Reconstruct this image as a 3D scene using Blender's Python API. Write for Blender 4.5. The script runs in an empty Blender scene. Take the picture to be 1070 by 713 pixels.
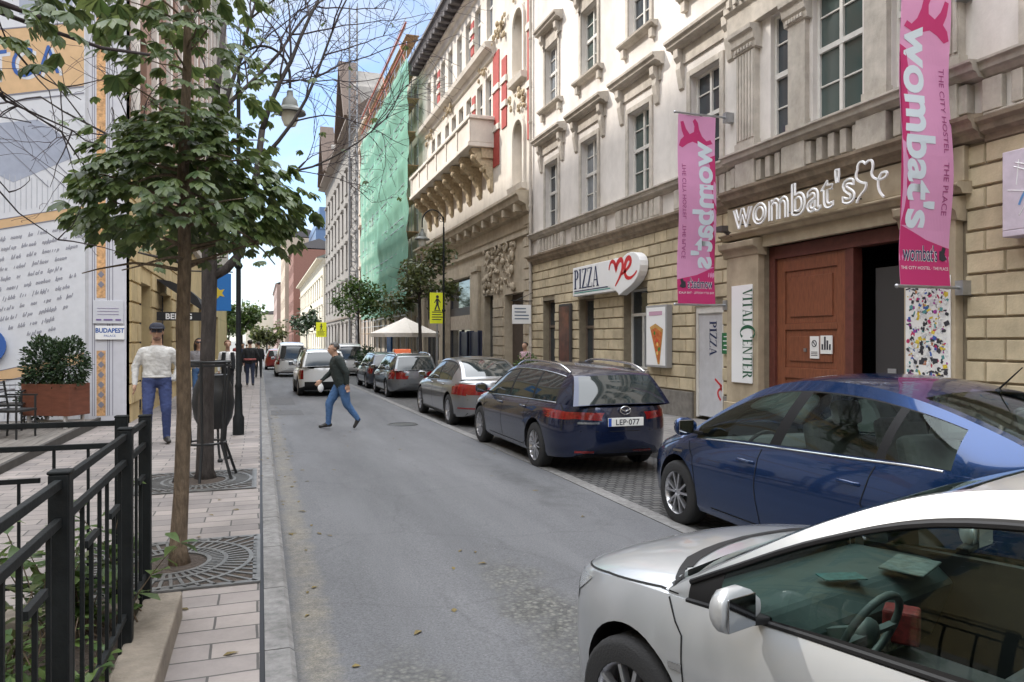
import bpy, bmesh, math, random
from mathutils import Vector, Matrix, noise
from mathutils.bvhtree import BVHTree
R = math.radians
SC = bpy.context.scene
COL = SC.collection

# ------------------------------------------------------------------ camera, sky, sun, exposure
CZ = 1.72
cam = bpy.data.cameras.new('camera')
cam.sensor_width = 36.0
cam.lens = 36.0 * 760.0 / 1070.0
cam.shift_y = -1.5 / 1070.0
cam.clip_start = 0.05
cam.clip_end = 3000
camo = bpy.data.objects.new('camera', cam)
COL.objects.link(camo)
camo.location = (0, 0, CZ)
camo.rotation_euler = (R(90), 0, -math.atan(263 / 760))
SC.camera = camo

SUN_EL, SUN_AZ = 42.0, -52.0        # azimuth measured from +Y (street direction), negative is to the left
world = bpy.data.worlds.new('World')
SC.world = world
world.use_nodes = True
wn, wl = world.node_tree.nodes, world.node_tree.links
wn.clear()
wo = wn.new('ShaderNodeOutputWorld')
bg = wn.new('ShaderNodeBackground')
sky = wn.new('ShaderNodeTexSky')
sky.sky_type = 'NISHITA'
sky.sun_disc = False
sky.sun_elevation = R(SUN_EL)
sky.sun_rotation = R(SUN_AZ)
sky.air_density = 1.0
sky.dust_density = 0.6
sky.ozone_density = 1.5
sky_dim = wn.new('ShaderNodeMix')          # whole clear sky dimmed to stay blue; overhead clouds carry the light
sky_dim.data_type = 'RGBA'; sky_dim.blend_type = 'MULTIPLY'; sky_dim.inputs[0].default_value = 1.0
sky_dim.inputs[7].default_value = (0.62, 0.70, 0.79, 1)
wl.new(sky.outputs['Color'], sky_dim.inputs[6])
tc = wn.new('ShaderNodeTexCoord')
mp = wn.new('ShaderNodeMapping')
mp.inputs['Scale'].default_value = (1.0, 1.0, 1.9)
mp.inputs['Location'].default_value = (0.35, 0.1, 0.2)
nz = wn.new('ShaderNodeTexNoise')
nz.inputs['Scale'].default_value = 2.3
nz.inputs['Detail'].default_value = 9
nz.inputs['Roughness'].default_value = 0.56
nz.inputs['Distortion'].default_value = 0.4
wl.new(tc.outputs['Generated'], mp.inputs['Vector'])
wl.new(mp.outputs['Vector'], nz.inputs['Vector'])
wsep = wn.new('ShaderNodeSeparateXYZ')
wl.new(tc.outputs['Generated'], wsep.inputs[0])
high = wn.new('ShaderNodeMapRange')        # bright cloud deck added overhead, above the view, to lift the street shade
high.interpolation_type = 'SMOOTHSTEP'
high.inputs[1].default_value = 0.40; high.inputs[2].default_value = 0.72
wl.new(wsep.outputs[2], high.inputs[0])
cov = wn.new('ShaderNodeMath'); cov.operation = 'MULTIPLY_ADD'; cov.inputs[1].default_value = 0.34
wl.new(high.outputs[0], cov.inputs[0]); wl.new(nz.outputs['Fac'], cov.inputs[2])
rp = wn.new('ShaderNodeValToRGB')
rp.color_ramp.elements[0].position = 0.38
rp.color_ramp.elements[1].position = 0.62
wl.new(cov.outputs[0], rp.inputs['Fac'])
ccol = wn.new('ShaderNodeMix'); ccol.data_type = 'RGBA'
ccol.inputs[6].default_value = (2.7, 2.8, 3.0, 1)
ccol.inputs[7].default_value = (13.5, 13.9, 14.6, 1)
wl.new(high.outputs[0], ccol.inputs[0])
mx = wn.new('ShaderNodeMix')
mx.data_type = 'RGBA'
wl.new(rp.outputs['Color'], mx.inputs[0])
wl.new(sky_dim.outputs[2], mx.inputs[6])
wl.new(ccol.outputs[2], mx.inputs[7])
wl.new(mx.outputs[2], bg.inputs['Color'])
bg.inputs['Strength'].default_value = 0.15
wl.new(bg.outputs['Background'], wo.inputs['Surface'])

sun = bpy.data.lights.new('sun', 'SUN')
sun.energy = 2.3
sun.angle = R(2.5)
sun.color = (1.0, 0.94, 0.86)
suno = bpy.data.objects.new('sun', sun)
COL.objects.link(suno)
_az, _el = R(SUN_AZ), R(SUN_EL)
_sd = Vector((math.sin(_az) * math.cos(_el), math.cos(_az) * math.cos(_el), math.sin(_el)))
suno.rotation_euler = (-_sd).to_track_quat('-Z', 'Y').to_euler()
suno.location = _sd * 60

SC.view_settings.view_transform = 'Standard'
SC.view_settings.look = 'None'
SC.view_settings.gamma = 1.0
SC.view_settings.use_curve_mapping = False
SC.view_settings.exposure = 1.2
SC.render.engine = 'CYCLES'
SC.cycles.max_bounces = 7
SC.cycles.transparent_max_bounces = 10

# ------------------------------------------------------------------ helpers
def gslope(y):
    return -0.009 * max(0.0, y - 9.0) if y < 400 else -0.009 * 391
def gz(x, y):
    """height of the ground: pavement left of the kerb, the road falling to the right, far pavement"""
    s = gslope(y)
    if x < 0.2: return 0.10 + s
    if x < 5.8: return -0.02 * (x - 0.2) + s
    return -0.01 + s

def tag(o, label=None, cat=None, group=None, kind=None):
    if label: o['label'] = label
    if cat: o['category'] = cat
    if group: o['group'] = group
    if kind: o['kind'] = kind
    return o
def thing(name, label, cat, loc=(0, 0, 0), rz=0.0, group=None):
    o = bpy.data.objects.new(name, None)
    o.empty_display_size = 0.2
    COL.objects.link(o)
    o.location = loc
    o.rotation_euler = (0, 0, rz)
    return tag(o, label, cat, group)
def dup(o, parent=None):
    c = o.copy()
    COL.objects.link(c)
    if parent is not None: c.parent = parent
    for ch in list(KIDS.get(o.name, [])):
        d = dup(ch, c)
        KIDS.setdefault(c.name, []).append(d)
    return c
KIDS = {}

class MB:
    """collects faces of one mesh"""
    def __init__(s): s.v = []; s.f = []; s.m = []; s.mi = 0
    def add(s, vs, fs):
        b = len(s.v)
        s.v += [tuple(p) for p in vs]
        for f in fs:
            s.f.append([b + i for i in f]); s.m.append(s.mi)
        return s
    def box(s, x0, x1, y0, y1, z0, z1):
        if x0 > x1: x0, x1 = x1, x0
        if y0 > y1: y0, y1 = y1, y0
        if z0 > z1: z0, z1 = z1, z0
        return s.add([(x0,y0,z0),(x1,y0,z0),(x1,y1,z0),(x0,y1,z0),(x0,y0,z1),(x1,y0,z1),(x1,y1,z1),(x0,y1,z1)],
                     [(0,3,2,1),(4,5,6,7),(0,1,5,4),(1,2,6,5),(2,3,7,6),(3,0,4,7)])
    def obox(s, c, ax, ay, az, hx, hy, hz):
        c = Vector(c); ax = Vector(ax).normalized() * hx; ay = Vector(ay).normalized() * hy; az = Vector(az).normalized() * hz
        vs = [c + ax * i + ay * j + az * k for k in (-1, 1) for (i, j) in ((-1,-1),(1,-1),(1,1),(-1,1))]
        return s.add(vs, [(0,3,2,1),(4,5,6,7),(0,1,5,4),(1,2,6,5),(2,3,7,6),(3,0,4,7)])
    def bar(s, a, b, w, h=None, up=(0, 0, 1)):
        a = Vector(a); b = Vector(b); d = b - a; h = h or w
        up = Vector(up)
        if abs(d.normalized().dot(up)) > 0.98: up = Vector((0, 1, 0))
        x = d.cross(up).normalized(); y = x.cross(d).normalized()
        return s.obox((a + b) / 2, d, x, y, d.length / 2, w / 2, h / 2)
    def tube(s, pts, r, n=8, caps=True):
        pts = [Vector(p) for p in pts]
        if not isinstance(r, (list, tuple)): r = [r] * len(pts)
        b = len(s.v); rings = []
        ref = None
        for i, p in enumerate(pts):
            d = (pts[min(i + 1, len(pts) - 1)] - pts[max(i - 1, 0)])
            if d.length < 1e-9: d = Vector((0, 0, 1))
            d.normalize()
            if ref is None:
                ref = Vector((0, 0, 1)) if abs(d.z) < 0.9 else Vector((1, 0, 0))
            x = (ref - d * ref.dot(d))
            if x.length < 1e-6: x = d.orthogonal()
            x.normalize(); y = d.cross(x); ref = x
            for k in range(n):
                a = 2 * math.pi * k / n
                s.v.append(tuple(p + (x * math.cos(a) + y * math.sin(a)) * r[i]))
        for i in range(len(pts) - 1):
            for k in range(n):
                s.f.append([b + i * n + k, b + i * n + (k + 1) % n, b + (i + 1) * n + (k + 1) % n, b + (i + 1) * n + k]); s.m.append(s.mi)
        if caps:
            s.f.append([b + k for k in range(n)][::-1]); s.m.append(s.mi)
            s.f.append([b + (len(pts) - 1) * n + k for k in range(n)]); s.m.append(s.mi)
        return s
    def lathe(s, prof, c=(0, 0, 0), n=24, axis='z'):
        b = len(s.v); c = Vector(c)
        for (r, h) in prof:
            for k in range(n):
                a = 2 * math.pi * k / n
                p = (r * math.cos(a), r * math.sin(a), h) if axis == 'z' else (r * math.cos(a), h, r * math.sin(a))
                s.v.append(tuple(c + Vector(p)))
        for i in range(len(prof) - 1):
            for k in range(n):
                f = [b + i * n + k, b + i * n + (k + 1) % n, b + (i + 1) * n + (k + 1) % n, b + (i + 1) * n + k]
                s.f.append(f if axis == 'z' else f[::-1]); s.m.append(s.mi)
        return s
    def prism(s, poly, d):
        """poly: list of 3D points (planar), extruded by vector d"""
        n = len(poly); d = Vector(d)
        vs = [Vector(p) for p in poly] + [Vector(p) + d for p in poly]
        return s.add(vs, [list(range(n))[::-1], list(range(n, 2 * n))] + [(i, (i + 1) % n, n + (i + 1) % n, n + i) for i in range(n)])
    def ball(s, c, rx, ry=None, rz=None, nu=12, nv=8):
        ry = ry or rx; rz = rz or rx; b = len(s.v)
        for j in range(nv + 1):
            ph = math.pi * j / nv
            for i in range(nu):
                th = 2 * math.pi * i / nu
                s.v.append((c[0] + rx * math.sin(ph) * math.cos(th), c[1] + ry * math.sin(ph) * math.sin(th), c[2] - rz * math.cos(ph)))
        for j in range(nv):
            for i in range(nu):
                s.f.append([b + j * nu + i, b + j * nu + (i + 1) % nu, b + (j + 1) * nu + (i + 1) % nu, b + (j + 1) * nu + i]); s.m.append(s.mi)
        return s
    def mesh(s, me, mat=None):
        M = mat or Matrix()
        b = len(s.v)
        s.v += [tuple(M @ v.co) for v in me.vertices]
        for p in me.polygons:
            s.f.append([b + i for i in p.vertices]); s.m.append(s.mi)
        return s
    def to_mesh(s, name='mesh', clean=False):
        me = bpy.data.meshes.new(name)
        me.from_pydata(s.v, [], s.f)
        me.polygons.foreach_set('material_index', s.m)
        if clean:
            bm = bmesh.new(); bm.from_mesh(me)
            bmesh.ops.remove_doubles(bm, verts=bm.verts, dist=1e-5)
            bmesh.ops.dissolve_degenerate(bm, dist=1e-6, edges=bm.edges)
            bmesh.ops.recalc_face_normals(bm, faces=bm.faces)
            bm.to_mesh(me); bm.free()
        me.update()
        return me
    def build(s, name, mats, parent=None, smooth=False, bevel=0, angle=40, clean=False):
        return link(name, s.to_mesh(name, clean), mats, parent, smooth, bevel, angle)

def link(name, me, mats, parent=None, smooth=False, bevel=0, angle=40):
    if not isinstance(mats, (list, tuple)): mats = [mats]
    if len(me.materials): me.materials.clear()
    for m in mats: me.materials.append(m)
    if smooth:
        me.polygons.foreach_set('use_smooth', [True] * len(me.polygons))
        if angle < 180:
            me.set_sharp_from_angle(angle=R(angle))
    o = bpy.data.objects.new(name, me)
    COL.objects.link(o)
    if parent is not None:
        o.parent = parent
        KIDS.setdefault(parent.name, []).append(o)
        if parent.type == 'EMPTY' or True:
            pass
    if bevel:
        b = o.modifiers.new('bevel', 'BEVEL')
        b.width = bevel; b.segments = 2; b.limit_method = 'ANGLE'; b.angle_limit = R(40)
    return o

def text_mesh(body, size=1.0, align='CENTER', extrude=0.0, offset=0.0, spacing=1.0, shear=0.0):
    cu = bpy.data.curves.new('lettering', 'FONT')
    cu.body = body; cu.size = size; cu.align_x = align; cu.extrude = extrude; cu.offset = offset
    cu.space_character = spacing; cu.shear = shear; cu.resolution_u = 4
    o = bpy.data.objects.new('lettering', cu)
    COL.objects.link(o)
    dg = bpy.context.evaluated_depsgraph_get()
    me = bpy.data.meshes.new_from_object(o.evaluated_get(dg))
    bpy.data.objects.remove(o); bpy.data.curves.remove(cu)
    return me
def frame(o, x, y):
    """4x4 putting a text's x along x, its up along y, its face along x cross y"""
    x = Vector(x); y = Vector(y); z = x.cross(y)
    z.normalize()
    M = Matrix.Identity(4)
    for i in range(3):
        M[i][0] = x[i]; M[i][1] = y[i]; M[i][2] = z[i]; M[i][3] = o[i]
    return M
def apply_mods(o):
    dg = bpy.context.evaluated_depsgraph_get()
    me = bpy.data.meshes.new_from_object(o.evaluated_get(dg))
    o.modifiers.clear(); o.data = me
    return o
def interp(pts, x):
    """monotone-ish smooth interpolation through (x, value) pairs sorted by x"""
    if x <= pts[0][0]: return pts[0][1]
    if x >= pts[-1][0]: return pts[-1][1]
    for i in range(len(pts) - 1):
        x0, y0 = pts[i]; x1, y1 = pts[i + 1]
        if x0 <= x <= x1:
            h = x1 - x0; t = (x - x0) / h; d = (y1 - y0) / h
            def slope(k):
                if k == 0: return (pts[1][1] - pts[0][1]) / (pts[1][0] - pts[0][0])
                if k == len(pts) - 1: return (pts[-1][1] - pts[-2][1]) / (pts[-1][0] - pts[-2][0])
                a = (pts[k][1] - pts[k-1][1]) / (pts[k][0] - pts[k-1][0]); b = (pts[k+1][1] - pts[k][1]) / (pts[k+1][0] - pts[k][0])
                if a * b <= 0: return 0.0
                return 2 * a * b / (a + b)
            m0, m1 = slope(i), slope(i + 1)
            return (2*t**3-3*t*t+1)*y0 + (t**3-2*t*t+t)*h*m0 + (-2*t**3+3*t*t)*y1 + (t**3-t*t)*h*m1

# ------------------------------------------------------------------ materials
def _mat(name):
    m = bpy.data.materials.new(name); m.use_nodes = True
    n, l = m.node_tree.nodes, m.node_tree.links
    return m, n, l, n['Principled BSDF']
def mat(name, col, rough=0.6, metal=0.0, var=0.0, vscale=6.0, bump=0.0, bscale=40.0, coat=0.0, col2=None, spec=0.5, dirt=0.0, stretch=(1,1,1), emit=0, island=0.0):
    m, n, l, p = _mat(name)
    p.inputs['Roughness'].default_value = rough
    p.inputs['Metallic'].default_value = metal
    p.inputs['Coat Weight'].default_value = coat
    p.inputs['Coat Roughness'].default_value = 0.04
    p.inputs['Specular IOR Level'].default_value = spec
    c = (*col, 1)
    p.inputs['Base Color'].default_value = c
    t = n.new('ShaderNodeTexCoord'); mp = n.new('ShaderNodeMapping')
    mp.inputs['Scale'].default_value = stretch
    l.new(t.outputs['Object'], mp.inputs['Vector'])
    cur = None
    if var or col2:
        z = n.new('ShaderNodeTexNoise'); z.inputs['Scale'].default_value = vscale; z.inputs['Detail'].default_value = 8; z.inputs['Roughness'].default_value = 0.62
        l.new(mp.outputs['Vector'], z.inputs['Vector'])
        r = n.new('ShaderNodeValToRGB')
        r.color_ramp.elements[0].position = 0.3; r.color_ramp.elements[1].position = 0.7
        k = 1 - var; k2 = 1 + var * 0.6
        r.color_ramp.elements[0].color = (*[v * k for v in col], 1)
        r.color_ramp.elements[1].color = (*(col2 if col2 else [min(1, v * k2) for v in col]), 1)
        l.new(z.outputs['Fac'], r.inputs['Fac'])
        cur = r.outputs['Color']
    if dirt:
        z2 = n.new('ShaderNodeTexNoise'); z2.inputs['Scale'].default_value = 0.9; z2.inputs['Detail'].default_value = 10; z2.inputs['Roughness'].default_value = 0.7
        mp2 = n.new('ShaderNodeMapping'); mp2.inputs['Scale'].default_value = (1, 1, 0.35)
        l.new(t.outputs['Object'], mp2.inputs['Vector']); l.new(mp2.outputs['Vector'], z2.inputs['Vector'])
        r2 = n.new('ShaderNodeValToRGB'); r2.color_ramp.elements[0].position = 0.42; r2.color_ramp.elements[1].position = 0.72
        r2.color_ramp.elements[0].color = (1, 1, 1, 1); r2.color_ramp.elements[1].color = (1 - dirt, 1 - dirt * 1.04, 1 - dirt * 1.1, 1)
        l.new(z2.outputs['Fac'], r2.inputs['Fac'])
        mm = n.new('ShaderNodeMix'); mm.data_type = 'RGBA'; mm.blend_type = 'MULTIPLY'; mm.inputs[0].default_value = 1
        if cur is not None: l.new(cur, mm.inputs[6])
        else: mm.inputs[6].default_value = c
        l.new(r2.outputs['Color'], mm.inputs[7]); cur = mm.outputs[2]
    if island:
        g = n.new('ShaderNodeNewGeometry'); mr = n.new('ShaderNodeMapRange')
        mr.inputs[3].default_value = 1 - island; mr.inputs[4].default_value = 1 + island
        l.new(g.outputs['Random Per Island'], mr.inputs[0])
        mm = n.new('ShaderNodeMix'); mm.data_type = 'RGBA'; mm.blend_type = 'MULTIPLY'; mm.inputs[0].default_value = 1
        if cur is not None: l.new(cur, mm.inputs[6])
        else: mm.inputs[6].default_value = c
        l.new(mr.outputs[0], mm.inputs[7]); cur = mm.outputs[2]
    if cur is not None: l.new(cur, p.inputs['Base Color'])
    if bump:
        z3 = n.new('ShaderNodeTexNoise'); z3.inputs['Scale'].default_value = bscale; z3.inputs['Detail'].default_value = 6
        l.new(mp.outputs['Vector'], z3.inputs['Vector'])
        b = n.new('ShaderNodeBump'); b.inputs['Strength'].default_value = bump; b.inputs['Distance'].default_value = 0.02
        l.new(z3.outputs['Fac'], b.inputs['Height']); l.new(b.outputs['Normal'], p.inputs['Normal'])
    if emit:
        p.inputs['Emission Color'].default_value = c; p.inputs['Emission Strength'].default_value = emit
    return m
def glass_clear(name, tint=(0.75, 0.85, 0.8), refl=1.0):
    m = bpy.data.materials.new(name); m.use_nodes = True
    n, l = m.node_tree.nodes, m.node_tree.links
    n.clear()
    o = n.new('ShaderNodeOutputMaterial'); mix = n.new('ShaderNodeMixShader'); tr = n.new('ShaderNodeBsdfTransparent'); gl = n.new('ShaderNodeBsdfGlossy')
    fr = n.new('ShaderNodeFresnel'); fr.inputs['IOR'].default_value = 1.5
    mul = n.new('ShaderNodeMath'); mul.operation = 'MULTIPLY'; mul.inputs[1].default_value = 1.7 * refl; mul.use_clamp = True
    tr.inputs['Color'].default_value = (*tint, 1); gl.inputs['Roughness'].default_value = 0.02; gl.inputs['Color'].default_value = (0.9, 1.0, 0.97, 1)
    l.new(fr.outputs[0], mul.inputs[0]); l.new(mul.outputs[0], mix.inputs[0]); l.new(tr.outputs[0], mix.inputs[1]); l.new(gl.outputs[0], mix.inputs[2]); l.new(mix.outputs[0], o.inputs[0])
    return m
def mat_bricks(name, c1, c2, mortar, bw, rh, off=0.5, msize=0.012, rough=0.75, bump=0.35, plane='xy', var=0.25, rot=0.0, smooth=0.1):
    m, n, l, p = _mat(name)
    p.inputs['Roughness'].default_value = rough
    t = n.new('ShaderNodeTexCoord'); sep = n.new('ShaderNodeSeparateXYZ'); com = n.new('ShaderNodeCombineXYZ')
    l.new(t.outputs['Object'], sep.inputs[0])
    a = {'xy': (0, 1), 'yx': (1, 0), 'yz': (1, 2), 'xz': (0, 2)}[plane]
    l.new(sep.outputs[a[0]], com.inputs[0]); l.new(sep.outputs[a[1]], com.inputs[1])
    b = n.new('ShaderNodeTexBrick'); b.offset = off; b.squash = 1
    b.inputs['Scale'].default_value = 1; b.inputs['Brick Width'].default_value = bw; b.inputs['Row Height'].default_value = rh
    b.inputs['Mortar Size'].default_value = msize; b.inputs['Mortar Smooth'].default_value = smooth; b.inputs['Bias'].default_value = 0
    b.inputs['Color1'].default_value = (*c1, 1); b.inputs['Color2'].default_value = (*c2, 1); b.inputs['Mortar'].default_value = (*mortar, 1)
    src = com.outputs[0]
    if rot:
        mp = n.new('ShaderNodeMapping'); mp.inputs['Rotation'].default_value = (0, 0, rot); l.new(src, mp.inputs[0]); src = mp.outputs[0]
    # slightly wobbly joints
    zw = n.new('ShaderNodeTexNoise'); zw.inputs['Scale'].default_value = 2.2; zw.inputs['Detail'].default_value = 3
    l.new(t.outputs['Object'], zw.inputs['Vector'])
    sub = n.new('ShaderNodeVectorMath'); sub.operation = 'MULTIPLY_ADD'; sub.inputs[1].default_value = (0.03, 0.03, 0); l.new(zw.outputs['Color'], sub.inputs[0]); l.new(src, sub.inputs[2])
    l.new(sub.outputs[0], b.inputs['Vector'])
    z = n.new('ShaderNodeTexNoise'); z.inputs['Scale'].default_value = 1.3; z.inputs['Detail'].default_value = 12; z.inputs['Roughness'].default_value = 0.7
    l.new(t.outputs['Object'], z.inputs['Vector'])
    r = n.new('ShaderNodeValToRGB'); r.color_ramp.elements[0].position = 0.3; r.color_ramp.elements[1].position = 0.72
    r.color_ramp.elements[0].color = (1 - var, 1 - var, 1 - var, 1); r.color_ramp.elements[1].color = (1 + var * .3,) * 3 + (1,)
    l.new(z.outputs['Fac'], r.inputs['Fac'])
    mm = n.new('ShaderNodeMix'); mm.data_type = 'RGBA'; mm.blend_type = 'MULTIPLY'; mm.inputs[0].default_value = 1
    l.new(b.outputs['Color'], mm.inputs[6]); l.new(r.outputs['Color'], mm.inputs[7]); l.new(mm.outputs[2], p.inputs['Base Color'])
    z3 = n.new('ShaderNodeTexNoise'); z3.inputs['Scale'].default_value = 60; z3.inputs['Detail'].default_value = 4; l.new(t.outputs['Object'], z3.inputs['Vector'])
    ad = n.new('ShaderNodeMath'); ad.operation = 'MULTIPLY_ADD'; ad.inputs[1].default_value = -1.0
    l.new(b.outputs['Fac'], ad.inputs[0]); 
    ms = n.new('ShaderNodeMath'); ms.operation = 'MULTIPLY'; ms.inputs[1].default_value = 0.3; l.new(z3.outputs['Fac'], ms.inputs[0]); l.new(ms.outputs[0], ad.inputs[2])
    bp = n.new('ShaderNodeBump'); bp.inputs['Strength'].default_value = bump; bp.inputs['Distance'].default_value = 0.012
    l.new(ad.outputs[0], bp.inputs['Height']); l.new(bp.outputs['Normal'], p.inputs['Normal'])
    return m
def mat_asphalt():
    m, n, l, p = _mat('asphalt')
    p.inputs['Roughness'].default_value = 0.78
    t = n.new('ShaderNodeTexCoord')
    def nz(scale, det=8, ro=0.6, vec=None):
        z = n.new('ShaderNodeTexNoise'); z.inputs['Scale'].default_value = scale; z.inputs['Detail'].default_value = det; z.inputs['Roughness'].default_value = ro
        l.new(vec or t.outputs['Object'], z.inputs['Vector']); return z.outputs['Fac']
    def ramp(src, p0, p1, c0, c1):
        r = n.new('ShaderNodeValToRGB'); r.color_ramp.elements[0].position = p0; r.color_ramp.elements[1].position = p1
        r.color_ramp.elements[0].color = (*c0, 1); r.color_ramp.elements[1].color = (*c1, 1); l.new(src, r.inputs['Fac']); return r.outputs['Color']
    def mix(f, a, b, mode='MIX'):
        x = n.new('ShaderNodeMix'); x.data_type = 'RGBA'; x.blend_type = mode
        if isinstance(f, (int, float)): x.inputs[0].default_value = f
        else: l.new(f, x.inputs[0])
        for s, i in ((a, 6), (b, 7)):
            if isinstance(s, tuple): x.inputs[i].default_value = (*s, 1)
            else: l.new(s, x.inputs[i])
        return x.outputs[2]
    mp = n.new('ShaderNodeMapping'); mp.inputs['Scale'].default_value = (1.6, 0.28, 1); l.new(t.outputs['Object'], mp.inputs[0])
    base = ramp(nz(0.55, 10, 0.65, mp.outputs[0]), 0.3, 0.72, (0.072, 0.074, 0.080), (0.122, 0.124, 0.132))
    fine = ramp(nz(70, 5, 0.85), 0.32, 0.7, (0.5, 0.5, 0.5), (1.6, 1.58, 1.55))
    c = mix(1.0, base, fine, 'MULTIPLY')
    # light chips of aggregate
    v = n.new('ShaderNodeTexVoronoi'); v.inputs['Scale'].default_value = 26; l.new(t.outputs['Object'], v.inputs['Vector'])
    chips = ramp(v.outputs['Distance'], 0.06, 0.13, (1, 1, 1), (0, 0, 0))
    pick = ramp(nz(7, 4), 0.56, 0.66, (0, 0, 0), (1, 1, 1))
    ch = mix(1.0, chips, pick, 'MULTIPLY')
    c = mix(ch, c, (0.30, 0.29, 0.27))
    # worn patch with coarse gravel right of the middle, long and narrow
    sep = n.new('ShaderNodeSeparateXYZ'); l.new(t.outputs['Object'], sep.inputs[0])
    def band(src, c0, w):
        a = n.new('ShaderNodeMath'); a.operation = 'SUBTRACT'; a.inputs[1].default_value = c0; l.new(src, a.inputs[0])
        b = n.new('ShaderNodeMath'); b.operation = 'DIVIDE'; b.inputs[1].default_value = w; l.new(a.outputs[0], b.inputs[0])
        e = n.new('ShaderNodeMath'); e.operation = 'MULTIPLY'; l.new(b.outputs[0], e.inputs[0]); l.new(b.outputs[0], e.inputs[1]); return e.outputs[0]
    def patch(cx, wx, cy, wy, thr0, thr1):
        ad = n.new('ShaderNodeMath'); l.new(band(sep.outputs[0], cx, wx), ad.inputs[0]); l.new(band(sep.outputs[1], cy, wy), ad.inputs[1])
        s = n.new('ShaderNodeMath'); s.operation = 'MULTIPLY_ADD'; s.inputs[1].default_value = 2.4; l.new(nz(2.6, 8, 0.7), s.inputs[0]); l.new(ad.outputs[0], s.inputs[2])
        q = n.new('ShaderNodeMath'); q.operation = 'MULTIPLY'; q.inputs[1].default_value = 0.25; l.new(s.outputs[0], q.inputs[0])
        return ramp(q.outputs[0], thr0 / 4, thr1 / 4, (1, 1, 1), (0, 0, 0))
    g = n.new('ShaderNodeTexVoronoi'); g.inputs['Scale'].default_value = 34; l.new(t.outputs['Object'], g.inputs['Vector'])
    bw = n.new('ShaderNodeRGBToBW'); l.new(g.outputs['Color'], bw.inputs[0])
    gravel = mix(1.0, ramp(g.outputs['Distance'], 0.15, 0.6, (0.135, 0.132, 0.12), (0.07, 0.07, 0.068)), ramp(bw.outputs[0], 0.2, 0.8, (0.6, 0.6, 0.6), (1.3, 1.3, 1.25)), 'MULTIPLY')
    c = mix(patch(1.75, 0.40, 4.2, 2.0, 1.1, 1.9), c, gravel)
    c = mix(patch(0.72, 0.4, 3.0, 1.2, 1.2, 2.1), c, gravel)
    worn = mix(1.0, ramp(nz(16, 6, 0.7), 0.3, 0.7, (0.085, 0.078, 0.066), (0.20, 0.185, 0.155)), fine, 'MULTIPLY')
    c = mix(patch(0.30, 0.16, 4.0, 26.0, 1.0, 1.9), c, worn)
    oil = mix(1.0, c, (0.55, 0.55, 0.55), 'MULTIPLY')
    c = mix(patch(3.1, 0.5, 8.5, 3.5, 0.7, 1.5), c, oil)
    # repaired strips
    cr = n.new('ShaderNodeTexVoronoi'); cr.feature = 'DISTANCE_TO_EDGE'; cr.inputs['Scale'].default_value = 0.55; 
    wv = n.new('ShaderNodeVectorMath'); wv.operation = 'MULTIPLY_ADD'; wv.inputs[1].default_value = (0.5, 0.5, 0)
    zc = n.new('ShaderNodeTexNoise'); zc.inputs['Scale'].default_value = 1.6; zc.inputs['Detail'].default_value = 8; l.new(t.outputs['Object'], zc.inputs['Vector'])
    l.new(zc.outputs['Color'], wv.inputs[0]); l.new(t.outputs['Object'], wv.inputs[2]); l.new(wv.outputs[0], cr.inputs['Vector'])
    crack = ramp(cr.outputs['Distance'], 0.002, 0.012, (0.55, 0.55, 0.55), (1, 1, 1))
    c = mix(0.28, c, crack, 'MULTIPLY')
    l.new(c, p.inputs['Base Color'])
    b = n.new('ShaderNodeBump'); b.inputs['Strength'].default_value = 0.5; b.inputs['Distance'].default_value = 0.006
    l.new(nz(120, 3, 0.7), b.inputs['Height']); l.new(b.outputs['Normal'], p.inputs['Normal'])
    rr = ramp(nz(0.8, 8, 0.6, mp.outputs[0]), 0.3, 0.7, (0.62, 0.62, 0.62), (0.88, 0.88, 0.88)); l.new(rr, p.inputs['Roughness'])
    return m

M = {}
M['asphalt'] = mat_asphalt()
M['paving'] = mat_bricks('paving_slabs', (0.30, 0.262, 0.24), (0.20, 0.178, 0.17), (0.075, 0.07, 0.065), 0.46, 0.2, 0.5, 0.007, var=0.38)
M['paving_right'] = mat_bricks('paving_far_side', (0.24, 0.225, 0.21), (0.18, 0.17, 0.165), (0.06, 0.058, 0.055), 0.4, 0.4, 0.5, 0.008, var=0.35)
M['sett'] = mat_bricks('cobble_setts', (0.13, 0.125, 0.12), (0.07, 0.07, 0.072), (0.03, 0.03, 0.03), 0.13, 0.11, 0.5, 0.016, var=0.4, bump=0.9, smooth=0.6)
M['kerb'] = mat('kerb_granite', (0.20, 0.195, 0.19), 0.85, dirt=.3, var=0.4, vscale=14, bump=0.3, bscale=90)
M['gutter'] = mat_bricks('gutter_stones', (0.22, 0.205, 0.18), (0.16, 0.155, 0.145), (0.08, 0.078, 0.07), 0.24, 0.36, 0.0, 0.012, var=0.35, bump=0.4)
M['steel_dark'] = mat('dark_drain_steel', (0.03, 0.03, 0.032), 0.5, 0.6)
M['wall_beige'] = mat('beige_rusticated_render', (0.54, 0.455, 0.31), 0.9, var=0.2, vscale=3, bump=0.25, bscale=30, dirt=0.26, island=0.12)
M['wall_beige_back'] = mat('beige_joint_render', (0.24, 0.20, 0.14), 0.95, var=0.2)
M['wall_white'] = mat('off_white_render', (0.68, 0.64, 0.60), 0.9, var=0.1, vscale=2, bump=0.12, bscale=25, dirt=0.26)
M['trim_grey'] = mat('grey_stone_trim', (0.52, 0.475, 0.415), 0.9, var=0.22, vscale=4, bump=0.2, bscale=35, dirt=0.38)
M['trim_brown'] = mat('brown_weathered_moulding', (0.33, 0.265, 0.195), 0.9, var=0.35, vscale=4, dirt=0.45, bump=0.2)
M['portal'] = mat('taupe_portal_render', (0.43, 0.355, 0.25), 0.85, var=0.2, vscale=3, dirt=0.3)
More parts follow.
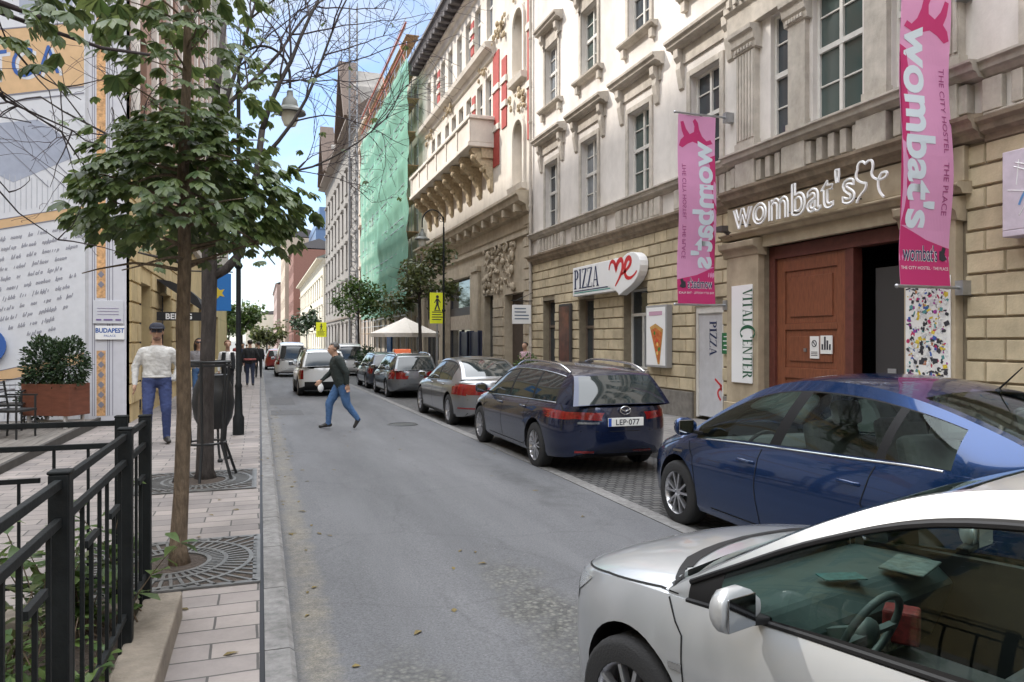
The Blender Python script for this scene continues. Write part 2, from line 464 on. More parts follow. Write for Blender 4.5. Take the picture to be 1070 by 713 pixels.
M['frame_white'] = mat('white_window_paint', (0.62, 0.60, 0.56), 0.55, var=0.1)
M['frame_brown'] = mat('brown_window_paint', (0.16, 0.12, 0.09), 0.6, var=0.2)
M['frame_dark'] = mat('dark_window_paint', (0.05, 0.045, 0.045), 0.5)
M['glass'] = mat('window_glass', (0.035, 0.045, 0.055), 0.06, spec=0.9, bump=0.02, bscale=2.0)
M['glass2'] = mat('window_glass_with_curtain', (0.20, 0.22, 0.24), 0.08, spec=0.9, var=0.5, vscale=2.5, stretch=(1, 1.5, 0.3))
M['glass3'] = mat('window_glass_greenish', (0.05, 0.075, 0.07), 0.06, spec=0.9)
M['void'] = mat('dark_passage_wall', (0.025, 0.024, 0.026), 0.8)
M['door_wood'] = mat('red_brown_door_wood', (0.21, 0.072, 0.036), 0.45, var=0.35, vscale=5, stretch=(1, 6, 1), bump=0.05)
M['door_frame'] = mat('dark_red_door_frame', (0.12, 0.035, 0.025), 0.55, var=0.3)
M['black'] = mat('black_painted_metal', (0.014, 0.015, 0.016), 0.45, var=0.3, vscale=12, bump=0.06, bscale=60)
M['iron'] = mat('dark_green_black_iron', (0.009, 0.011, 0.012), 0.62, var=0.4, vscale=9, bump=0.1, bscale=50, spec=0.25)
M['steel'] = mat('galvanised_steel', (0.42, 0.43, 0.45), 0.4, 0.8, var=0.2)
M['white'] = mat('white_sign_plastic', (0.78, 0.78, 0.78), 0.4)
M['paper'] = mat('white_paper', (0.75, 0.74, 0.72), 0.8, var=0.08)
M['ink'] = mat('dark_ink', (0.03, 0.03, 0.04), 0.7)
M['concrete'] = mat('planter_concrete', (0.24, 0.205, 0.165), 0.9, var=0.3, vscale=8, bump=0.3, bscale=45, dirt=0.4)
M['soil'] = mat('planter_soil', (0.06, 0.045, 0.035), 0.95, var=0.5, vscale=20, bump=0.8, bscale=30)
# ------------------------------------------------------------------ ground
YB = [-40, -10, 0, 9, 16.4, 30, 60, 120, 400]
def strip(name, x0, x1, m, y0=-40, y1=400, dz=0.0, zf=None, nx=1, kind='structure'):
    ys = [y0] + [y for y in YB if y0 < y < y1] + [y1]
    mb = MB()
    vs = []
    for y in ys:
        for i in range(nx + 1):
            x = x0 + (x1 - x0) * i / nx
            z = (zf(x, y) if zf else gz(x, y)) + dz
            vs.append((x, y, z))
    fs = []
    for j in range(len(ys) - 1):
        for i in range(nx):
            a = j * (nx + 1) + i
            fs.append((a, a + 1, a + nx + 2, a + nx + 1))
    mb.add(vs, fs)
    o = mb.build(name, m)
    tag(o, kind=kind)
    return o
mb = MB(); mb.add([(-1500, -600, -4.2), (1500, -600, -4.2), (1500, 2500, -4.2), (-1500, 2500, -4.2)], [(0, 1, 2, 3)])
tag(mb.build('ground', mat('far_ground', (0.12, 0.12, 0.11), 0.9, var=0.3)), kind='structure')
ZR = lambda x, y: -0.02 * (x - 0.2) + gslope(y)
strip('road', 0.17, 3.69, M['asphalt'], zf=ZR)
M['asphalt_patch'] = mat('darker_asphalt_patch', (0.095, 0.095, 0.098), 0.85, var=0.35, vscale=30, bump=0.4, bscale=110)
for (x0, x1, y0, y1) in ((0.25, 1.0, 18.2, 19.6), (0.25, 0.95, 21.5, 24.5)):
    strip('road_patch', x0, x1, M['asphalt_patch'], y0=y0, y1=y1, zf=lambda x, y: ZR(x, y) + 0.004)
strip('parking_edge', 3.69, 3.87, M['kerb'], zf=lambda x, y: ZR(x, y) + 0.006)
strip('parking_strip', 3.87, 5.8, M['sett'], zf=ZR)
strip('pavement', -2.5, -0.004, M['paving'])
strip('drain_slot', -0.004, 0.022, M['steel_dark'], dz=-0.012)
strip('terrace_paving', -30, -2.5, M['paving'], y1=16.5)
strip('square_paving', -60, -2.5, M['paving_right'], y0=62, y1=400)
strip('far_pavement', 5.95, 9.3, M['paving_right'])
def kerb(name, x0, x1, zt, zl, zr):
    """granite kerb stones with joints, rounded arris towards the road"""
    mb = MB()
    y = -12.0
    while y < 160:
        L = 1.0 if y < 40 else 6.0
        s0, s1 = gslope(y), gslope(y + L)
        g = 0.006
        a, b = y + g, y + L - g
        vs = []
        for yy, s in ((a, s0), (b, s1)):
            pr = [(x0, zl), (x0, zt), (x1 - 0.025, zt), (x1, zt - 0.02), (x1, zr)] if zr < zl else [(x0, zl), (x0, zt - 0.02), (x0 + 0.025, zt), (x1, zt), (x1, zr)]
            vs += [(px, yy, pz + s) for px, pz in pr]
        mb.add(vs, [(i, i + 1, i + 6, i + 5) for i in range(4)] + [(0, 1, 2, 3, 4), (9, 8, 7, 6, 5)])
        y += L
    tag(mb.build(name, M['kerb'], clean=True), kind='structure')
kerb('kerb', 0.022, 0.17, 0.1, 0.05, -0.05)
kerb('far_kerb', 5.8, 5.95, -0.006, -0.2, -0.1)

# ------------------------------------------------------------------ facade helpers
class Fac:
    """a facade along the street: y along it, z up, o outwards towards the road"""
    def __init__(s, x, side): s.x, s.side = x, side
    def X(s, o): return s.x + o * s.side
    def box(s, mb, y0, y1, z0, z1, o0, o1): mb.box(s.X(o0), s.X(o1), y0, y1, z0, z1)
    def quad(s, mb, y0, y1, z0, z1, o):
        x = s.X(o)
        vs = [(x, y0, z0), (x, y1, z0), (x, y1, z1), (x, y0, z1)]
        mb.add(vs, [(3, 2, 1, 0) if s.side < 0 else (0, 1, 2, 3)])
    def wall(s, mb, y0, y1, z0, z1, holes, o=0.0, th=0.35):
        ys = sorted({y0, y1} | {min(max(h[k], y0), y1) for h in holes for k in (0, 1)})
        zs = sorted({z0, z1} | {min(max(h[k], z0), z1) for h in holes for k in (2, 3)})
        for j in range(len(zs) - 1):
            run = None
            for i in range(len(ys) - 1):
                yc, zc = (ys[i] + ys[i + 1]) / 2, (zs[j] + zs[j + 1]) / 2
                inside = any(h[0] < yc < h[1] and h[2] < zc < h[3] for h in holes)
                if not inside:
                    if run is None: run = [ys[i], ys[i + 1]]
                    else: run[1] = ys[i + 1]
                if inside or i == len(ys) - 2:
                    if run: s.box(mb, run[0], run[1], zs[j], zs[j + 1], o, o - th)
                    run = None
    def rustic(s, mb, y0, y1, z0, z1, holes, course=0.29, length=0.56, out=0.035, gap=0.014, seed=1):
        rnd = random.Random(seed)
        n = int(round((z1 - z0) / course)); course = (z1 - z0) / n
        for k in range(n):
            a, b = z0 + k * course + gap, z0 + (k + 1) * course - gap
            off = 0 if k % 2 else length / 2
            yy = y0 - off
            while yy < y1:
                p, q = max(yy + gap * .7, y0), min(yy + length - gap * .7, y1)
                yy += length
                segs = [(p, q)]
                for h in holes:
                    if h[2] < b - 0.02 and h[3] > a + 0.02:
                        ns = []
                        for (u, w) in segs:
                            if h[1] <= u or h[0] >= w: ns.append((u, w)); continue
                            if h[0] > u: ns.append((u, h[0]))
                            if h[1] < w: ns.append((h[1], w))
                        segs = ns
                for (u, w) in segs:
                    if w - u > 0.04:
                        e = 0.012; oo = out + rnd.uniform(-0.003, 0.003)
                        x0, x1 = s.X(0), s.X(oo)
                        vs = [(x0, u, a), (x0, w, a), (x0, w, b), (x0, u, b), (x1, u + e, a + e), (x1, w - e, a + e), (x1, w - e, b - e), (x1, u + e, b - e)]
                        fs = [(4, 5, 6, 7), (0, 1, 5, 4), (1, 2, 6, 5), (2, 3, 7, 6), (3, 0, 4, 7)]
                        mb.add(vs, [f[::-1] for f in fs] if s.side < 0 else fs)
    def moulding(s, mb, y0, y1, prof):
        """prof: (o, z) points from bottom to top, open at the wall"""
        n = len(prof)
        vs = [(s.X(o), y, z) for y in (y0, y1) for (o, z) in prof]
        fs = [(i, i + 1, n + i + 1, n + i) for i in range(n - 1)]
        fs += [tuple(range(n)), tuple(range(2 * n - 1, n - 1, -1))]
        if s.side > 0: fs = [f[::-1] for f in fs]
        mb.add(vs, fs)
    def window(s, parent, yc, w, z0, z1, o=-0.14, style='cross', glass=None, fm=None, arch=False, label=None):
        """casement: frame > pane"""
        fm = fm or M['frame_white']; glass = glass or M['glass']
        mb = MB(); a, b = yc - w / 2, yc + w / 2; t = 0.055
        s.box(mb, a, a + t, z0, z1, o, o - 0.07); s.box(mb, b - t, b, z0, z1, o, o - 0.07)
        s.box(mb, a + t, b - t, z0, z0 + t, o, o - 0.07); s.box(mb, a + t, b - t, z1 - t, z1, o, o - 0.07)
        h = z1 - z0
        if style in ('cross', 'cross4'):
            zt = z0 + h * 0.55
            s.box(mb, a + t, b - t, zt - 0.045, zt + 0.045, o + 0.012, o - 0.06)
            s.box(mb, yc - 0.035, yc + 0.035, z0 + t, zt - 0.045, o + 0.006, o - 0.06)
            s.box(mb, yc - 0.035, yc + 0.035, zt + 0.045, z1 - t, o + 0.006, o - 0.06)
            for (p, q) in ((a + t, yc - 0.035), (yc + 0.035, b - t)):
                for zz in (z0 + h * 0.29, z0 + h * 0.79):
                    s.box(mb, p, q, zz - 0.012, zz + 0.012, o - 0.012, o - 0.05)
        elif style == 'transom':
            zt = z0 + h * 0.68
            s.box(mb, a + t, b - t, zt - 0.04, zt + 0.04, o + 0.01, o - 0.06)
            s.box(mb, yc - 0.03, yc + 0.03, z0 + t, zt - 0.04, o + 0.004, o - 0.06)
        elif style == 'narrow':
            zt = z0 + h * 0.52
            s.box(mb, a + t, b - t, zt - 0.05, zt + 0.05, o + 0.03, o - 0.06)
            for zz in (z0 + h * 0.27, z0 + h * 0.77):
                s.box(mb, a + t, b - t, zz - 0.012, zz + 0.012, o - 0.012, o - 0.05)
        f = mb.build('window', fm, parent)
        if label: f['label'] = label
        g = MB(); s.quad(g, a + t * .5, b - t * .5, z0 + t * .5, z1 - t * .5, o - 0.045)
        g.build('pane', glass, f)
        return f
    def hood(s, parent, yc, w, z, con=0.62, name='window_hood'):
        """bracketed cornice over a window"""
        mb = MB()
        s.moulding(mb, yc - w / 2, yc + w / 2, [(0, z - 0.16), (0.10, z - 0.15), (0.13, z - 0.10), (0.26, z - 0.07), (0.28, z), (0.33, z + 0.03), (0.34, z + 0.09), (0, z + 0.16)])
        s.box(mb, yc - w / 2 + 0.14, yc + w / 2 - 0.14, z - 0.5, z - 0.16, 0, 0.05)
        o = mb.build(name, M['trim_grey'], parent)
        for sg in (-1, 1):
            c = MB()
            y = yc + sg * (w / 2 - 0.3)
            c.prism([(s.X(0), y - 0.09, z - 0.16), (s.X(0.2), y - 0.09, z - 0.16), (s.X(0.19), y - 0.09, z - 0.34), (s.X(0.11), y - 0.09, z - 0.45), (s.X(0.13), y - 0.09, z - 0.6), (s.X(0.05), y - 0.09, z - 0.16 - con - 0.25), (s.X(0), y - 0.09, z - 0.16 - con - 0.3)], (0, 0.18, 0))
            c.build('bracket', M['trim_grey'], o)
        return o
    def surround(s, parent, yc, w, z0, z1, b=0.14, o=0.05, m=None):
        mb = MB()
        s.box(mb, yc - w / 2 - b, yc - w / 2, z0, z1 + b, 0, o); s.box(mb, yc + w / 2, yc + w / 2 + b, z0, z1 + b, 0, o)
        s.box(mb, yc - w / 2, yc + w / 2, z1, z1 + b, 0, o)
        return mb.build('window_surround', m or M['trim_grey'], parent, bevel=0.012)
    def sill(s, parent, yc, w, z, m=None, br=True):
        mb = MB()
        s.moulding(mb, yc - w / 2, yc + w / 2, [(0, z - 0.14), (0.09, z - 0.12), (0.14, z - 0.07), (0.2, z - 0.05), (0.21, z), (0, z + 0.03)])
        if br:
            for sg in (-1, 1):
                y = yc + sg * (w / 2 - 0.18)
                s.box(mb, y - 0.08, y + 0.08, z - 0.36, z - 0.14, 0, 0.12)
        return mb.build('window_sill', m or M['trim_grey'], parent)
GL = ['glass', 'glass2', 'glass3']

# ------------------------------------------------------------------ the pale building with the hostel and the pizzeria
FA = Fac(9.24, -1)
A = thing('apartment_building', 'off white old building with beige blockwork ground floor, bracketed windows and a wide hostel gateway', 'building', (9.24, 10, 0))
A.location = (0, 0, 0)
AY0, AY1 = -6.0, 24.5
L1 = [22.6, 19.65, 16.65, 13.7, 6.0, 3.05, 0.1, -2.9]
ground_holes = [(22.3, 23.4, 0.3, 3.05), (19.3, 20.4, 0.3, 2.95), (16.2, 17.5, 0.95, 3.05), (13.05, 14.1, -0.5, 2.45),
                (8.35, 11.72, -0.5, 3.5), (5.55, 6.62, 0.1, 3.1), (2.4, 3.7, 0.9, 3.05), (-0.6, 0.7, 0.9, 3.05)]
mb = MB()
FA.wall(mb, AY0, AY1, -4, 4.4, ground_holes)
upper = []
for yc in L1: upper += [(yc - 0.56, yc + 0.56, 5.46, 7.68), (yc - 0.56, yc + 0.56, 9.62, 11.62)]
bay = [(11.05, 11.55, 5.46, 7.9), (9.3, 10.42, 5.46, 7.9), (8.2, 8.72, 5.46, 7.9)]
upper += bay
upper += [(11.0, 11.6, 9.6, 11.6), (9.3, 10.4, 9.6, 11.6), (8.15, 8.75, 9.6, 11.6)]
mu = MB()
FA.wall(mu, AY0, AY1, 4.4, 15.4, upper)
mu.box(9.6, 20, AY0, AY1, 4.4, 15.0); mu.box(9.6, 20, AY0, 8.2, -4, 4.4); mu.box(9.6, 20, 11.85, AY1, -4, 4.4)
mb.build('ground_floor_wall', M['wall_beige_back'], A)
mu.build('upper_wall', M['wall_white'], A)
rh = ground_holes + [(7.45, 12.75, -1, 4.5)]
for (ya, yb_, sd_) in ((AY0, 7.45, 2), (12.75, AY1, 3)):
    mb = MB(); FA.rustic(mb, ya, yb_, 0.55, 4.38, rh, seed=sd_); mb.build('blockwork', M['wall_beige'], A)
M['plinth'] = mat('grey_plinth_stone', (0.2, 0.185, 0.165), 0.9, var=0.3, dirt=0.4)
def plinth(y0, y1):
    mb = MB(); FA.box(mb, y0, y1, -1.0, 0.53, 0.0, 0.06); mb.build('plinth', M['plinth'], A, bevel=0.01)
for a, b in ((14.16, 16.2), (17.5, 19.3), (20.4, 22.3), (23.4, 24.5), (12.72, 13.0), (6.7, 7.5), (3.7, 5.5), (16.2, 17.5), (0.7, 2.4)): plinth(a, b)
# string courses
mb = MB()
FA.moulding(mb, 12.75, AY1, [(0, 4.36), (0.05, 4.38), (0.07, 4.46), (0.16, 4.5), (0.18, 4.58), (0.24, 4.62), (0.25, 4.67), (0, 4.74)])
FA.moulding(mb, AY0, 7.15, [(0, 4.36), (0.05, 4.38), (0.07, 4.46), (0.16, 4.5), (0.18, 4.58), (0.24, 4.62), (0.25, 4.67), (0, 4.74)])
FA.moulding(mb, 7.15, 12.75, [(0, 4.40), (0.14, 4.42), (0.17, 4.5), (0.27, 4.54), (0.3, 4.62), (0.36, 4.66), (0.37, 4.71), (0, 4.78)])
mb.build('string_course', M['trim_brown'], A)
mb = MB()
for (a, b, e) in ((12.75, AY1, 0), (AY0, 7.15, 0), (7.15, 12.75, 0.12)):
    FA.moulding(mb, a, b, [(0, 5.22), (0.05 + e, 5.24), (0.09 + e, 5.3), (0.15 + e, 5.32), (0.17 + e, 5.40), (0.21 + e, 5.42), (0.21 + e, 5.455), (0, 5.48)])
mb.build('sill_course', M['trim_grey'], A)
for yc in L1:   # the panel of little upright slabs under each window
    mb = MB()
    FA.box(mb, yc - 1.16, yc + 1.16, 4.72, 4.76, 0, 0.09)
    for k in range(6):
        y = yc - 0.7 + k * 0.28
        FA.box(mb, y - 0.075, y + 0.075, 4.78, 5.2, 0, 0.07)
    for sg in (-1, 1): FA.box(mb, yc + sg * 1.02 - 0.14, yc + sg * 1.02 + 0.14, 4.76, 5.2, 0, 0.1)
    mb.build('baluster_panel', M['trim_grey'], A, bevel=0.015)
mb = MB()
y = 7.4
k = 0
while y < 12.6:
    if not any(abs(y - c) < 0.3 for c in (12.1, 10.72, 8.95, 7.75)):
        FA.box(mb, y - 0.07, y + 0.07, 4.80, 5.2, 0, 0.16)
    y += 0.27
for c in (12.1, 10.72, 8.95, 7.75): FA.box(mb, c - 0.3, c + 0.3, 4.76, 5.24, 0, 0.2)
mb.build('baluster_panel', M['trim_grey'], A, bevel=0.015)
rnd = random.Random(5)
for i, yc in enumerate(L1):
    FA.window(A, yc, 1.12, 5.46, 7.68, glass=M[GL[i % 3]])
    FA.surround(A, yc, 1.12, 5.48, 7.68)
    FA.hood(A, yc, 2.45, 8.56)
    FA.window(A, yc, 1.12, 9.62, 11.62, glass=M[GL[(i + 1) % 3]])
    FA.surround(A, yc, 1.12, 9.62, 11.62)
    FA.sill(A, yc, 1.85, 9.58)
    if i != 0 or True:
        FA.hood(A, yc, 1.9, 12.25, con=0.1)
# bay above the gateway
def pilaster(yc, w, o, flutes):
    mb = MB()
    FA.box(mb, yc - w / 2, yc + w / 2, 5.49, 7.45, 0, o)
    FA.box(mb, yc - w / 2 - 0.03, yc + w / 2 + 0.03, 5.49, 5.65, 0, o + 0.03)
    for k in range(flutes):
        y = yc - w / 2 + w * (k + 0.5) / flutes
        FA.box(mb, y - w / flutes * 0.3, y + w / flutes * 0.3, 5.7, 7.4, o, o + 0.022)
    FA.moulding(mb, yc - w / 2 - 0.08, yc + w / 2 + 0.08, [(0, 7.42), (o + 0.02, 7.44), (o + 0.04, 7.55), (o + 0.08, 7.6), (o + 0.1, 7.74), (o + 0.16, 7.78), (o + 0.17, 7.86), (0, 7.9)])
    for k in range(6):
        y = yc - w / 2 + w * (k + 0.5) / 6
        FA.box(mb, y - 0.025, y + 0.025, 7.47, 7.54, o + 0.02, o + 0.07)
    mb.build('pilaster', M['trim_grey'], A)
for yc in (12.15, 7.75): pilaster(yc, 0.56, 0.13, 6)
for yc in (10.73, 8.95): pilaster(yc, 0.44, 0.1, 0)
mb = MB()
FA.moulding(mb, 7.2, 12.7, [(0, 7.92), (0.15, 7.93), (0.18, 8.3), (0.25, 8.36), (0.27, 8.8), (0.36, 8.86), (0.4, 9.0), (0, 9.1)])
for k in range(26):
    y = 7.35 + k * 0.205
    FA.box(mb, y - 0.05, y + 0.05, 8.42, 8.62, 0.25, 0.31)
mb.build('bay_entablature', M['trim_grey'], A)
for (a, b, z0, z1), g, st in zip(bay, ('glass', 'glass3', 'glass'), ('narrow', 'cross', 'narrow')):
    FA.window(A, (a + b) / 2, b - a, z0, z1, o=-0.1, glass=M[g], style=st)
for (a, b) in ((11.0, 11.6), (9.3, 10.4), (8.15, 8.75)):
    FA.window(A, (a + b) / 2, b - a, 9.6, 11.6, glass=M['glass'], style='cross' if b - a > 1 else 'narrow')
# roof cornice and roof
mb = MB()
FA.moulding(mb, AY0, AY1, [(0, 14.3), (0.1, 14.35), (0.15, 14.7), (0.45, 14.85), (0.5, 15.05), (0.6, 15.1), (0.62, 15.3), (0, 15.42)])
mb.build('cornice', M['trim_grey'], A)
mb = MB(); mb.add([(8.7, AY0, 15.38), (8.7, AY1, 15.38), (14, AY1, 19), (14, AY0, 19), (20, AY0, 15), (20, AY1, 15)], [(0, 3, 2, 1), (3, 4, 5, 2), (0, 4, 3), (1, 2, 5)])
mb.build('roof', mat('grey_roof_sheet', (0.16, 0.15, 0.15), 0.7, var=0.3), A)
# a drainpipe at the joint with the ornate neighbour
mb = MB(); mb.tube([(9.14, 24.4, 0.2), (9.14, 24.4, 14.4)], 0.055)
for z in (1.5, 3.8, 6.5, 9.5, 12.5): mb.lathe([(0.057, -0.03), (0.075, -0.03), (0.075, 0.03), (0.057, 0.03)], (9.14, 24.4, z), 10)
mb.build('drainpipe', M['trim_grey'], A, smooth=True)
# ground floor windows
for (yc, w, z0, z1) in ((22.85, 1.1, 0.3, 3.05), (19.85, 1.1, 0.3, 2.95), (16.85, 1.3, 0.95, 3.05), (3.05, 1.3, 0.9, 3.05), (0.05, 1.3, 0.9, 3.05)):
    FA.window(A, yc, w, z0, z1, o=-0.22, style='transom', glass=M['glass'], fm=M['frame_white'] if z0 > 0.5 else M['frame_brown'])
FA.window(A, 6.085, 1.07, 0.1, 3.1, o=-0.25, style='transom', fm=M['frame_dark'])
mb = MB(); FA.box(mb, 16.1, 17.6, 0.86, 0.95, 0.1, -0.3); FA.box(mb, 19.25, 20.45, 0.2, 0.3, 0.08, -0.3); FA.box(mb, 22.25, 23.45, 0.2, 0.3, 0.08, -0.3)
mb.build('stone_sill', M['trim_grey'], A, bevel=0.01)
# pizzeria door: white glazed leaf with the lettering running up it
mb = MB()
FA.box(mb, 13.05, 13.13, 0, 2.45, -0.02, -0.12); FA.box(mb, 14.02, 14.1, 0, 2.45, -0.02, -0.12); FA.box(mb, 13.13, 14.02, 2.3, 2.45, -0.02, -0.12)
df = mb.build('shop_door', M['frame_white'], A)
mb = MB(); FA.box(mb, 13.13, 14.02, 0.03, 2.3, -0.05, -0.09)
mb.build('door_leaf', mat('pale_grey_door_film', (0.5, 0.5, 0.52), 0.35, var=0.1), df)
def serif_strokes(word, h):
    """narrow serif capitals as polygons; returns list of 2D polygons and the width"""
    def rect(x0, y0, x1, y1): return [(x0, y0), (x1, y0), (x1, y1), (x0, y1)]
    T, t, sf = 0.15, 0.055, 0.05
    out = []; x = 0.0
    def arc(cx, cy, rx, ry, a0, a1, T0, n=12):
        o = []; inn = []
        for i in range(n + 1):
            a = R(a0 + (a1 - a0) * i / n); k = T0 * abs(math.cos(a)) + t * abs(math.sin(a))
            o.append((cx + rx * math.cos(a), cy + ry * math.sin(a))); inn.append((cx + (rx - k) * math.cos(a), cy + (ry - k * .8) * math.sin(a)))
        return [[o[i], o[i + 1], inn[i + 1], inn[i]] for i in range(n)]
    for ch in word:
        g = []
        if ch == 'P': g = [rect(.07, 0, .07 + T, 1), rect(0, 0, .29, sf), rect(0, 1 - sf, .2, 1)] + arc(.25, .74, .3, .26, -90, 90, T) + [rect(.2, 1 - t, .27, 1), rect(.2, .48, .27, .48 + t)]; w = .6
        elif ch == 'I': g = [rect(.07, 0, .07 + T, 1), rect(0, 0, .29, sf), rect(0, 1 - sf, .29, 1)]; w = .36
        elif ch == 'Z': g = [rect(.02, 1 - t, .55, 1), rect(0, 0, .56, t), [(0, t), (.16, t), (.55, 1 - t), (.39, 1 - t)], rect(.02, .8, .06, 1), rect(.52, 0, .56, .22)]; w = .63
        elif ch == 'A': g = [[(.25, 1), (.36, 1), (.62, 0), (.46, 0)], [(.25, 1), (.30, 1), (.1, 0), (.05, 0)], rect(.14, .3, .5, .3 + t), rect(0, 0, .2, sf), rect(.4, 0, .68, sf)]; w = .73
        elif ch == 'V': g = [[(.05, 1), (.21, 1), (.40, 0), (.31, 0)], [(.56, 1), (.61, 1), (.40, 0), (.36, 0)], rect(0, 1 - sf, .27, 1), rect(.48, 1 - sf, .67, 1)]; w = .7
        elif ch == 'T': g = [rect(.22, 0, .22 + T, 1), rect(0, 1 - t, .6, 1), rect(.12, 0, .46, sf), rect(0, .8, .04, 1), rect(.56, .8, .6, 1)]; w = .66
        elif ch == 'L': g = [rect(.07, 0, .07 + T, 1), rect(0, 1 - sf, .29, 1), rect(0, 0, .52, t), rect(.48, 0, .52, .25)]; w = .57
        elif ch == 'E': g = [rect(.07, 0, .07 + T, 1), rect(0, 0, .52, t), rect(0, 1 - t, .5, 1), rect(.2, .48, .4, .48 + t), rect(.48, 0, .52, .24), rect(.46, .78, .5, 1)]; w = .6
        elif ch == 'N': g = [rect(.06, 0, .06 + t, 1), rect(.56, 0, .56 + t, 1), [(.03, 1), (.18, 1), (.61, 0), (.5, 0)], rect(0, 0, .18, sf), rect(.47, 1 - sf, .7, 1), rect(0, 1 - sf, .1, 1)]; w = .76
        elif ch == 'R': g = [rect(.07, 0, .07 + T, 1), rect(0, 0, .29, sf), rect(0, 1 - sf, .2, 1)] + arc(.25, .74, .28, .26, -90, 90, T) + [rect(.2, 1 - t, .27, 1), rect(.2, .48, .27, .48 + t), [(.26, .5), (.4, .5), (.66, 0), (.5, 0)], rect(.5, 0, .7, sf)]; w = .73
        elif ch in 'Cc': g = arc(.42, .5, .42, .52, 50, 310, T + .03, 18) + [rect(.64, .68, .69, .95)]; w = .76
        elif ch == ' ': w = .3
        k = 1.55 if ch == 'c' else 1.0
        dy = -(k - 1) * .5 if ch == 'c' else 0
        for p in g: out.append([((x + a * k) * h, (b * k + dy) * h) for a, b in p])
        x += w * k
    return out, x * h
def polys(mb, ps, Mx):
    for p in ps: mb.add([Mx @ Vector((a, b, 0)) for a, b in p], [tuple(range(len(p)))])
def stroke(mb, pts, w, Mx, z=0.0, taper=None):
    """a flat brush stroke along 2D pts"""
    n = len(pts); L = []; Rr = []
    for i, (x, y) in enumerate(pts):
        x0, y0 = pts[max(i - 1, 0)]; x1, y1 = pts[min(i + 1, n - 1)]
        dx, dy = x1 - x0, y1 - y0; d = math.hypot(dx, dy) or 1
        ww = w * (taper(i / (n - 1)) if taper else 1) / 2
        L.append((x - dy / d * ww, y + dx / d * ww)); Rr.append((x + dy / d * ww, y - dx / d * ww))
    vs = [Mx @ Vector((a, b, z)) for a, b in L] + [Mx @ Vector((a, b, z)) for a, b in Rr]
    mb.add(vs, [(i, i + 1, n + i + 1, n + i) for i in range(n - 1)])
def bez(*ps, n=14):
    out = []
    for k in range(0, len(ps) - 1, 3):
        p0, p1, p2, p3 = ps[k:k + 4]
        for i in range(n + (1 if k + 4 >= len(ps) else 0)):
            t = i / n; u = 1 - t
            out.append(tuple(u**3 * p0[j] + 3*u*u*t * p1[j] + 3*u*t*t * p2[j] + t**3 * p3[j] for j in (0, 1)))
    return out
M['red'] = mat('red_sign_paint', (0.55, 0.02, 0.025), 0.4)
M['navy'] = mat('navy_sign_paint', (0.015, 0.03, 0.10), 0.4)
ps, wd = serif_strokes('PIZZA', 0.26)
mb = MB(); polys(mb, ps, frame((9.24 + 0.045, 13.62, 2.12), (0, 0, -1), (0, -1, 0)))
mb.build('lettering', M['navy'], df)
ME = [bez((.02, .62), (.05, 1.05), (.28, 1.0), (.3, .55), (.34, 1.0), (.62, 1.05), (.55, .6), (.5, .3), (.3, .1), (.28, 0)),
      bez((.5, .38), (.75, .5), (.95, .75), (.82, .9), (.7, .98), (.58, .6), (.66, .35), (.74, .12), (.95, .2), (1.08, .42))]
mb = MB()
for s_ in ME: stroke(mb, [(a * .55, b * .5) for a, b in s_], 0.05, frame((9.24 + 0.045, 13.42, 1.02), (0, 0, -1), (0, -1, 0)))
mb.build('lettering', M['red'], df)
# gateway: taupe portal, beam, red-brown door leaf, dark passage
mb = MB()
for a, b in ((11.72, 12.72), (7.5, 8.35)):
    FA.box(mb, a, b, -0.5, 3.6, 0.0, 0.16)
    FA.moulding(mb, a - 0.06, b + 0.06, [(0, 3.36), (0.18, 3.38), (0.22, 3.5), (0.3, 3.54), (0.32, 3.66), (0, 3.72)])
    FA.box(mb, a - 0.04, b + 0.04, -0.6, 0.45, 0.0, 0.21)
FA.box(mb, 8.35, 11.72, 3.5, 3.74, 0.1, -0.35)
FA.moulding(mb, 7.35, 12.8, [(0, 3.725), (0.2, 3.73), (0.24, 3.8), (0.3, 3.82), (0.3, 3.86), (0, 3.9)])
FA.box(mb, 7.4, 12.75, 3.9, 4.39, 0.0, 0.12)
mb.build('portal', M['portal'], A, bevel=0.012)
mb = MB()
FA.box(mb, 11.56, 11.72, -0.5, 3.5, -0.1, -0.34); FA.box(mb, 8.35, 8.5, -0.5, 3.5, -0.1, -0.34); FA.box(mb, 8.5, 11.56, 3.26, 3.5, -0.1, -0.34)
FA.box(mb, 9.62, 9.8, -0.5, 3.26, -0.12, -0.32)
mb.build('gate_frame', M['door_frame'], A, bevel=0.008)
mb = MB()
for (a, b) in ((9.8, 10.02), (11.34, 11.56)): FA.box(mb, a, b, -0.3, 3.26, -0.16, -0.24)
for (a, b) in ((-0.3, 0.12), (1.0, 1.2), (1.9, 2.02), (3.0, 3.26)): FA.box(mb, 10.02, 11.34, a, b, -0.16, -0.24)
for (a, b) in ((0.12, 1.0), (1.2, 1.9), (2.02, 3.0)):
    FA.box(mb, 10.02, 11.34, a, b, -0.19, -0.23)
    FA.box(mb, 10.14, 11.22, a + 0.12, b - 0.12, -0.165, -0.2)
gd = mb.build('gate_leaf', M['door_wood'], A, bevel=0.01)
mb = MB(); FA.box(mb, 10.44, 10.66, 1.38, 1.78, -0.145, -0.16); FA.box(mb, 10.12, 10.4, 1.47, 1.79, -0.145, -0.16)
nt = mb.build('notice', M['paper'], gd)
mb = MB()
for k in range(3): FA.box(mb, 10.47, 10.63, 1.43 + k * 0.03, 1.442 + k * 0.03, -0.142, -0.15)
ring = [(10.55 + 0.055 * math.cos(R(a)), 1.65 + 0.055 * math.sin(R(a))) for a in range(0, 361, 20)]
mb.tube([(9.24 + 0.143, y, z) for y, z in ring], 0.008, 5)
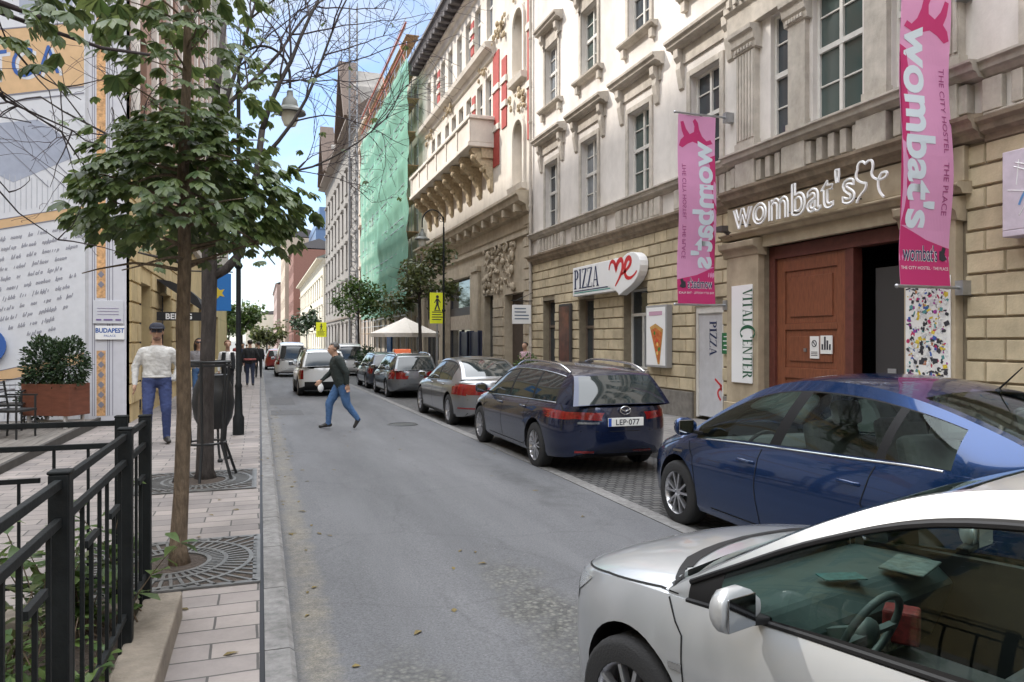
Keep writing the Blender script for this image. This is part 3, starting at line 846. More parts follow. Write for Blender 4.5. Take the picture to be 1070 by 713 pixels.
mb.tube([(9.24 + 0.143, 10.51, 1.61), (9.24 + 0.143, 10.59, 1.69)], 0.008, 5)
for k in range(4): FA.box(mb, 10.15 + k * 0.06, 10.19 + k * 0.06, 1.54, 1.6 + 0.13 * (k % 3) / 2 + .04, -0.142, -0.15)
mb.build('print', M['ink'], nt)
mb = MB(); mb.ball((9.24 + 0.13, 9.93, 1.05), 0.04, nu=10); FA.box(mb, 10.76, 10.82, 1.5, 1.56, -0.14, -0.165)
mb.build('door_knob', M['steel'], gd, smooth=True)
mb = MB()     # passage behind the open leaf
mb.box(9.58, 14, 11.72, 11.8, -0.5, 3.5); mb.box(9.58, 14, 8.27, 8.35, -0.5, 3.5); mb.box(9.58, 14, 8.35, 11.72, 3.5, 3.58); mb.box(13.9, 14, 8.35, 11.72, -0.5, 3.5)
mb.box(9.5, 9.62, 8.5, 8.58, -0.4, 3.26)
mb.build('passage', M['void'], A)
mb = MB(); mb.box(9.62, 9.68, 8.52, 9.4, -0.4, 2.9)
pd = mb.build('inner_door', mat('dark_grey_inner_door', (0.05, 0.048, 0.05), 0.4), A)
mb = MB(); mb.box(9.6, 9.62, 8.98, 9.14, 0.9, 1.25)
mb.build('notice', mat('grey_paper', (0.28, 0.28, 0.28), 0.8), pd)
mb = MB(); mb.box(9.6, 14, 8.3, 11.75, -0.6, -0.02)
mb.build('passage_floor', M['paving_right'], A)
# ------------------------------------------------------------------ ornate white and red building with the long balcony
M['sand'] = mat('sandy_stone_base', (0.46, 0.39, 0.29), 0.9, var=0.2, vscale=3, bump=0.2, dirt=0.3)
M['cream_white'] = mat('cream_white_stucco', (0.66, 0.61, 0.54), 0.9, var=0.12, vscale=2, bump=0.12, dirt=0.2)
M['red_panel'] = mat('red_tile_panel', (0.36, 0.05, 0.04), 0.7, var=0.25)
M['console'] = mat('ochre_carved_stone', (0.47, 0.38, 0.25), 0.9, var=0.35, vscale=8, bump=0.3)
M['dark_cornice'] = mat('dark_cornice_paint', (0.10, 0.09, 0.09), 0.8, var=0.3)
O = thing('palace_building', 'ornate white and red palace with a long balcony on carved consoles', 'building')
OY0, OY1 = 24.5, 43.2
gh = [(25.3, 27.5, -0.5, 3.5), (29.0, 30.3, 0.2, 3.6), (32.6, 37.2, -0.5, 4.7), (38.4, 42.6, -0.5, 4.7)]
mb = MB(); FA.wall(mb, OY0, OY1, -4, 6.4, gh, o=0.03, th=0.5)
mb.build('ground_floor_wall', M['sand'], O)
mb = MB(); FA.rustic(mb, OY0, 25.2, 0.3, 6.3, [], course=0.4, length=0.7, out=0.09, seed=9); mb.build('blockwork', M['sand'], O)
mb = MB(); FA.rustic(mb, 27.6, 28.9, 0.3, 3.4, [], course=0.4, length=0.7, out=0.09, seed=9)
mb.build('blockwork', M['sand'], O)
for yc in (31.4, 37.8, 42.9):
    mb = MB(); FA.box(mb, yc - 0.5, yc + 0.5, -0.5, 4.9, 0.03, 0.16); FA.box(mb, yc - 0.56, yc + 0.56, 4.75, 5.0, 0.03, 0.22); FA.box(mb, yc - 0.56, yc + 0.56, -0.5, 0.6, 0.03, 0.2)
    mb.build('pilaster', M['sand'], O, bevel=0.015)
oh = []
row1 = [29.8, 31.1, 32.9, 34.3, 35.7, 37.1, 38.9, 40.3]
row2 = [29.6, 31.4, 33.0, 34.6, 36.4, 38.0, 39.8, 41.4]
for y in row1: oh.append((y - 0.42, y + 0.42, 10.3, 13.0))
for y in row2: oh.append((y - 0.45, y + 0.45, 14.6, 16.6))
nich = [(25.3, 26.4, 11.6, 14.2), (25.3, 26.4, 7.5, 10.0)]
mb = MB(); FA.wall(mb, OY0, OY1, 6.4, 17.6, oh + nich)
mb.box(9.6, 20, OY0, OY1, -4, 17.4)
for (a, b, z0, z1) in nich: FA.box(mb, a, b, z0, z1, -0.3, -0.34)
mb.build('upper_wall', M['cream_white'], O)
for y in row1: FA.window(O, y, 0.84, 10.3, 13.0, style='transom', glass=M['glass'])
for y in row2: FA.window(O, y, 0.9, 14.6, 16.6, style='transom', glass=M['glass2'])
for (yc, w, z0, z1) in ((28.65, 0.8, 8.9, 13.6), (27.6, 0.6, 10.2, 13.0), (32.0, 0.5, 11.2, 12.8), (41.3, 0.7, 8.6, 11.6), (32.2, 0.5, 14.8, 16.3), (38.9, 0.6, 14.7, 16.4), (24.75, 0.3, 9, 15)):
    mb = MB(); FA.box(mb, yc - w / 2, yc + w / 2, z0, z1, 0, 0.04); mb.build('red_panel', M['red_panel'], O)
    for zz in (z0 + (z1 - z0) * .33, z0 + (z1 - z0) * .68):
        mb = MB(); FA.box(mb, yc - w / 2 - .05, yc + w / 2 + .05, zz - 0.12, zz + 0.12, 0, 0.09); mb.build('stone_band', M['cream_white'], O)
def arch_surround(mb, y0, y1, z0, z1, b=0.16, o=0.1):
    yc, r = (y0 + y1) / 2, (y1 - y0) / 2
    FA.box(mb, y0 - b, y0, z0, z1 - r, 0, o); FA.box(mb, y1, y1 + b, z0, z1 - r, 0, o)
    for k in range(10):
        a0, a1 = math.pi * k / 10, math.pi * (k + 1) / 10
        q = [(yc + rr * math.cos(a), z1 - r + rr * math.sin(a)) for rr, a in ((r, a0), (r + b, a0), (r + b, a1), (r, a1))]
        mb.prism([(FA.X(0), a, c) for a, c in q], (FA.side * o, 0, 0))
        q = [(yc + r * math.cos(a), z1 - r + r * math.sin(a)) for a in (a0, a1)] + [(yc + r * math.cos(a1), z1 + 0.02), (yc + r * math.cos(a0), z1 + 0.02)]
        mb.prism([(FA.X(0), a, c) for a, c in q], (FA.side * 0.03, 0, 0))
for (a, b, z0, z1) in nich:
    mb = MB(); arch_surround(mb, a, b, z0, z1)
    FA.moulding(mb, a - .25, b + .25, [(0, z0 - .25), (.2, z0 - .2), (.25, z0), (0, z0 + .02)])
    mb.build('niche_surround', M['cream_white'], O)
def scrolls(mb, y0, y1, z0, z1, n, o, seed, r=(0.07, 0.17)):
    rnd = random.Random(seed)
    for k in range(n):
        y, z = rnd.uniform(y0, y1), rnd.uniform(z0, z1); rr = rnd.uniform(*r); oo = o + rnd.uniform(-.02, .1)
        if k % 3: mb.ball((FA.X(oo), y, z), rr * .7, rr, rr * rnd.uniform(.7, 1.4), 8, 6)
        else:
            pts = [(FA.X(oo + .02), y + rr * 1.5 * (1 - t / 14) * math.cos(t * .6), z + rr * 1.5 * (1 - t / 14) * math.sin(t * .6)) for t in range(13)]
            mb.tube(pts, rr * .32, 6)
mb = MB(); scrolls(mb, 26.2, 30.2, 3.7, 5.5, 110, 0.03, 4, (.07, .15)); mb.build('carved_relief', M['sand'], O, smooth=True)
for i, (y, z) in enumerate(((25.85, 10.7), (25.85, 14.9), (28.0, 14.2), (30.4, 13.6), (36.4, 13.6), (41, 13.4))):
    mb = MB(); scrolls(mb, y - .8, y + .8, z - .4, z + .4, 20, 0.06, 20 + i, (.05, .13)); mb.build('carved_relief', M['console'], O, smooth=True)
# cornices
mb = MB()
FA.moulding(mb, OY0, OY1, [(0.03, 5.5), (0.15, 5.55), (0.15, 5.75), (0.2, 5.8), (0.03, 5.85)])
FA.moulding(mb, OY0, OY1, [(0.03, 6.3), (0.2, 6.36), (0.24, 6.6), (0.5, 6.72), (0.55, 6.9), (0.62, 6.95), (0.62, 7.05), (0, 7.12)])
y = OY0 + .6
while y < OY1: FA.box(mb, y - .12, y + .12, 6.4, 6.68, 0.2, 0.48); y += 1.35
mb.build('string_course', M['sand'], O)
mb = MB()
FA.moulding(mb, 28.9, OY1, [(0, 13.5), (.1, 13.55), (.16, 13.8), (.4, 13.9), (.45, 14.1), (0, 14.2)])
mb.build('window_cornice', M['cream_white'], O)
mb = MB()
FA.moulding(mb, OY0, OY1, [(0, 17.0), (.1, 17.05), (.15, 17.3), (.3, 17.4), (.3, 17.5), (0, 17.6)])
mb.build('eaves_band', M['cream_white'], O)
mb = MB()
FA.moulding(mb, OY0, OY1, [(0, 17.6), (.75, 17.7), (.85, 18.0), (.95, 18.05), (.95, 18.2), (0, 18.4)])
y = OY0 + .3
while y < OY1: FA.box(mb, y - .13, y + .13, 17.5, 17.72, .28, .8); y += 0.7
mb.build('cornice', M['dark_cornice'], O)
mb = MB(); mb.add([(8.6, OY0, 18.35), (8.6, OY1, 18.35), (13, OY1, 21), (13, OY0, 21), (20, OY0, 18), (20, OY1, 18)], [(0, 3, 2, 1), (3, 4, 5, 2), (0, 4, 3), (1, 2, 5)])
mb.build('roof', M['dark_cornice'], O)
# balcony
bal = MB()
FA.box(bal, 28.9, 41.4, 9.72, 9.9, 0, 1.15)
FA.box(bal, 28.9, 29.1, 9.9, 10.85, 0, 1.05); FA.box(bal, 41.2, 41.4, 9.9, 10.85, 0, 1.05); FA.box(bal, 29.1, 41.2, 9.9, 10.85, 0.88, 1.05)
FA.box(bal, 28.8, 41.5, 10.85, 11.0, 0.8, 1.14); FA.box(bal, 28.8, 29.12, 10.85, 11.0, 0, 0.8)
for k in range(7): FA.box(bal, 29.0 + k * 2.03 - .12, 29.0 + k * 2.03 + .12, 9.9, 10.85, 1.05, 1.1)
bo = bal.build('balcony', M['cream_white'], O, bevel=0.02)
for k in range(8):
    y = 29.3 + k * 1.66
    mb = MB()
    pr = [(0, 9.7), (.95, 9.7), (.96, 9.52), (0.72, 9.36), (0.76, 9.2), (0.55, 9.0), (0.36, 8.95), (0.32, 8.65), (0.18, 8.45), (0.14, 8.1), (0, 7.9)]
    mb.prism([(FA.X(o), y - .22, z) for o, z in pr], (0, .44, 0))
    mb.ball((FA.X(.78), y, 9.36), .16, .26, .17, 10, 8); mb.ball((FA.X(.4), y, 8.92), .13, .25, .15, 10, 8)
    mb.build('console', M['console'], bo, bevel=0.03)
mb = MB(); FA.box(mb, 29.0, 41.3, 9.3, 9.71, 0, 0.55); mb.build('balcony_soffit', M['console'], bo)
# shop fronts and doors at street level
for (a, b, z1) in ((32.6, 37.2, 4.7), (38.4, 42.6, 4.7)):
    mb = MB()
    FA.box(mb, a, b, 2.9, 3.3, -0.2, -0.3); FA.box(mb, a, a + .1, -.5, z1, -.2, -.3); FA.box(mb, b - .1, b, -.5, z1, -.2, -.3); FA.box(mb, (a + b) / 2 - .06, (a + b) / 2 + .06, -.5, 2.9, -.2, -.3)
    f = mb.build('shop_window', M['frame_dark'], O)
    mb = MB(); FA.quad(mb, a, b, -.5, z1, -.27); mb.build('pane', M['glass'], f)
    mb = MB(); FA.box(mb, a + .3, b - .3, 2.2, 2.9, -.14, -.19); mb.build('shop_blind', mat('beige_shop_blind', (.4, .34, .27), .9, var=.2), f)
mb = MB(); FA.box(mb, 25.3, 27.5, -.5, 3.5, -.3, -.4); d = mb.build('street_door', mat('dark_oak_door', (.07, .05, .04), .6, var=.3), O)
mb = MB(); FA.box(mb, 29.0, 30.3, .2, 3.6, -.25, -.3); mb.build('window', M['glass'], O)

# ------------------------------------------------------------------ building wrapped in green scaffold netting
FN = Fac(9.24, -1)
N = thing('building_under_repair', 'tall building hidden behind mint green scaffold netting', 'building')
mb = MB()
hn = []
for z in (1, 4.6, 8.2, 11.8, 15.4):
    for k in range(7): hn.append((44.6 + k * 2.9, 45.8 + k * 2.9, z, z + 2.2))
FN.wall(mb, 43.2, 65, -4, 19, hn); mb.box(9.6, 20, 43.2, 65, -4, 18.8)
mb.build('wall', mat('buff_render', (.42, .37, .3), .9, var=.2), N)
for (a, b, z0, z1) in hn: FN.window(N, (a + b) / 2, b - a, z0, z1, style='transom')
SCF = thing('scaffold', 'steel scaffold with plank decks and red brown beams above green netting', 'scaffold')
ys = [43.3 + k * 2.0 for k in range(11)]
for y in ys:
    for o in (0.25, 0.95):
        mb = MB(); mb.tube([(FN.X(o), y, -.5), (FN.X(o), y, 20.4 if o < .5 else 19.6)], .03, 6); mb.build('standard', M['steel'], SCF)
mb0 = None
for j, z in enumerate((2.2, 4.2, 6.2, 8.2, 10.2, 12.2, 14.2, 16.2, 18.2, 20.0)):
    mb = MB(); FN.box(mb, 43.2, 63.5, z - .03, z + .02, .2, .98); mb.build('deck', mat('scaffold_plank', (.3, .2, .11), .9, var=.4) if j == 0 else bpy.data.materials['scaffold_plank'], SCF)
    for (zz, o) in ((z + .5, 1.0), (z + 1.0, 1.0)):
        mb = MB(); mb.tube([(FN.X(o), 43.2, zz), (FN.X(o), 63.5, zz)], .025, 6); mb.build('guard_rail', M['steel'], SCF)
for (a, b, c) in ((43.4, 45.6, 18.4), (50, 52, 18.4), (57, 59, 18.4)):
    mb = MB(); mb.tube([(FN.X(1.0), a, c), (FN.X(1.0), b, c + 2)], .03, 6); mb.build('brace', mat('rust_red_tube', (.35, .08, .04), .6), SCF)
for z in (19.3, 20.6): 
    mb = MB(); mb.tube([(FN.X(1.05), 43, z), (FN.X(1.05), 63, z)], .06, 6); mb.build('guard_rail', bpy.data.materials['rust_red_tube'], SCF)
# netting: a sheet drawn in between the ties
m, n_, l_, p_ = _mat('mint_scaffold_net')
n_.clear()
o_ = n_.new('ShaderNodeOutputMaterial'); mixs = n_.new('ShaderNodeMixShader'); tr = n_.new('ShaderNodeBsdfTransparent'); add = n_.new('ShaderNodeMixShader'); df_ = n_.new('ShaderNodeBsdfDiffuse'); tl = n_.new('ShaderNodeBsdfTranslucent')
df_.inputs['Color'].default_value = (.33, .64, .51, 1); tl.inputs['Color'].default_value = (.38, .70, .56, 1)
mixs.inputs[0].default_value = .72; add.inputs[0].default_value = .4
l_.new(df_.outputs[0], add.inputs[1]); l_.new(tl.outputs[0], add.inputs[2]); l_.new(tr.outputs[0], mixs.inputs[1]); l_.new(add.outputs[0], mixs.inputs[2]); l_.new(mixs.outputs[0], o_.inputs[0])
M['net'] = m
def net(y0, y1, z0, z1, o, seed, taper=0.0):
    mb = MB(); ny, nz_ = int((y1 - y0) / .4), int((z1 - z0) / .4)
    vs = []
    for j in range(nz_ + 1):
        for i in range(ny + 1):
            y = y0 + (y1 - y0) * i / ny; z = z0 + (z1 - z0) * j / nz_
            tie = abs(math.sin(math.pi * (y - 43.3) / 2.0)) * abs(math.sin(math.pi * (z - .2) / 2.0))
            b = -.16 * tie + .14 * noise.noise((y * .5, z * .5, seed)) + .06 * noise.noise((y * 2.2, z * 1.7, seed))
            vs.append((FN.X(o + b), y, z + .12 * noise.noise((y, seed, 0)) * (j == nz_)))
    mb.add(vs, [(j * (ny + 1) + i, j * (ny + 1) + i + 1, (j + 1) * (ny + 1) + i + 1, (j + 1) * (ny + 1) + i) for j in range(nz_) for i in range(ny)])
    return mb.build('netting', M['net'], None, smooth=True, angle=180)
nt = net(42.6, 63.5, 3.4, 18.4, 1.1, 3)
tag(nt, 'mint green debris netting hung down the front of the scaffold', 'netting')

# ------------------------------------------------------------------ buildings further along the right side
def simple_building(label, x, y0, y1, h, wall, rows, n, w, trim, roof=None, base=None, name='town_house', ohang=.5, glass='glass', depth=12, roofh=2.5, surr=True, split=None):
    f = Fac(x, -1); b = thing(name, label, 'building')
    hs = []
    for (z0, z1) in rows:
        for k in range(n):
            yc = y0 + (y1 - y0) * (k + .5) / n; hs.append((yc - w / 2, yc + w / 2, z0, z1))
    mb = MB(); f.wall(mb, y0, y1, -6, h, hs); mb.box(f.X(-.36), f.X(-depth), y0, y1, -6, h - .2)
    mb.build('wall', wall, b)
    for (a, c, z0, z1) in hs:
        f.window(b, (a + c) / 2, c - a, z0, z1, style='transom', glass=M[glass], fm=trim)
        if surr:
            mb = MB(); f.moulding(mb, a - .25, c + .25, [(0, z1 + .1), (.25, z1 + .15), (.28, z1 + .32), (0, z1 + .4)]); f.box(mb, a - .2, c + .2, z0 - .18, z0 - .02, 0, .16)
            mb.build('window_trim', wall, b)
    mb = MB(); f.moulding(mb, y0, y1, [(0, h - .7), (.1, h - .65), (.15, h - .3), (ohang, h - .15), (ohang, h + .05), (0, h + .1)]); f.moulding(mb, y0, y1, [(0, rows[0][1] + .7), (.15, rows[0][1] + .75), (.15, rows[0][1] + .95), (0, rows[0][1] + 1.0)])
    mb.build('cornice', trim if trim is not M['frame_white'] else wall, b)
    X = f.X
    mb = MB(); mb.add([(X(ohang), y0, h + .1), (X(ohang), y1, h + .1), (X(-depth / 2), y1, h + roofh), (X(-depth / 2), y0, h + roofh), (X(-depth), y0, h), (X(-depth), y1, h)], [(0, 3, 2, 1), (3, 4, 5, 2), (0, 4, 3), (1, 2, 5)])
    mb.build('roof', roof or M['dark_cornice'], b)
    return b, f
M['grey_render'] = mat('warm_grey_render', (.23, .212, .19), .9, var=.2, vscale=2, dirt=.3)
M['pale_render'] = mat('pale_yellow_render', (.6, .55, .44), .9, var=.12, dirt=.15)
M['brown_roof'] = mat('brown_tile_roof', (.12, .085, .065), .85, var=.3)
simple_building('narrow beige house between green netting and tall grey building', 9.24, 65, 73, 21.5, mat('beige_render', (.5, .42, .34), .9, var=.2, dirt=.25), [(1, 3.6), (6, 8.4), (10, 12.4), (14, 16.4), (17.8, 19.8)], 3, 1.2, M['frame_white'], M['brown_roof'])
G, FG = simple_building('tall warm grey apartment building with a brown roof gable', 9.24, 73, 112, 24, M['grey_render'], [(.6, 3.4), (5.6, 8.2), (9.8, 12.4), (14, 16.6), (18.2, 20.6)], 9, 1.5, M['frame_brown'], M['brown_roof'], ohang=1.1, roofh=6)
for yc in (79, 104):
    mb = MB(); mb.prism([(FG.X(.15), yc - 4.5, 24.1), (FG.X(.15), yc + 4.5, 24.1), (FG.X(.15), yc + 2.6, 28), (FG.X(.15), yc, 30.5), (FG.X(.15), yc - 2.6, 28)], (3.5, 0, 0))
    g_ = mb.build('gable', M['grey_render'], G)
    mb = MB()
    for sg in (-1, 1): mb.bar((FG.X(.5), yc + sg * 5.1, 23.9), (FG.X(.5), yc, 31.1), .5, 1.8, (1, 0, 0))
    mb.build('gable_roof', M['brown_roof'], g_)
    for k in (-1, 0, 1):
        mb = MB(); FG.box(mb, yc + k * 1.9 - .5, yc + k * 1.9 + .5, 24.8, 27, .15, .2); mb.build('window', M['glass'], g_)
simple_building('pale cream house with a long row of windows beyond the tall grey building', 9.0, 113, 180, 14, M['pale_render'], [(.3, 2.6), (4.2, 6.8), (8.6, 11.2)], 14, 1.7, M['frame_white'], mat('grey_green_roof', (.22, .24, .22), .7, var=.2), ohang=1.0, roofh=3)
simple_building('dull red brick house far down the street', 7.6, 184, 214, 24, mat('dull_red_brick', (.21, .10, .075), .9, var=.3), [(0, 3), (4.5, 7), (9, 11.5), (13.5, 16), (18, 20.5)], 6, 2, M['frame_white'], surr=False)
simple_building('tall peach facade far down the street with small attic top', 6.6, 216, 262, 31, mat('peach_render', (.42, .34, .26), .9, var=.15), [(0, 3), (5, 8), (11, 14), (17, 20), (23, 26)], 7, 2.4, M['frame_white'], surr=False)
simple_building('pink far facade at the end of the parked cars', 5.4, 264, 330, 21, mat('pink_render', (.33, .24, .21), .9, var=.15), [(0, 3), (5, 8), (11, 14), (16, 18.5)], 10, 2.4, M['frame_white'], surr=False)
simple_building('pale low house closing the view at the end of the left pavement', -6, 340, 380, 13, M['pale_render'], [(0, 3), (4.5, 7.5), (8.6, 11)], 5, 3, M['frame_white'], surr=False, depth=40)
mb = MB(); mb.box(13, 34, 186, 214, -6, 31); mb.box(14, 17, 188, 200, 31, 35); mb.box(18.5, 30, 188, 206, 31, 40)
TW = thing('office_tower', 'blue grey glass office block rising behind the cream house', 'building')
mb.build('tower_body', mat('blue_grey_glass_wall', (.10, .155, .26), .35, var=.15, vscale=.3), TW)
for k in range(10):
    mb = MB(); mb.box(12.9, 13.0, 186, 214, 2 + k * 3, 2.25 + k * 3); mb.box(13.0, 34, 185.9, 186.0, 2 + k * 3, 2.25 + k * 3); mb.build('spandrel', mat('slate_spandrel', (.05, .08, .15), .5) if k == 0 else bpy.data.materials['slate_spandrel'], TW)
# ------------------------------------------------------------------ left side: corner building with the painted wall
FL = Fac(-2.5, 1)
L = thing('corner_building', 'ochre and brown corner building with printed white wall facing the terrace', 'building')
M['ochre'] = mat('ochre_blockwork_render', (.50, .385, .20), .9, var=.18, vscale=3, bump=.2, dirt=.25, island=.08)
M['brown_render'] = mat('brown_pink_render', (.27, .16, .115), .9, var=.2, dirt=.2)
lh = [(17.7, 19.4, -.3, 3.0), (21.2, 23.6, .6, 3.0), (25.5, 27.2, -.3, 3.0), (29, 31.4, .5, 3.1), (34, 36, -.3, 3.1), (39, 42, .5, 3.1), (46, 49, .5, 3.1)]
mb = MB(); FL.wall(mb, 16.4, 62, -4, 5.2, lh); mb.build('ground_floor_wall', M['ochre'], L)
mb = MB(); FL.rustic(mb, 16.4, 30, .4, 5.0, lh, course=.42, length=.8, out=.04); mb.build('blockwork', M['ochre'], L)
uh = []
for z in (6.4, 10.2, 14.0, 17.4):
    for k in range(15): uh.append((17.6 + k * 3.0, 18.8 + k * 3.0, z, z + 2.2))
mb = MB(); FL.wall(mb, 16.4, 62, 5.2, 20.4, uh); mb.box(-2.86, -30, 16.45, 62, -4, 20.3); mb.build('upper_wall', M['brown_render'], L)
for (a, b, z0, z1) in uh: FL.window(L, (a + b) / 2, b - a, z0, z1, style='transom', glass=M['glass'])
for (a, b, z0, z1) in lh: FL.window(L, (a + b) / 2, b - a, max(z0, .05), z1, o=-.2, style='transom', glass=M['glass'], fm=M['frame_dark'])
for k in range(16):
    y = 16.55 + k * 3.0
    mb = MB(); FL.box(mb, y, y + .42, 5.6, 19.7, 0, .12); mb.build('pilaster', mat('white_pilaster_render', (.6, .55, .5), .9, var=.15) if k == 0 else bpy.data.materials['white_pilaster_render'], L)
mb = MB(); FL.moulding(mb, 16.4, 62, [(0, 5.1), (.15, 5.15), (.2, 5.4), (0, 5.5)]); mb.build('string_course', bpy.data.materials['white_pilaster_render'], L)
mb = MB(); FL.moulding(mb, 16.4, 62, [(0, 19.7), (.15, 19.8), (.5, 20.2), (.55, 20.5), (0, 20.6)]); mb.build('cornice', bpy.data.materials['white_pilaster_render'], L)
mb = MB(); mb.add([(-2.0, 16.4, 20.5), (-2.0, 62, 20.5), (-12, 62, 22.5), (-12, 16.4, 22.5), (-30, 16.4, 20.4), (-30, 62, 20.4)], [(0, 1, 2, 3), (3, 2, 5, 4), (0, 3, 4), (1, 5, 2)]); mb.build('roof', M['brown_roof'], L)
# printed wall facing the terrace, all in the plane y = 16.4
WY = 16.4
mb = MB(); mb.box(-30, -2.5, WY, WY + .05, -4, 20.4); mb.build('side_wall', mat('pale_grey_side_wall', (.52, .52, .54), .9, var=.1, dirt=.2), L)
def wpt(u, v, dy=0.0):
    t = (u - 535) / 760; S_, C_ = math.sin(math.atan(263 / 760)), math.cos(math.atan(263 / 760))
    d = (WY - dy) / (C_ - S_ * t)
    return (d * (S_ + C_ * t), WY - dy, CZ + (355 - v) * d / 760)
MU = thing('printed_wall_banner', 'white printed banner with slanted orange bands and rows of grey writing on the side wall', 'banner')
def sheet(name, poly, m, layer, parent=MU):
    mb = MB(); mb.prism([(x, WY - .012 - .004 * layer, z) for x, z in poly], (0, .004, 0) if layer else (0, .012, 0))
    return mb.build(name, m, parent)
M['mur_white'] = mat('banner_white', (.60, .61, .64), .7, var=.06)
M['mur_grey'] = mat('banner_blue_grey', (.33, .36, .44), .7, var=.1)
M['mur_tan'] = mat('banner_tan', (.60, .40, .22), .7, var=.1)
M['mur_blue'] = mat('banner_blue', (.03, .10, .34), .6)
M['mur_line'] = mat('banner_line_grey', (.2, .2, .24), .7)
sheet('banner_sheet', [(-11, .15), (-3.28, .15), (-3.28, 9.4), (-11, 9.4)], M['mur_white'], 0)
SL = .245   # slope of every band
def band_(xz, h, x0=-11, x1=-3.3):
    x, z = xz
    return [(x0, z + (x0 - x) * SL), (x1, z + (x1 - x) * SL), (x1, z + h + (x1 - x) * SL), (x0, z + h + (x0 - x) * SL)]
sheet('slanted_band', band_((-4.66, 6.42), 1.25), M['mur_tan'], 1)
for k in (-.03, 1.25, -.16): sheet('outline', band_((-4.66, 6.42 + k), .025), M['mur_line'], 2)
sheet('slanted_band', band_((-4.66, 3.86), .17), M['mur_tan'], 1)
for k in (-.02, .17): sheet('outline', band_((-4.66, 3.86 + k), .015), M['mur_line'], 2)
sheet('slanted_band', band_((-4.66, .93), .2), M['mur_tan'], 1)
for k in (-.02, .2): sheet('outline', band_((-4.66, .93 + k), .015), M['mur_line'], 2)
sheet('window_print', [(-4.4, 8.0), (-3.5, 8.2), (-3.5, 9.3), (-4.4, 9.3)], M['mur_grey'], 1)
sheet('window_print', [(-5.6, 5.3), (-4.5, 4.75), (-3.5, 5.3), (-3.7, 5.75), (-4.1, 6.0), (-5.3, 5.75)], M['mur_grey'], 1)
for k in range(7):
    x = -5.4 + k * .3
    sheet('outline', [(x, 6.2), (x + .02, 6.2), (x + 1.5, 4.7 + .1 * k * 0), (x + 1.48, 4.7)] if x + 1.5 < -3.3 else [(x, 6.2), (x + .02, 6.2), (-3.3, 6.2 - (-3.3 - x)), (-3.32, 6.2 - (-3.32 - x))], M['mur_line'], 2)
mb = MB()
for k in range(30):
    x = -6 + k * .09
    if x < -3.35: mb.box(x, x + .012, WY - .02, WY - .018, 4.15 + (x + 4.66) * SL, 4.9 - abs((x + 4.6)) * .1)
    if x < -3.35: mb.box(x, x + .012, WY - .02, WY - .018, .2, .85 + (x + 4.66) * SL)
mb.build('ruled_lines', mat('banner_faint_line', (.42, .43, .47), .7), MU)
ang = math.atan(SL)
ca, sa = math.cos(ang), math.sin(ang)
me = text_mesh('KOLCSONOUTCA'.replace('O', 'Ó', 0), 0.62, 'RIGHT', spacing=1.25)
mb = MB(); mb.mesh(text_mesh('OUTCA', .82, 'RIGHT', spacing=1.15), frame((-3.72, WY - .022, 6.95), (ca * .72, 0, sa * .72), (0, 0, 1))); mb.build('lettering', M['mur_blue'], MU)
mb = MB(); mb.mesh(text_mesh('OUTCA', .82, 'RIGHT', spacing=1.15), frame((-3.66, WY - .019, 6.91), (ca * .72, 0, sa * .72), (0, 0, 1))); mb.build('lettering', M['mur_white'], MU)
rnd = random.Random(12)
M['mur_text'] = mat('banner_text_grey', (.22, .22, .26), .7)
for k in range(13):     # rows of slanted writing too small to read
    z = 3.62 - k * .192
    xa = -5.6 + rnd.uniform(0, .3) + (.0 if k < 9 else .9 + (k - 9) * .22); xb = -3.42 - rnd.uniform(0, .25) - (0 if k < 9 else (k - 8) * .16)
    mb = MB(); x = xa
    while x < xb:
        wl_ = rnd.uniform(.08, .34)
        n_l = max(2, int(wl_ / .042))
        for q in range(n_l):
            xx = x + q * .042; hh = rnd.choice((.052, .052, .052, .085, .085)); lo = rnd.choice((0, 0, 0, 0, -.028)); kind_ = rnd.randint(0, 3)
            zz = z + (xx + 4.66) * SL
            def bar_(u0, w0, z0_, z1_): mb.add([(xx + u0 + z0_ * .28, WY - .018, zz + z0_), (xx + u0 + w0 + z0_ * .28, WY - .018, zz + z0_), (xx + u0 + w0 + z1_ * .28, WY - .018, zz + z1_), (xx + u0 + z1_ * .28, WY - .018, zz + z1_)], [(0, 1, 2, 3)])
            bar_(0, .0115, lo, hh)
            if kind_ != 1: bar_(.02, .0105, 0, .05)
            if kind_ in (0, 2): bar_(.0115, .009, .041, .05)
            if kind_ in (0, 3): bar_(.0115, .009, 0, .009)
        x += wl_ + .07
    mb.build('text_row', M['mur_text'], MU)
# printed strip, poster and sign between the banner and the corner
ST = thing('printed_wall_strip', 'narrow white wall strip printed with an orange ornament column beside the corner', 'banner')
sheet('strip_sheet', [(-3.22, .1), (-2.55, .1), (-2.55, 9.4), (-3.22, 9.4)], mat('strip_white', (.56, .56, .6), .7, var=.06), 0, ST)
M['orn'] = mat('ornament_orange', (.62, .36, .17), .7, var=.5, vscale=14)
for (z0, z1) in ((.2, 1.5), (2.55, 9.2)): sheet('ornament_column', [(-3.08, z0), (-2.92, z0), (-2.92, z1), (-3.08, z1)], M['orn'], 1, ST)
for x in (-3.16, -3.12, -2.89, -2.86, -2.8): sheet('outline', [(x, .2), (x + .012, .2), (x + .012, 9.2), (x, 9.2)], M['mur_line'], 1, ST)
for k in range(14):
    z = .35 + k * .2
    if 1.4 < z < 2.6: continue
    sheet('ornament', [(-3.0, z), (-2.94, z + .07), (-3.0, z + .14), (-3.06, z + .07)], M['mur_line'], 2, ST)
def board(name, label, cat, x0, x1, z0, z1, y, m):
    mb = MB(); mb.box(x0, x1, y - .02, y, z0, z1); o = mb.build(name, m, None, bevel=.004); return tag(o, label, cat)
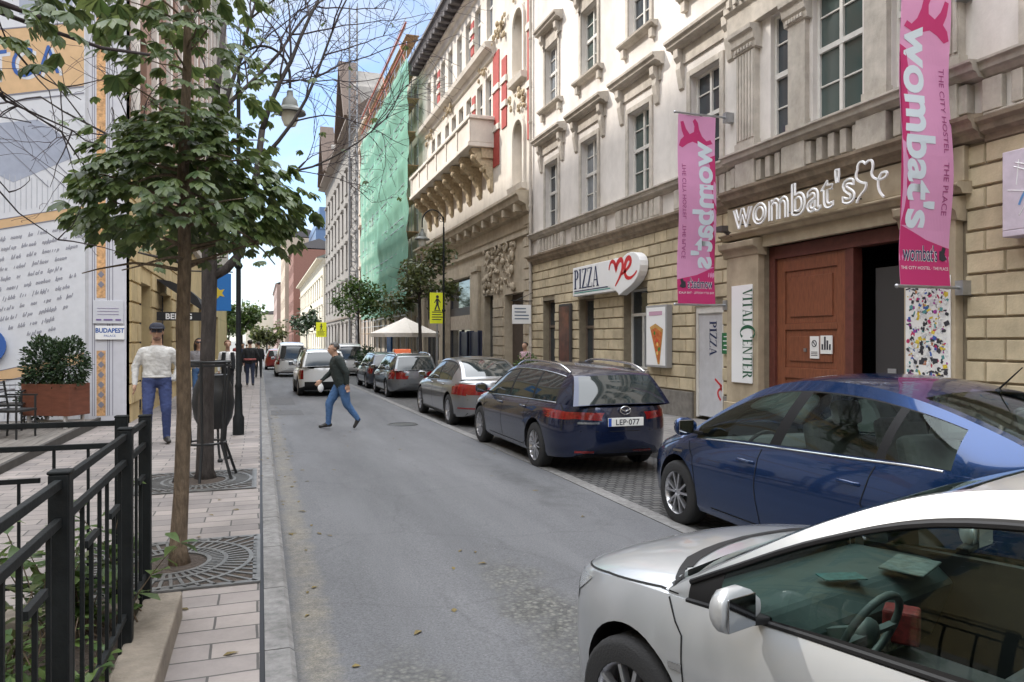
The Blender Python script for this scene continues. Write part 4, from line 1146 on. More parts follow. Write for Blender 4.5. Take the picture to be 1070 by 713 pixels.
b1 = board('poster', 'pale poster with lilac footer on the wall strip above a blue lettered sign', 'poster', -3.14, -2.6, 2.04, 2.5, WY - .03, mat('pale_poster', (.55, .56, .6), .6))
mb = MB()
for k, (x, w) in enumerate(((-3.08, .09), (-2.95, .16), (-2.74, .1))): mb.box(x, x + w, WY - .055, WY - .051, 2.1, 2.13)
for k in range(3): mb.box(-3.06, -2.68, WY - .055, WY - .051, 2.22 + k * .06, 2.226 + k * .06)
mb.build('print', mat('lilac_print', (.16, .1, .28), .7), b1)
b2 = board('wall_sign', 'white sign with bold blue lettering on the wall strip near the corner', 'sign', -3.1, -2.58, 1.72, 1.99, WY - .03, M['white'])
mb = MB(); mb.mesh(text_mesh('BUDAPEST', .125, 'CENTER', offset=.004), frame((-2.84, WY - .053, 1.86), (.86, 0, 0), (0, 0, 1))); mb.mesh(text_mesh('PALACE', .06, 'CENTER'), frame((-2.84, WY - .053, 1.775), (1, 0, 0), (0, 0, 1)))
mb.build('lettering', M['mur_blue'], b2)
mb = MB(); mb.lathe([(0, -.02), (.36, -.02), (.36, .02), (0, .02)], (-4.95, WY - .1, 1.6), 28, 'y'); tag(mb.build('round_sign', M['mur_blue'], None), 'round blue sign cut off at the left edge of the photo', 'sign')
# awning over the bar door
AW = thing('awning', 'black dome awning with white lettering over a doorway of the ochre building', 'awning')
mb = MB(); prof = [(0, 3.25), (.35, 3.2), (.7, 3.05), (.98, 2.8), (1.12, 2.5), (1.15, 2.42)]
vs = []; fs = []
for y in [20.2 + i * .2 for i in range(13)]:
    vs += [(FL.X(o), y, z) for o, z in prof]
for i in range(12):
    for j in range(5): fs.append((i * 6 + j, i * 6 + j + 1, i * 6 + j + 7, i * 6 + j + 6))
fs += [tuple(range(6)), tuple(range(77, 71, -1))]
mb.add(vs, fs); mb.build('canopy', mat('black_awning_cloth', (.02, .02, .022), .8, var=.2), AW, smooth=True)
mb = MB(); FL.box(mb, 20.2, 22.6, 2.2, 2.42, 1.13, 1.15); mb.box(-2.5, -1.36, 20.18, 20.2, 2.2, 2.42); mb.build('valance', bpy.data.materials['black_awning_cloth'], AW)
mb = MB(); mb.mesh(text_mesh('BEER.G', .2, 'CENTER', offset=.006), frame((-1.95, 20.17, 2.24), (1, 0, 0), (0, 0, 1))); mb.mesh(text_mesh('BEER.G', .2, 'CENTER', offset=.006), frame((-1.345, 21.4, 2.24), (0, 1, 0), (0, 0, 1)))
mb.build('lettering', M['white'], AW)
# ------------------------------------------------------------------ vehicles
M['tyre'] = mat('tyre_rubber', (.02, .02, .021), .85, bump=.2, bscale=80)
M['rim'] = mat('alloy_rim', (.55, .55, .57), .3, .9, var=.15)
M['plastic'] = mat('black_car_plastic', (.012, .012, .013), .6, spec=.25)
M['underbody'] = mat('dark_underbody', (.012, .012, .013), .8)
M['trim_chrome'] = mat('bright_trim', (.6, .61, .63), .18, 1.0)
M['car_glass'] = glass_clear('clear_car_glass', (.66, .76, .72), .55)
M['car_glass_dark'] = mat('dark_car_glass', (.018, .026, .028), .04, spec=.9)
M['lamp_glass'] = mat('headlamp_glass', (.55, .58, .6), .08, .5, coat=1)
M['lamp_red'] = mat('red_tail_lamp', (.20, .006, .008), .12, coat=1, var=.5, vscale=30)
M['lamp_amber'] = mat('amber_lamp', (.5, .18, .02), .15, coat=1)
M['plate'] = mat('number_plate', (.72, .72, .70), .4)
M['seat'] = mat('grey_seat_cloth', (.07, .07, .075), .9, var=.2)
M['interior'] = mat('dark_cabin_plastic', (.03, .03, .032), .75)
M['seam'] = mat('panel_gap', (.004, .004, .004), .9)
def paint(name, col, metal=.5, rough=.3, var=.05):
    m = mat(name, col, rough, metal, coat=.9, var=var, vscale=1.5, dirt=.1)
    return m
def lerp_rows(rows, u):
    """Catmull-Rom through the rows of numbers"""
    i = int(min(max(math.floor(u), 0), len(rows) - 2)); t = u - i
    p0, p1, p2, p3 = rows[max(i - 1, 0)], rows[i], rows[i + 1], rows[min(i + 2, len(rows) - 1)]
    out = []
    for a, b, c, d in zip(p0, p1, p2, p3):
        m0 = (c - a) * .5; m1 = (d - b) * .5
        out.append((2*t**3-3*t*t+1)*b + (t**3-2*t*t+t)*m0 + (-2*t**3+3*t*t)*c + (t**3-t*t)*m1)
    return out
def make_wheel(parent, x, y, r, w, side, spokes=5, dark=False, name='wheel'):
    """tyre with the rim as its child; side +1 outside is +y"""
    mb = MB()
    prof = [(r * .66, -w / 2), (r * .9, -w / 2), (r * .975, -w * .42), (r, -w * .3), (r, w * .3), (r * .975, w * .42), (r * .9, w / 2), (r * .66, w / 2), (r * .64, w * .3), (r * .64, -w * .3), (r * .66, -w / 2)]
    mb.lathe(prof, (x, y, r), 36, 'y')
    ty = mb.build(name, M['tyre'], parent, smooth=True, angle=50, clean=True)
    mb = MB(); yo = y + side * w * .36
    mb.lathe([(r * .66, y + side * w * .47 - y), (r * .62, side * w * .40), (r * .6, side * w * .1), (r * .6, -side * w * .3)] if True else [], (x, y, r), 30, 'y')
    mb.lathe([(0, side * w * .40), (r * .13, side * w * .40), (r * .15, side * w * .3), (r * .15, side * w * .1)], (x, y, r), 16, 'y')
    for k in range(spokes):
        for d in (-.1, .1):
            a = 2 * math.pi * k / spokes + .3 + d * (10 / spokes) * .6
            a2 = 2 * math.pi * k / spokes + .3 + d * (10 / spokes) * 1.3
            mb.bar((x + r * .1 * math.cos(a), y + side * w * .34, r + r * .1 * math.sin(a)), (x + r * .63 * math.cos(a2), y + side * w * .38, r + r * .63 * math.sin(a2)), r * .07, r * .11, (0, 1, 0))
    mb.build('rim', M['rim'], ty, smooth=True, angle=40)
    mb = MB(); mb.lathe([(0, -side * w * .05), (r * .58, -side * w * .05)], (x, y, r), 24, 'y'); mb.lathe([(0, 0), (r * .42, 0)], (x, y, r), 20, 'y')
    mb.build('brake_disc', M['underbody'], ty)
    return ty

def make_car(label, cat, paintm, P, loc, head, clear=False, group=None, name='parked_car'):
    """local axes: x forward, y left, z up; origin on the ground in the middle of the wheelbase"""
    root = thing(name, label, cat, (0, 0, 0), 0, group)
    xf, xr, W0, wb, rw = P['xf'], P['xr'], P['W'], P['wb'], P['rw']
    belt, deck = P['belt'], P['deck']
    pw, qw = P.get('pf', 9), 2.2
    xm = 0.0
    cab = P['cab']; xA, xC = cab[0][3], cab[-1][3]
    def halfw(x):
        if x > xm: k = (x - xm) / (xf - xm); p = P.get('pf', 8)
        else: k = (xm - x) / (xm - xr); p = P.get('pr', 12)
        return W0 * max(0.0, 1 - min(k, 1.0) ** p) ** (1 / qw)
    def zbot(x):
        return interp(P.get('bot', [(xr, .5), (xr + .06, .36), (xr + .3, .24), (-wb / 2, .19), (wb / 2, .19), (xf - .3, .2), (xf - .06, .27), (xf, .42)]), x)
    def shw(x):      # half width of the shoulder line
        return halfw(x) * P.get('sh', .92)
    Pw = [0, .8, .94, .975, 1.0, .995, .965, None]
    Pz = [0, 0, .035, .12, .42, .68, .88, 1.0]
    N = 84
    xs = []
    for i in range(N + 1):
        t = i / N; c = .5 - .5 * math.cos(math.pi * t); xs.append(xr + (xf - xr) * (c * .65 + t * .35))
    for xk in (xA + .015, xA - .015, xC - .015, xC + .015): xs.append(xk)
    xs = sorted(xs)
    mb = MB(); ring = None
    for x in xs:
        W = max(halfw(x), .02); zb, zs, zt = zbot(x), interp(belt, x), interp(deck, x)
        if zs < zb + .03: zs = zb + .03
        pts = []
        for w_, f_ in zip(Pw, Pz):
            ww = P.get('sh', .92) if w_ is None else w_
            pts.append((W * ww, zb + (zs - zb) * f_))
        ys, e = pts[-1]
        if xC < x < xA:
            pts += [(max(ys - .05, .01), zs - .004), (max(ys - .07, .01), min(.34, zs - .05)), (ys * .5, .32), (0, .32)]
        else:
            z1 = max(zt, zs)
            pts += [(ys * .93, zs + (z1 - zs) * .28 + .004), (ys * .80, zs + (z1 - zs) * .68), (ys * .45, zs + (z1 - zs) * .93), (0, z1)]
        full = [(x, y, z) for y, z in pts] + [(x, -y, z) for y, z in pts[-2:0:-1]]
        b = len(mb.v); mb.v += full; n = len(full)
        if ring is not None:
            for k in range(n):
                mb.f.append([ring + k, b + k, b + (k + 1) % n, ring + (k + 1) % n]); mb.m.append(0)
        else:
            mb.f.append([b + k for k in range(n)]); mb.m.append(0)
        ring = b
    mb.f.append([ring + k for k in range(n)][::-1]); mb.m.append(0)
    low = mb.to_mesh('body', clean=True)
    o = bpy.data.objects.new('body', low); COL.objects.link(o)
    cutters = []
    ra = rw + P.get('gap', .06)
    for xc in (wb / 2, -wb / 2):
        for sd in (1, -1):
            c = MB(); c.lathe([(0, -.2), (ra, -.2), (ra, .2), (0, .2)], (xc, sd * (W0 - .10), rw + .01), 40, 'y')
            co = c.build('cutter', M['seam'], None, clean=True); cutters.append(co)
            md = o.modifiers.new('arch', 'BOOLEAN'); md.operation = 'DIFFERENCE'; md.solver = 'EXACT'; md.object = co
    dg = bpy.context.evaluated_depsgraph_get()
    me = bpy.data.meshes.new_from_object(o.evaluated_get(dg))
    bpy.data.objects.remove(o)
    for co in cutters: bpy.data.objects.remove(co)
    body = MB()
    for p in me.polygons:
        c = p.center; mi = 0
        for xc in (wb / 2, -wb / 2):
            if math.hypot(c.x - xc, c.z - rw - .01) < ra + .004 and (abs(p.normal.y) < .5 or abs(c.y) < W0 - .2): mi = 1
        if c.z < P.get('sillz', .27) and mi == 0: mi = 1
        if xC + .01 < c.x < xA - .01 and abs(c.y) < shw(c.x) - .03 and p.normal.z > -.2 and c.z > .25 and mi == 0: mi = 2
        body.mi = mi
        b = len(body.v); body.v += [tuple(me.vertices[i].co) for i in p.vertices]; body.f.append([b + i for i in range(len(p.vertices))]); body.m.append(mi)
    # cabin
    rows = []
    for r_ in cab: rows.append(r_)
    SU = 10; NT = 14; NW = 18
    nu = (len(rows) - 1) * SU
    def top(u): x, z, y, xb = lerp_rows(rows, u); return Vector((x, y, z)), xb
    def sidep(u, t):
        T, xb = top(u)
        B = Vector((xb, shw(xb) - .012, interp(belt, xb) - .006))
        if (T - B).length < .02: T = B
        p = T.lerp(B, t)
        p.y += .035 * math.sin(math.pi * t) * min(1, (T - B).length * 2)
        return p
    bl = P['bulge']
    def crown(u, w):
        T, xb = top(u)
        if u < 1e-6 or u > len(rows) - 1 - 1e-6: T = sidep(u, 0)
        bx, bz = lerp_rows(bl, u)
        k = 1 - abs(w) ** 2.2
        return Vector((T.x + bx * k, T.y * w, T.z + bz * k))
    panes = P['panes']; t0, t1 = P.get('t0', .12), P.get('t1', .93)
    pm = [MB() for _ in panes]; pmr = [MB() for _ in panes]
    uF, uR = P['uF'], P['uR']
    ws, rg = MB(), MB()
    cabm = MB()
    def q(mbx, f, a, b, c, d, flip):
        vs = [f(*a), f(*b), f(*c), f(*d)]
        mbx.add(vs[::-1] if flip else vs, [(0, 1, 2, 3)])
    dlo = (P.get('dlo0', min(p[0] for p in panes)), max(p[1] for p in panes))
    tl = sorted(set([i / NT for i in range(NT + 1)] + [t0, t1]))
    ul = sorted(set([i / SU for i in range(nu + 1)] + [v for p in panes for v in p[:2]] + [uF[0], uF[1], uR[0], uR[1]]))
    for i in range(len(ul) - 1):
        ua, ub = ul[i], ul[i + 1]; um = (ua + ub) / 2
        for j in range(len(tl) - 1):
            ta, tb = tl[j], tl[j + 1]; tm = (ta + tb) / 2
            tgt = None
            if t0 < tm < t1:
                for k, p in enumerate(panes):
                    if p[0] < um < p[1]: tgt = k
            if tgt is not None:
                q(pm[tgt], sidep, (ua, ta), (ua, tb), (ub, tb), (ub, ta), True)
                q(pmr[tgt], lambda u, t: Vector((1, -1, 1)) * sidep(u, t), (ua, ta), (ua, tb), (ub, tb), (ub, ta), False)
            else:
                cabm.mi = 1 if (dlo[0] < um < dlo[1] and t0 - .035 < tm < min(t1 + .04, .999)) else 0
                q(cabm, sidep, (ua, ta), (ua, tb), (ub, tb), (ub, ta), True)
                q(cabm, lambda u, t: Vector((s_ * c for s_, c in zip((1, -1, 1), sidep(u, t)))), (ua, ta), (ua, tb), (ub, tb), (ub, ta), False)
        wl_ = sorted(set([-1 + 2 * k / NW for k in range(NW + 1)] + [-.9, .9]))
        for k in range(len(wl_) - 1):
            wa, wb_ = wl_[k], wl_[k + 1]; wm = (wa + wb_) / 2
            a = ((ua, wa), (ub, wa), (ub, wb_), (ua, wb_))
            if uF[0] < um < uF[1] and abs(wm) < .9: q(ws, crown, *a, True)
            elif uR[0] < um < uR[1] and abs(wm) < .9: q(rg, crown, *a, True)
            else:
                cabm.mi = 1 if (um < uF[0] or um > uR[1] and False) else (1 if P.get('dark_roof') and uF[1] < um < uR[0] and abs(wm) < .93 else 0)
                q(cabm, crown, *a, True)
    b = len(body.v); body.v += cabm.v; body.f += [[b + i for i in f] for f in cabm.f]; body.m += cabm.m
    me2 = body.to_mesh('body')
    bm = bmesh.new(); bm.from_mesh(me2); bmesh.ops.remove_doubles(bm, verts=bm.verts, dist=.0015)
    bmesh.ops.recalc_face_normals(bm, faces=bm.faces)
    bm.to_mesh(me2); bm.free()
    bvh = BVHTree.FromPolygons([v.co for v in me2.vertices], [list(p.vertices) for p in me2.polygons])
    bo = link('body', me2, [paintm, M['plastic'], M['interior']], root, smooth=True, angle=32)
    gm = M['car_glass'] if clear else M['car_glass_dark']
    def fix(mbx, nm, mm):
        if not mbx.v: return None
        me3 = mbx.to_mesh(nm)
        bm = bmesh.new(); bm.from_mesh(me3); bmesh.ops.remove_doubles(bm, verts=bm.verts, dist=.0008)
        bmesh.ops.recalc_face_normals(bm, faces=bm.faces)
        if sum((f.normal.dot(f.calc_center_median() - Vector((-.3, 0, .7)))) * f.calc_area() for f in bm.faces) < 0: bmesh.ops.reverse_faces(bm, faces=bm.faces)
        bm.to_mesh(me3); bm.free()
        return link(nm, me3, mm, root, smooth=True, angle=180)
    for k in range(len(panes)):
        fix(pm[k], 'window', gm)
        mbr = MB(); mbr.add([(x, -y, z) for x, y, z in pm[k].v], [f[::-1] for f in pm[k].f]); fix(mbr, 'window', gm)
    fix(ws, 'windscreen', gm); fix(rg, 'rear_window', gm)
    # things lying on the skin
    def project(poly, view, off, fine=2):
        """poly in (a, b): view 'L'/'R' -> (x, z) from the side, 'F'/'B' -> (y, z) from the front/back, 'T' -> (x, y) from above"""
        bm = bmesh.new(); vs = [bm.verts.new((a, b, 0)) for a, b in poly]; bm.faces.new(vs)
        bmesh.ops.triangulate(bm, faces=bm.faces)
        for _ in range(fine): bmesh.ops.subdivide_edges(bm, edges=[e for e in bm.edges if e.calc_length() > .03], cuts=1, use_grid_fill=True); bmesh.ops.triangulate(bm, faces=bm.faces)
        mb = MB(); ok = {}
        for v in bm.verts:
            a, b = v.co.x, v.co.y
            if view in 'LR': og, d = Vector((a, 3 if view == 'L' else -3, b)), Vector((0, -1 if view == 'L' else 1, 0))
            elif view in 'FB': og, d = Vector((5 if view == 'F' else -5, a, b)), Vector((-1 if view == 'F' else 1, 0, 0))
            else: og, d = Vector((a, b, 4)), Vector((0, 0, -1))
            h = bvh.ray_cast(og, d)
            if h[0] is not None:
                nn = h[1] if h[1].dot(d) < 0 else -h[1]
                ok[v.index] = h[0] + nn * off
        idx = {}
        bm.verts.index_update()
        fs = []
        for v in bm.verts:
            a, b = v.co.x, v.co.y
        for f in bm.faces:
            if all(v.index in ok for v in f.verts):
                pts = [ok[v.index] for v in f.verts]
                if max((pts[i] - pts[i - 1]).length for i in range(3)) < .3:
                    fs.append([idx.setdefault(v.index, len(idx)) for v in f.verts])
        inv = [None] * len(idx)
        for k, i in idx.items(): inv[i] = tuple(ok[k])
        bm.free(); mb.add(inv, fs)
        return mb
    def patch(nm, poly, view, mm, off=.004, both=False, parent=None, fine=3):
        out = []
        vw = [view] + ([{'L': 'R', 'F': 'F', 'B': 'B', 'T': 'T'}[view]] if both else [])
        for i, v_ in enumerate(vw):
            pl = poly if (i == 0 or v_ in 'LR') else [((-a, b) if v_ in 'FB' else (a, -b)) for a, b in poly]
            mb = project(pl, v_, off, fine)
            if mb.f:
                me = mb.to_mesh(nm); bm = bmesh.new(); bm.from_mesh(me); bmesh.ops.recalc_face_normals(bm, faces=bm.faces)
                bm.faces.ensure_lookup_table()
                f0 = bm.faces[0]; dd = {'L': (0, 1, 0), 'R': (0, -1, 0), 'F': (1, 0, 0), 'B': (-1, 0, 0), 'T': (0, 0, 1)}[v_]
                if f0.normal.dot(Vector(dd)) < 0: bmesh.ops.reverse_faces(bm, faces=bm.faces)
                bm.to_mesh(me); bm.free()
                out.append(link(nm, me, mm, parent or root, smooth=True, angle=60))
        return out
    def line(pts, view, w=.009, both=True, mm=None, nm='panel_gap', off=.0025):
        poly = []
        L, Rr = [], []
        for i, (x, y) in enumerate(pts):
            x0, y0 = pts[max(i - 1, 0)]; x1, y1 = pts[min(i + 1, len(pts) - 1)]
            dx, dy = x1 - x0, y1 - y0; d = math.hypot(dx, dy)
            L.append((x - dy / d * w / 2, y + dx / d * w / 2)); Rr.append((x + dy / d * w / 2, y - dx / d * w / 2))
        mbs = MB()
        for i in range(len(pts) - 1):
            for s_ in ((1, -1) if both else (1,)):
                v_ = view if s_ == 1 else {'L': 'R'}.get(view, view)
                pl = [L[i], L[i + 1], Rr[i + 1], Rr[i]]
                if s_ == -1 and view != 'L': pl = [((-a, b) if view in 'FB' else (a, -b)) for a, b in pl]
                m_ = project(pl, v_, off, 3); bb = len(mbs.v); mbs.v += m_.v; mbs.f += [[bb + k for k in f] for f in m_.f]; mbs.m += m_.m
        if mbs.f: return mbs.build(nm, mm or M['seam'], root)
    C = dict(root=root, patch=patch, line=line, bvh=bvh, halfw=halfw, belt=lambda x: interp(belt, x), shw=shw, P=P, sidep=sidep, crown=crown)
    for xc in (wb / 2, -wb / 2):
        for sd in (1, -1): make_wheel(root, xc, sd * (W0 - .115), rw, .2, sd, P.get('spokes', 5))
    # door mirrors
    xm_, zm = P.get('mirror', (xA - .42, interp(belt, xA - .42) + .06)); yb = shw(xm_)
    for sd in (1, -1):
        m_ = MB(); n_ = 10
        secs = []
        for (dy, sx, sz, ox) in ((.04, .02, .03, 0), (.07, .055, .065, .02), (.12, .075, .085, .03), (.19, .075, .085, .03), (.235, .055, .065, .02), (.25, .02, .03, .01)):
            secs.append([(xm_ + ox + sx * math.cos(2 * math.pi * k / 14) * (1.0 if math.cos(2 * math.pi * k / 14) > 0 else .45), sd * (yb + dy), zm + .05 + sz * math.sin(2 * math.pi * k / 14)) for k in range(14)])
        vs = [p for s_ in secs for p in s_]
        fs = [(a * 14 + k, a * 14 + (k + 1) % 14, (a + 1) * 14 + (k + 1) % 14, (a + 1) * 14 + k) for a in range(len(secs) - 1) for k in range(14)] + [tuple(range(14)), tuple(range(14 * len(secs) - 1, 14 * len(secs) - 15, -1))]
        m_.add(vs, fs)
        mo = m_.build('mirror', P.get('mirror_mat') or paintm, root, smooth=True, angle=60, clean=True)
        m_ = MB(); m_.obox((xm_ - .012, sd * (yb + .155), zm + .05), (1, 0, 0), (0, 1, 0), (0, 0, 1), .004, .078, .062)
        m_.build('mirror_glass', mat('mirror_silver', (.35, .37, .39), .05, 1.0) if 'mirror_silver' not in bpy.data.materials else bpy.data.materials['mirror_silver'], mo, bevel=.02)
        m_ = MB(); m_.bar((xm_ + .02, sd * (yb - .03), zm - .02), (xm_ + .02, sd * (yb + .1), zm + .0), .06, .03); m_.build('mirror_foot', M['plastic'], mo, bevel=.008)
    # doors: gaps and handles
    for pts in P.get('gaps', []): line(pts, 'L')
    for pts in P.get('gaps_top', []): line(pts, 'T')
    for pts in P.get('gaps_back', []): line(pts, 'B', both=False)
    for (hx, hz) in P.get('handles', []):
        for sd in (1, -1):
            h = bvh.ray_cast(Vector((hx, 3 * sd, hz)), Vector((0, -sd, 0)))
            if h[0] is None: continue
            y = h[0].y + sd * .022
            m_ = MB(); m_.tube([(hx - .1, y - sd * .03, hz), (hx - .085, y, hz + .003), (hx + .07, y, hz + .006), (hx + .09, y - sd * .03, hz + .006)], .014, 8)
            m_.build('door_handle', P.get('handle_mat') or paintm, root, smooth=True)
    if clear:
        m_ = MB()
        cloth = P.get('seat_mat', M['seat'])
        for (sx, sy) in ((.0, .36), (.0, -.36), (-.92, .38), (-.92, -.38)):
            m_ = MB(); sx += P.get('seat_x', 0)
            m_.obox((sx, sy, .5), (1, 0, .08), (0, 1, 0), (-.08, 0, 1), .26, .25, .09)
            m_.obox((sx - .33, sy, .84), (.25, 0, 1), (0, 1, 0), (1, 0, -.25), .33, .24, .07)
            m_.obox((sx - .43, sy, 1.24), (.25, 0, 1), (0, 1, 0), (1, 0, -.25), .1, .13, .05)
            m_.build('seat', cloth, root, bevel=.05)
        m_ = MB(); xd = xA - .5
        m_.prism([(xA + .1, -shw(xA - .1) + .1, .5), (xA + .1, -shw(xA - .1) + .1, interp(belt, xA) - .02), (xd + .1, -shw(xd) + .1, interp(belt, xd) - .02), (xd - .02, -shw(xd) + .1, interp(belt, xd) - .12), (xd + .1, -shw(xd) + .1, .5)], (0, 2 * (shw(xd) - .1), 0))
        m_.build('dashboard', P.get('dash_mat', M['interior']), root, bevel=.03)
        cx, cy, cz = xd - .18, .36, interp(belt, xd) - .08
        ring = [(cx - .07 * math.sin(a) , cy + .185 * math.cos(a), cz + .17 * math.sin(a)) for a in [2 * math.pi * k / 24 for k in range(25)]]
        m_ = MB(); m_.tube(ring, .016, 8, caps=False)
        for a in (0, math.pi, 1.5 * math.pi): m_.bar((cx, cy, cz), (cx - .07 * math.sin(a), cy + .18 * math.cos(a), cz + .165 * math.sin(a)), .035, .015)
        m_.ball((cx + .01, cy, cz), .04, .07, .06); m_.bar((cx + .02, cy, cz), (xd + .05, cy, cz - .08), .05)
        m_.build('steering_wheel', P.get('wheel_mat', M['interior']), root, smooth=True, angle=50)
    root.location = loc; root.rotation_euler = (0, 0, head)
    return C
def plate(C, z, view, text, w=.52, h=.112, y=0.0, band=True, off=.012):
    x = (C['P']['xf'] + .5) if view == 'F' else (C['P']['xr'] - .5)
    d = Vector((-1 if view == 'F' else 1, 0, 0))
    xs_ = [C['bvh'].ray_cast(Vector((x, y + dy, z + dz)), d)[0] for dy in (-.2, 0, .2) for dz in (-.05, .05)]
    xs_ = [v.x for v in xs_ if v is not None]
    xe = min(xs_) - off if view == 'B' else max(xs_) + off
    mb = MB(); mb.box(xe - .008, xe + .008, y - w / 2, y + w / 2, z - h / 2, z + h / 2)
    po = mb.build('number_plate', M['plate'], C['root'], bevel=.004)
    s = -1 if view == 'B' else 1
    fx = xe + s * .0095
    mb = MB(); mb.mesh(text_mesh(text, h * .92, 'CENTER', spacing=1.05, offset=.002), frame((fx, y + s * -.02 * -1, z - h * .33), (0, s * 1, 0), (0, 0, 1)))
    mb.build('lettering', M['ink'], po)
    if band:
        mb = MB(); mb.box(fx - .001, fx + .0005, y - s * (w / 2 - .002), y - s * (w / 2 - .045), z - h / 2 + .003, z + h / 2 - .003); mb.build('country_band', mat('plate_blue', (.02, .08, .4), .4) if 'plate_blue' not in bpy.data.materials else bpy.data.materials['plate_blue'], po)
    return po

def rot_head(deg): return R(90 + deg)
# --- blue liftback, nearest of the parked row
blue = paint('blue_metallic_paint', (.005, .034, .125), .7, .24)
PR = dict(xf=2.26, xr=-2.2, W=.872, wb=2.70, rw=.312, sh=.915, pf=7, pr=10, gap=.055, sillz=.24, spokes=5,
    belt=[(-2.2, .72), (-2.12, .98), (-1.5, 1.0), (-.8, .965), (0, .925), (.8, .89), (1.25, .86), (1.75, .76), (2.05, .66), (2.2, .58), (2.26, .52)],
    deck=[(-2.2, .74), (-2.17, 1.0), (-2.05, 1.08), (-1.6, 1.06), (1.15, .97), (1.35, .955), (1.8, .84), (2.08, .72), (2.2, .62), (2.26, .54)],
    cab=[(1.36, .86, .76, 1.36), (1.0, 1.07, .70, 1.0), (.62, 1.27, .63, .72), (.25, 1.415, .58, .42), (-.2, 1.485, .565, .05), (-.75, 1.475, .56, -.55), (-1.2, 1.40, .555, -1.15), (-1.6, 1.29, .56, -1.62), (-1.95, 1.17, .585, -1.9), (-2.12, 1.06, .66, -2.1)],
    bulge=[(.12, .06), (.14, .04), (.12, .05), (.06, .05), (0, .05), (0, .05), (-.02, .045), (-.03, .04), (-.05, .03), (-.05, .02)],
    panes=[(.75, 3.95), (4.2, 5.75), (5.9, 6.9)], t0=.16, t1=.92, uF=(.25, 3.1), uR=(5.9, 8.6),
    gaps=[[(1.18, .84), (1.06, .7), (1.0, .45), (1.0, .28)], [(.12, .91), (.14, .6), (.08, .3)], [(-1.05, .96), (-.98, .7), (-1.2, .42), (-.95, .28)], [(1.0, .29), (-.9, .29)], [(1.35, .84), (1.9, .66)]],
    handles=[(.28, .79), (-.85, .82)], mirror=(1.02, .95), seat_mat=mat('grey_velour_seat', (.16, .165, .16), .9, var=.3), dash_mat=mat('grey_dashboard', (.10, .105, .105), .7), seat_x=.1)
c = make_car('dark blue liftback parked nearest the camera in the right row, its antenna raised', 'car', blue, PR, (4.70, 4.86, gz(4.7, 4.86)), rot_head(0), clear=True, group='cars parked along the right kerb')
c['patch']('headlight', [(2.2, .70), (2.0, .80), (1.72, .84), (1.6, .82), (1.85, .70), (2.1, .62)], 'L', M['lamp_glass'], both=True)
c['patch']('side_marker', [(1.43, .735), (1.25, .745), (1.24, .728), (1.42, .715)], 'L', M['trim_chrome'], both=True)
c['patch']('grille', [(-.5, .3), (.5, .3), (.42, .42), (-.42, .42)], 'F', M['plastic'])
for sd in (1, -1):
    mb = MB(); pts = []
    pts = [c['sidep'](u * .1, .965) * 1 for u in range(10, 70, 2)]
    mb.tube([(p.x, sd * (p.y + .006), p.z) for p in pts], .008, 6); mb.build('window_trim', M['trim_chrome'], c['root'], smooth=True)
mb = MB(); mb.lathe([(.03, 0), (.02, .02), (.008, .03)], (-1.15, -.2, 1.44), 10); mb.tube([(-1.15, -.2, 1.46), (-1.32, -.2, 1.62)], [.008, .004], 6); mb.build('antenna', M['plastic'], c['root'], smooth=True)
c['patch']('taillight', [(-2.0, .98), (-2.19, .98), (-2.19, .74), (-2.08, .76)], 'L', M['lamp_red'], both=True)
c['patch']('spoiler_bar', [(-.55, 1.09), (.55, 1.09), (.55, 1.12), (-.55, 1.12)], 'B', M['plastic'])
plate(c, .72, 'B', 'LHW-512') if False else None
c['line']([(-1.9, .2), (-2.2, .6)], 'L') if False else None

# --- dark navy estate with roof rails
navy = paint('navy_black_paint', (.006, .013, .045), .45, .25)
MZ = dict(xf=2.28, xr=-2.46, W=.895, wb=2.725, rw=.325, sh=.90, pf=8, pr=9, gap=.06, spokes=7,
    belt=[(-2.46, .66), (-2.4, .93), (-1.9, .955), (-.9, .935), (0, .91), (.9, .885), (1.3, .86), (1.8, .78), (2.1, .69), (2.22, .6), (2.28, .54)],
    deck=[(-2.46, .68), (-2.42, .93), (-2.3, .97), (-1.9, .97), (1.1, .98), (1.35, .955), (1.85, .86), (2.12, .74), (2.22, .64), (2.28, .56)],
    cab=[(1.32, .87, .76, 1.32), (1.0, 1.05, .71, 1.02), (.62, 1.25, .645, .72), (.25, 1.385, .60, .4), (-.2, 1.435, .585, -.02), (-.85, 1.44, .58, -.75), (-1.5, 1.41, .575, -1.45), (-2.0, 1.355, .575, -1.98), (-2.14, 1.28, .60, -2.12), (-2.27, 1.12, .66, -2.26), (-2.38, .955, .72, -2.38)],
    bulge=[(.10, .06), (.12, .04), (.1, .05), (.05, .05), (0, .05), (0, .05), (0, .045), (-.02, .035), (-.05, .02), (-.07, .02), (-.05, .015)],
    panes=[(.75, 3.95), (4.1, 5.4), (5.5, 6.75)], t0=.15, t1=.92, uF=(.25, 3.1), uR=(7.6, 9.9),
    gaps=[[(1.15, .84), (1.05, .7), (1.0, .45), (1.0, .28)], [(.1, .9), (.12, .6), (.06, .3)], [(-.98, .93), (-.92, .72), (-1.1, .45), (-.9, .28)], [(1.0, .29), (-.9, .29)]],
    gaps_back=[[(-.78, .62), (.78, .62)], [(-.74, .95), (-.78, .62)], [(.74, .95), (.78, .62)]],
    handles=[(.25, .82), (-.85, .84)], mirror=(.98, .95), sillz=.24)
c = make_car('navy estate car with bright roof rails parked in front of the pizzeria', 'car', navy, MZ, (4.56, 11.05, gz(4.56, 11.05)), rot_head(0), group='cars parked along the right kerb')
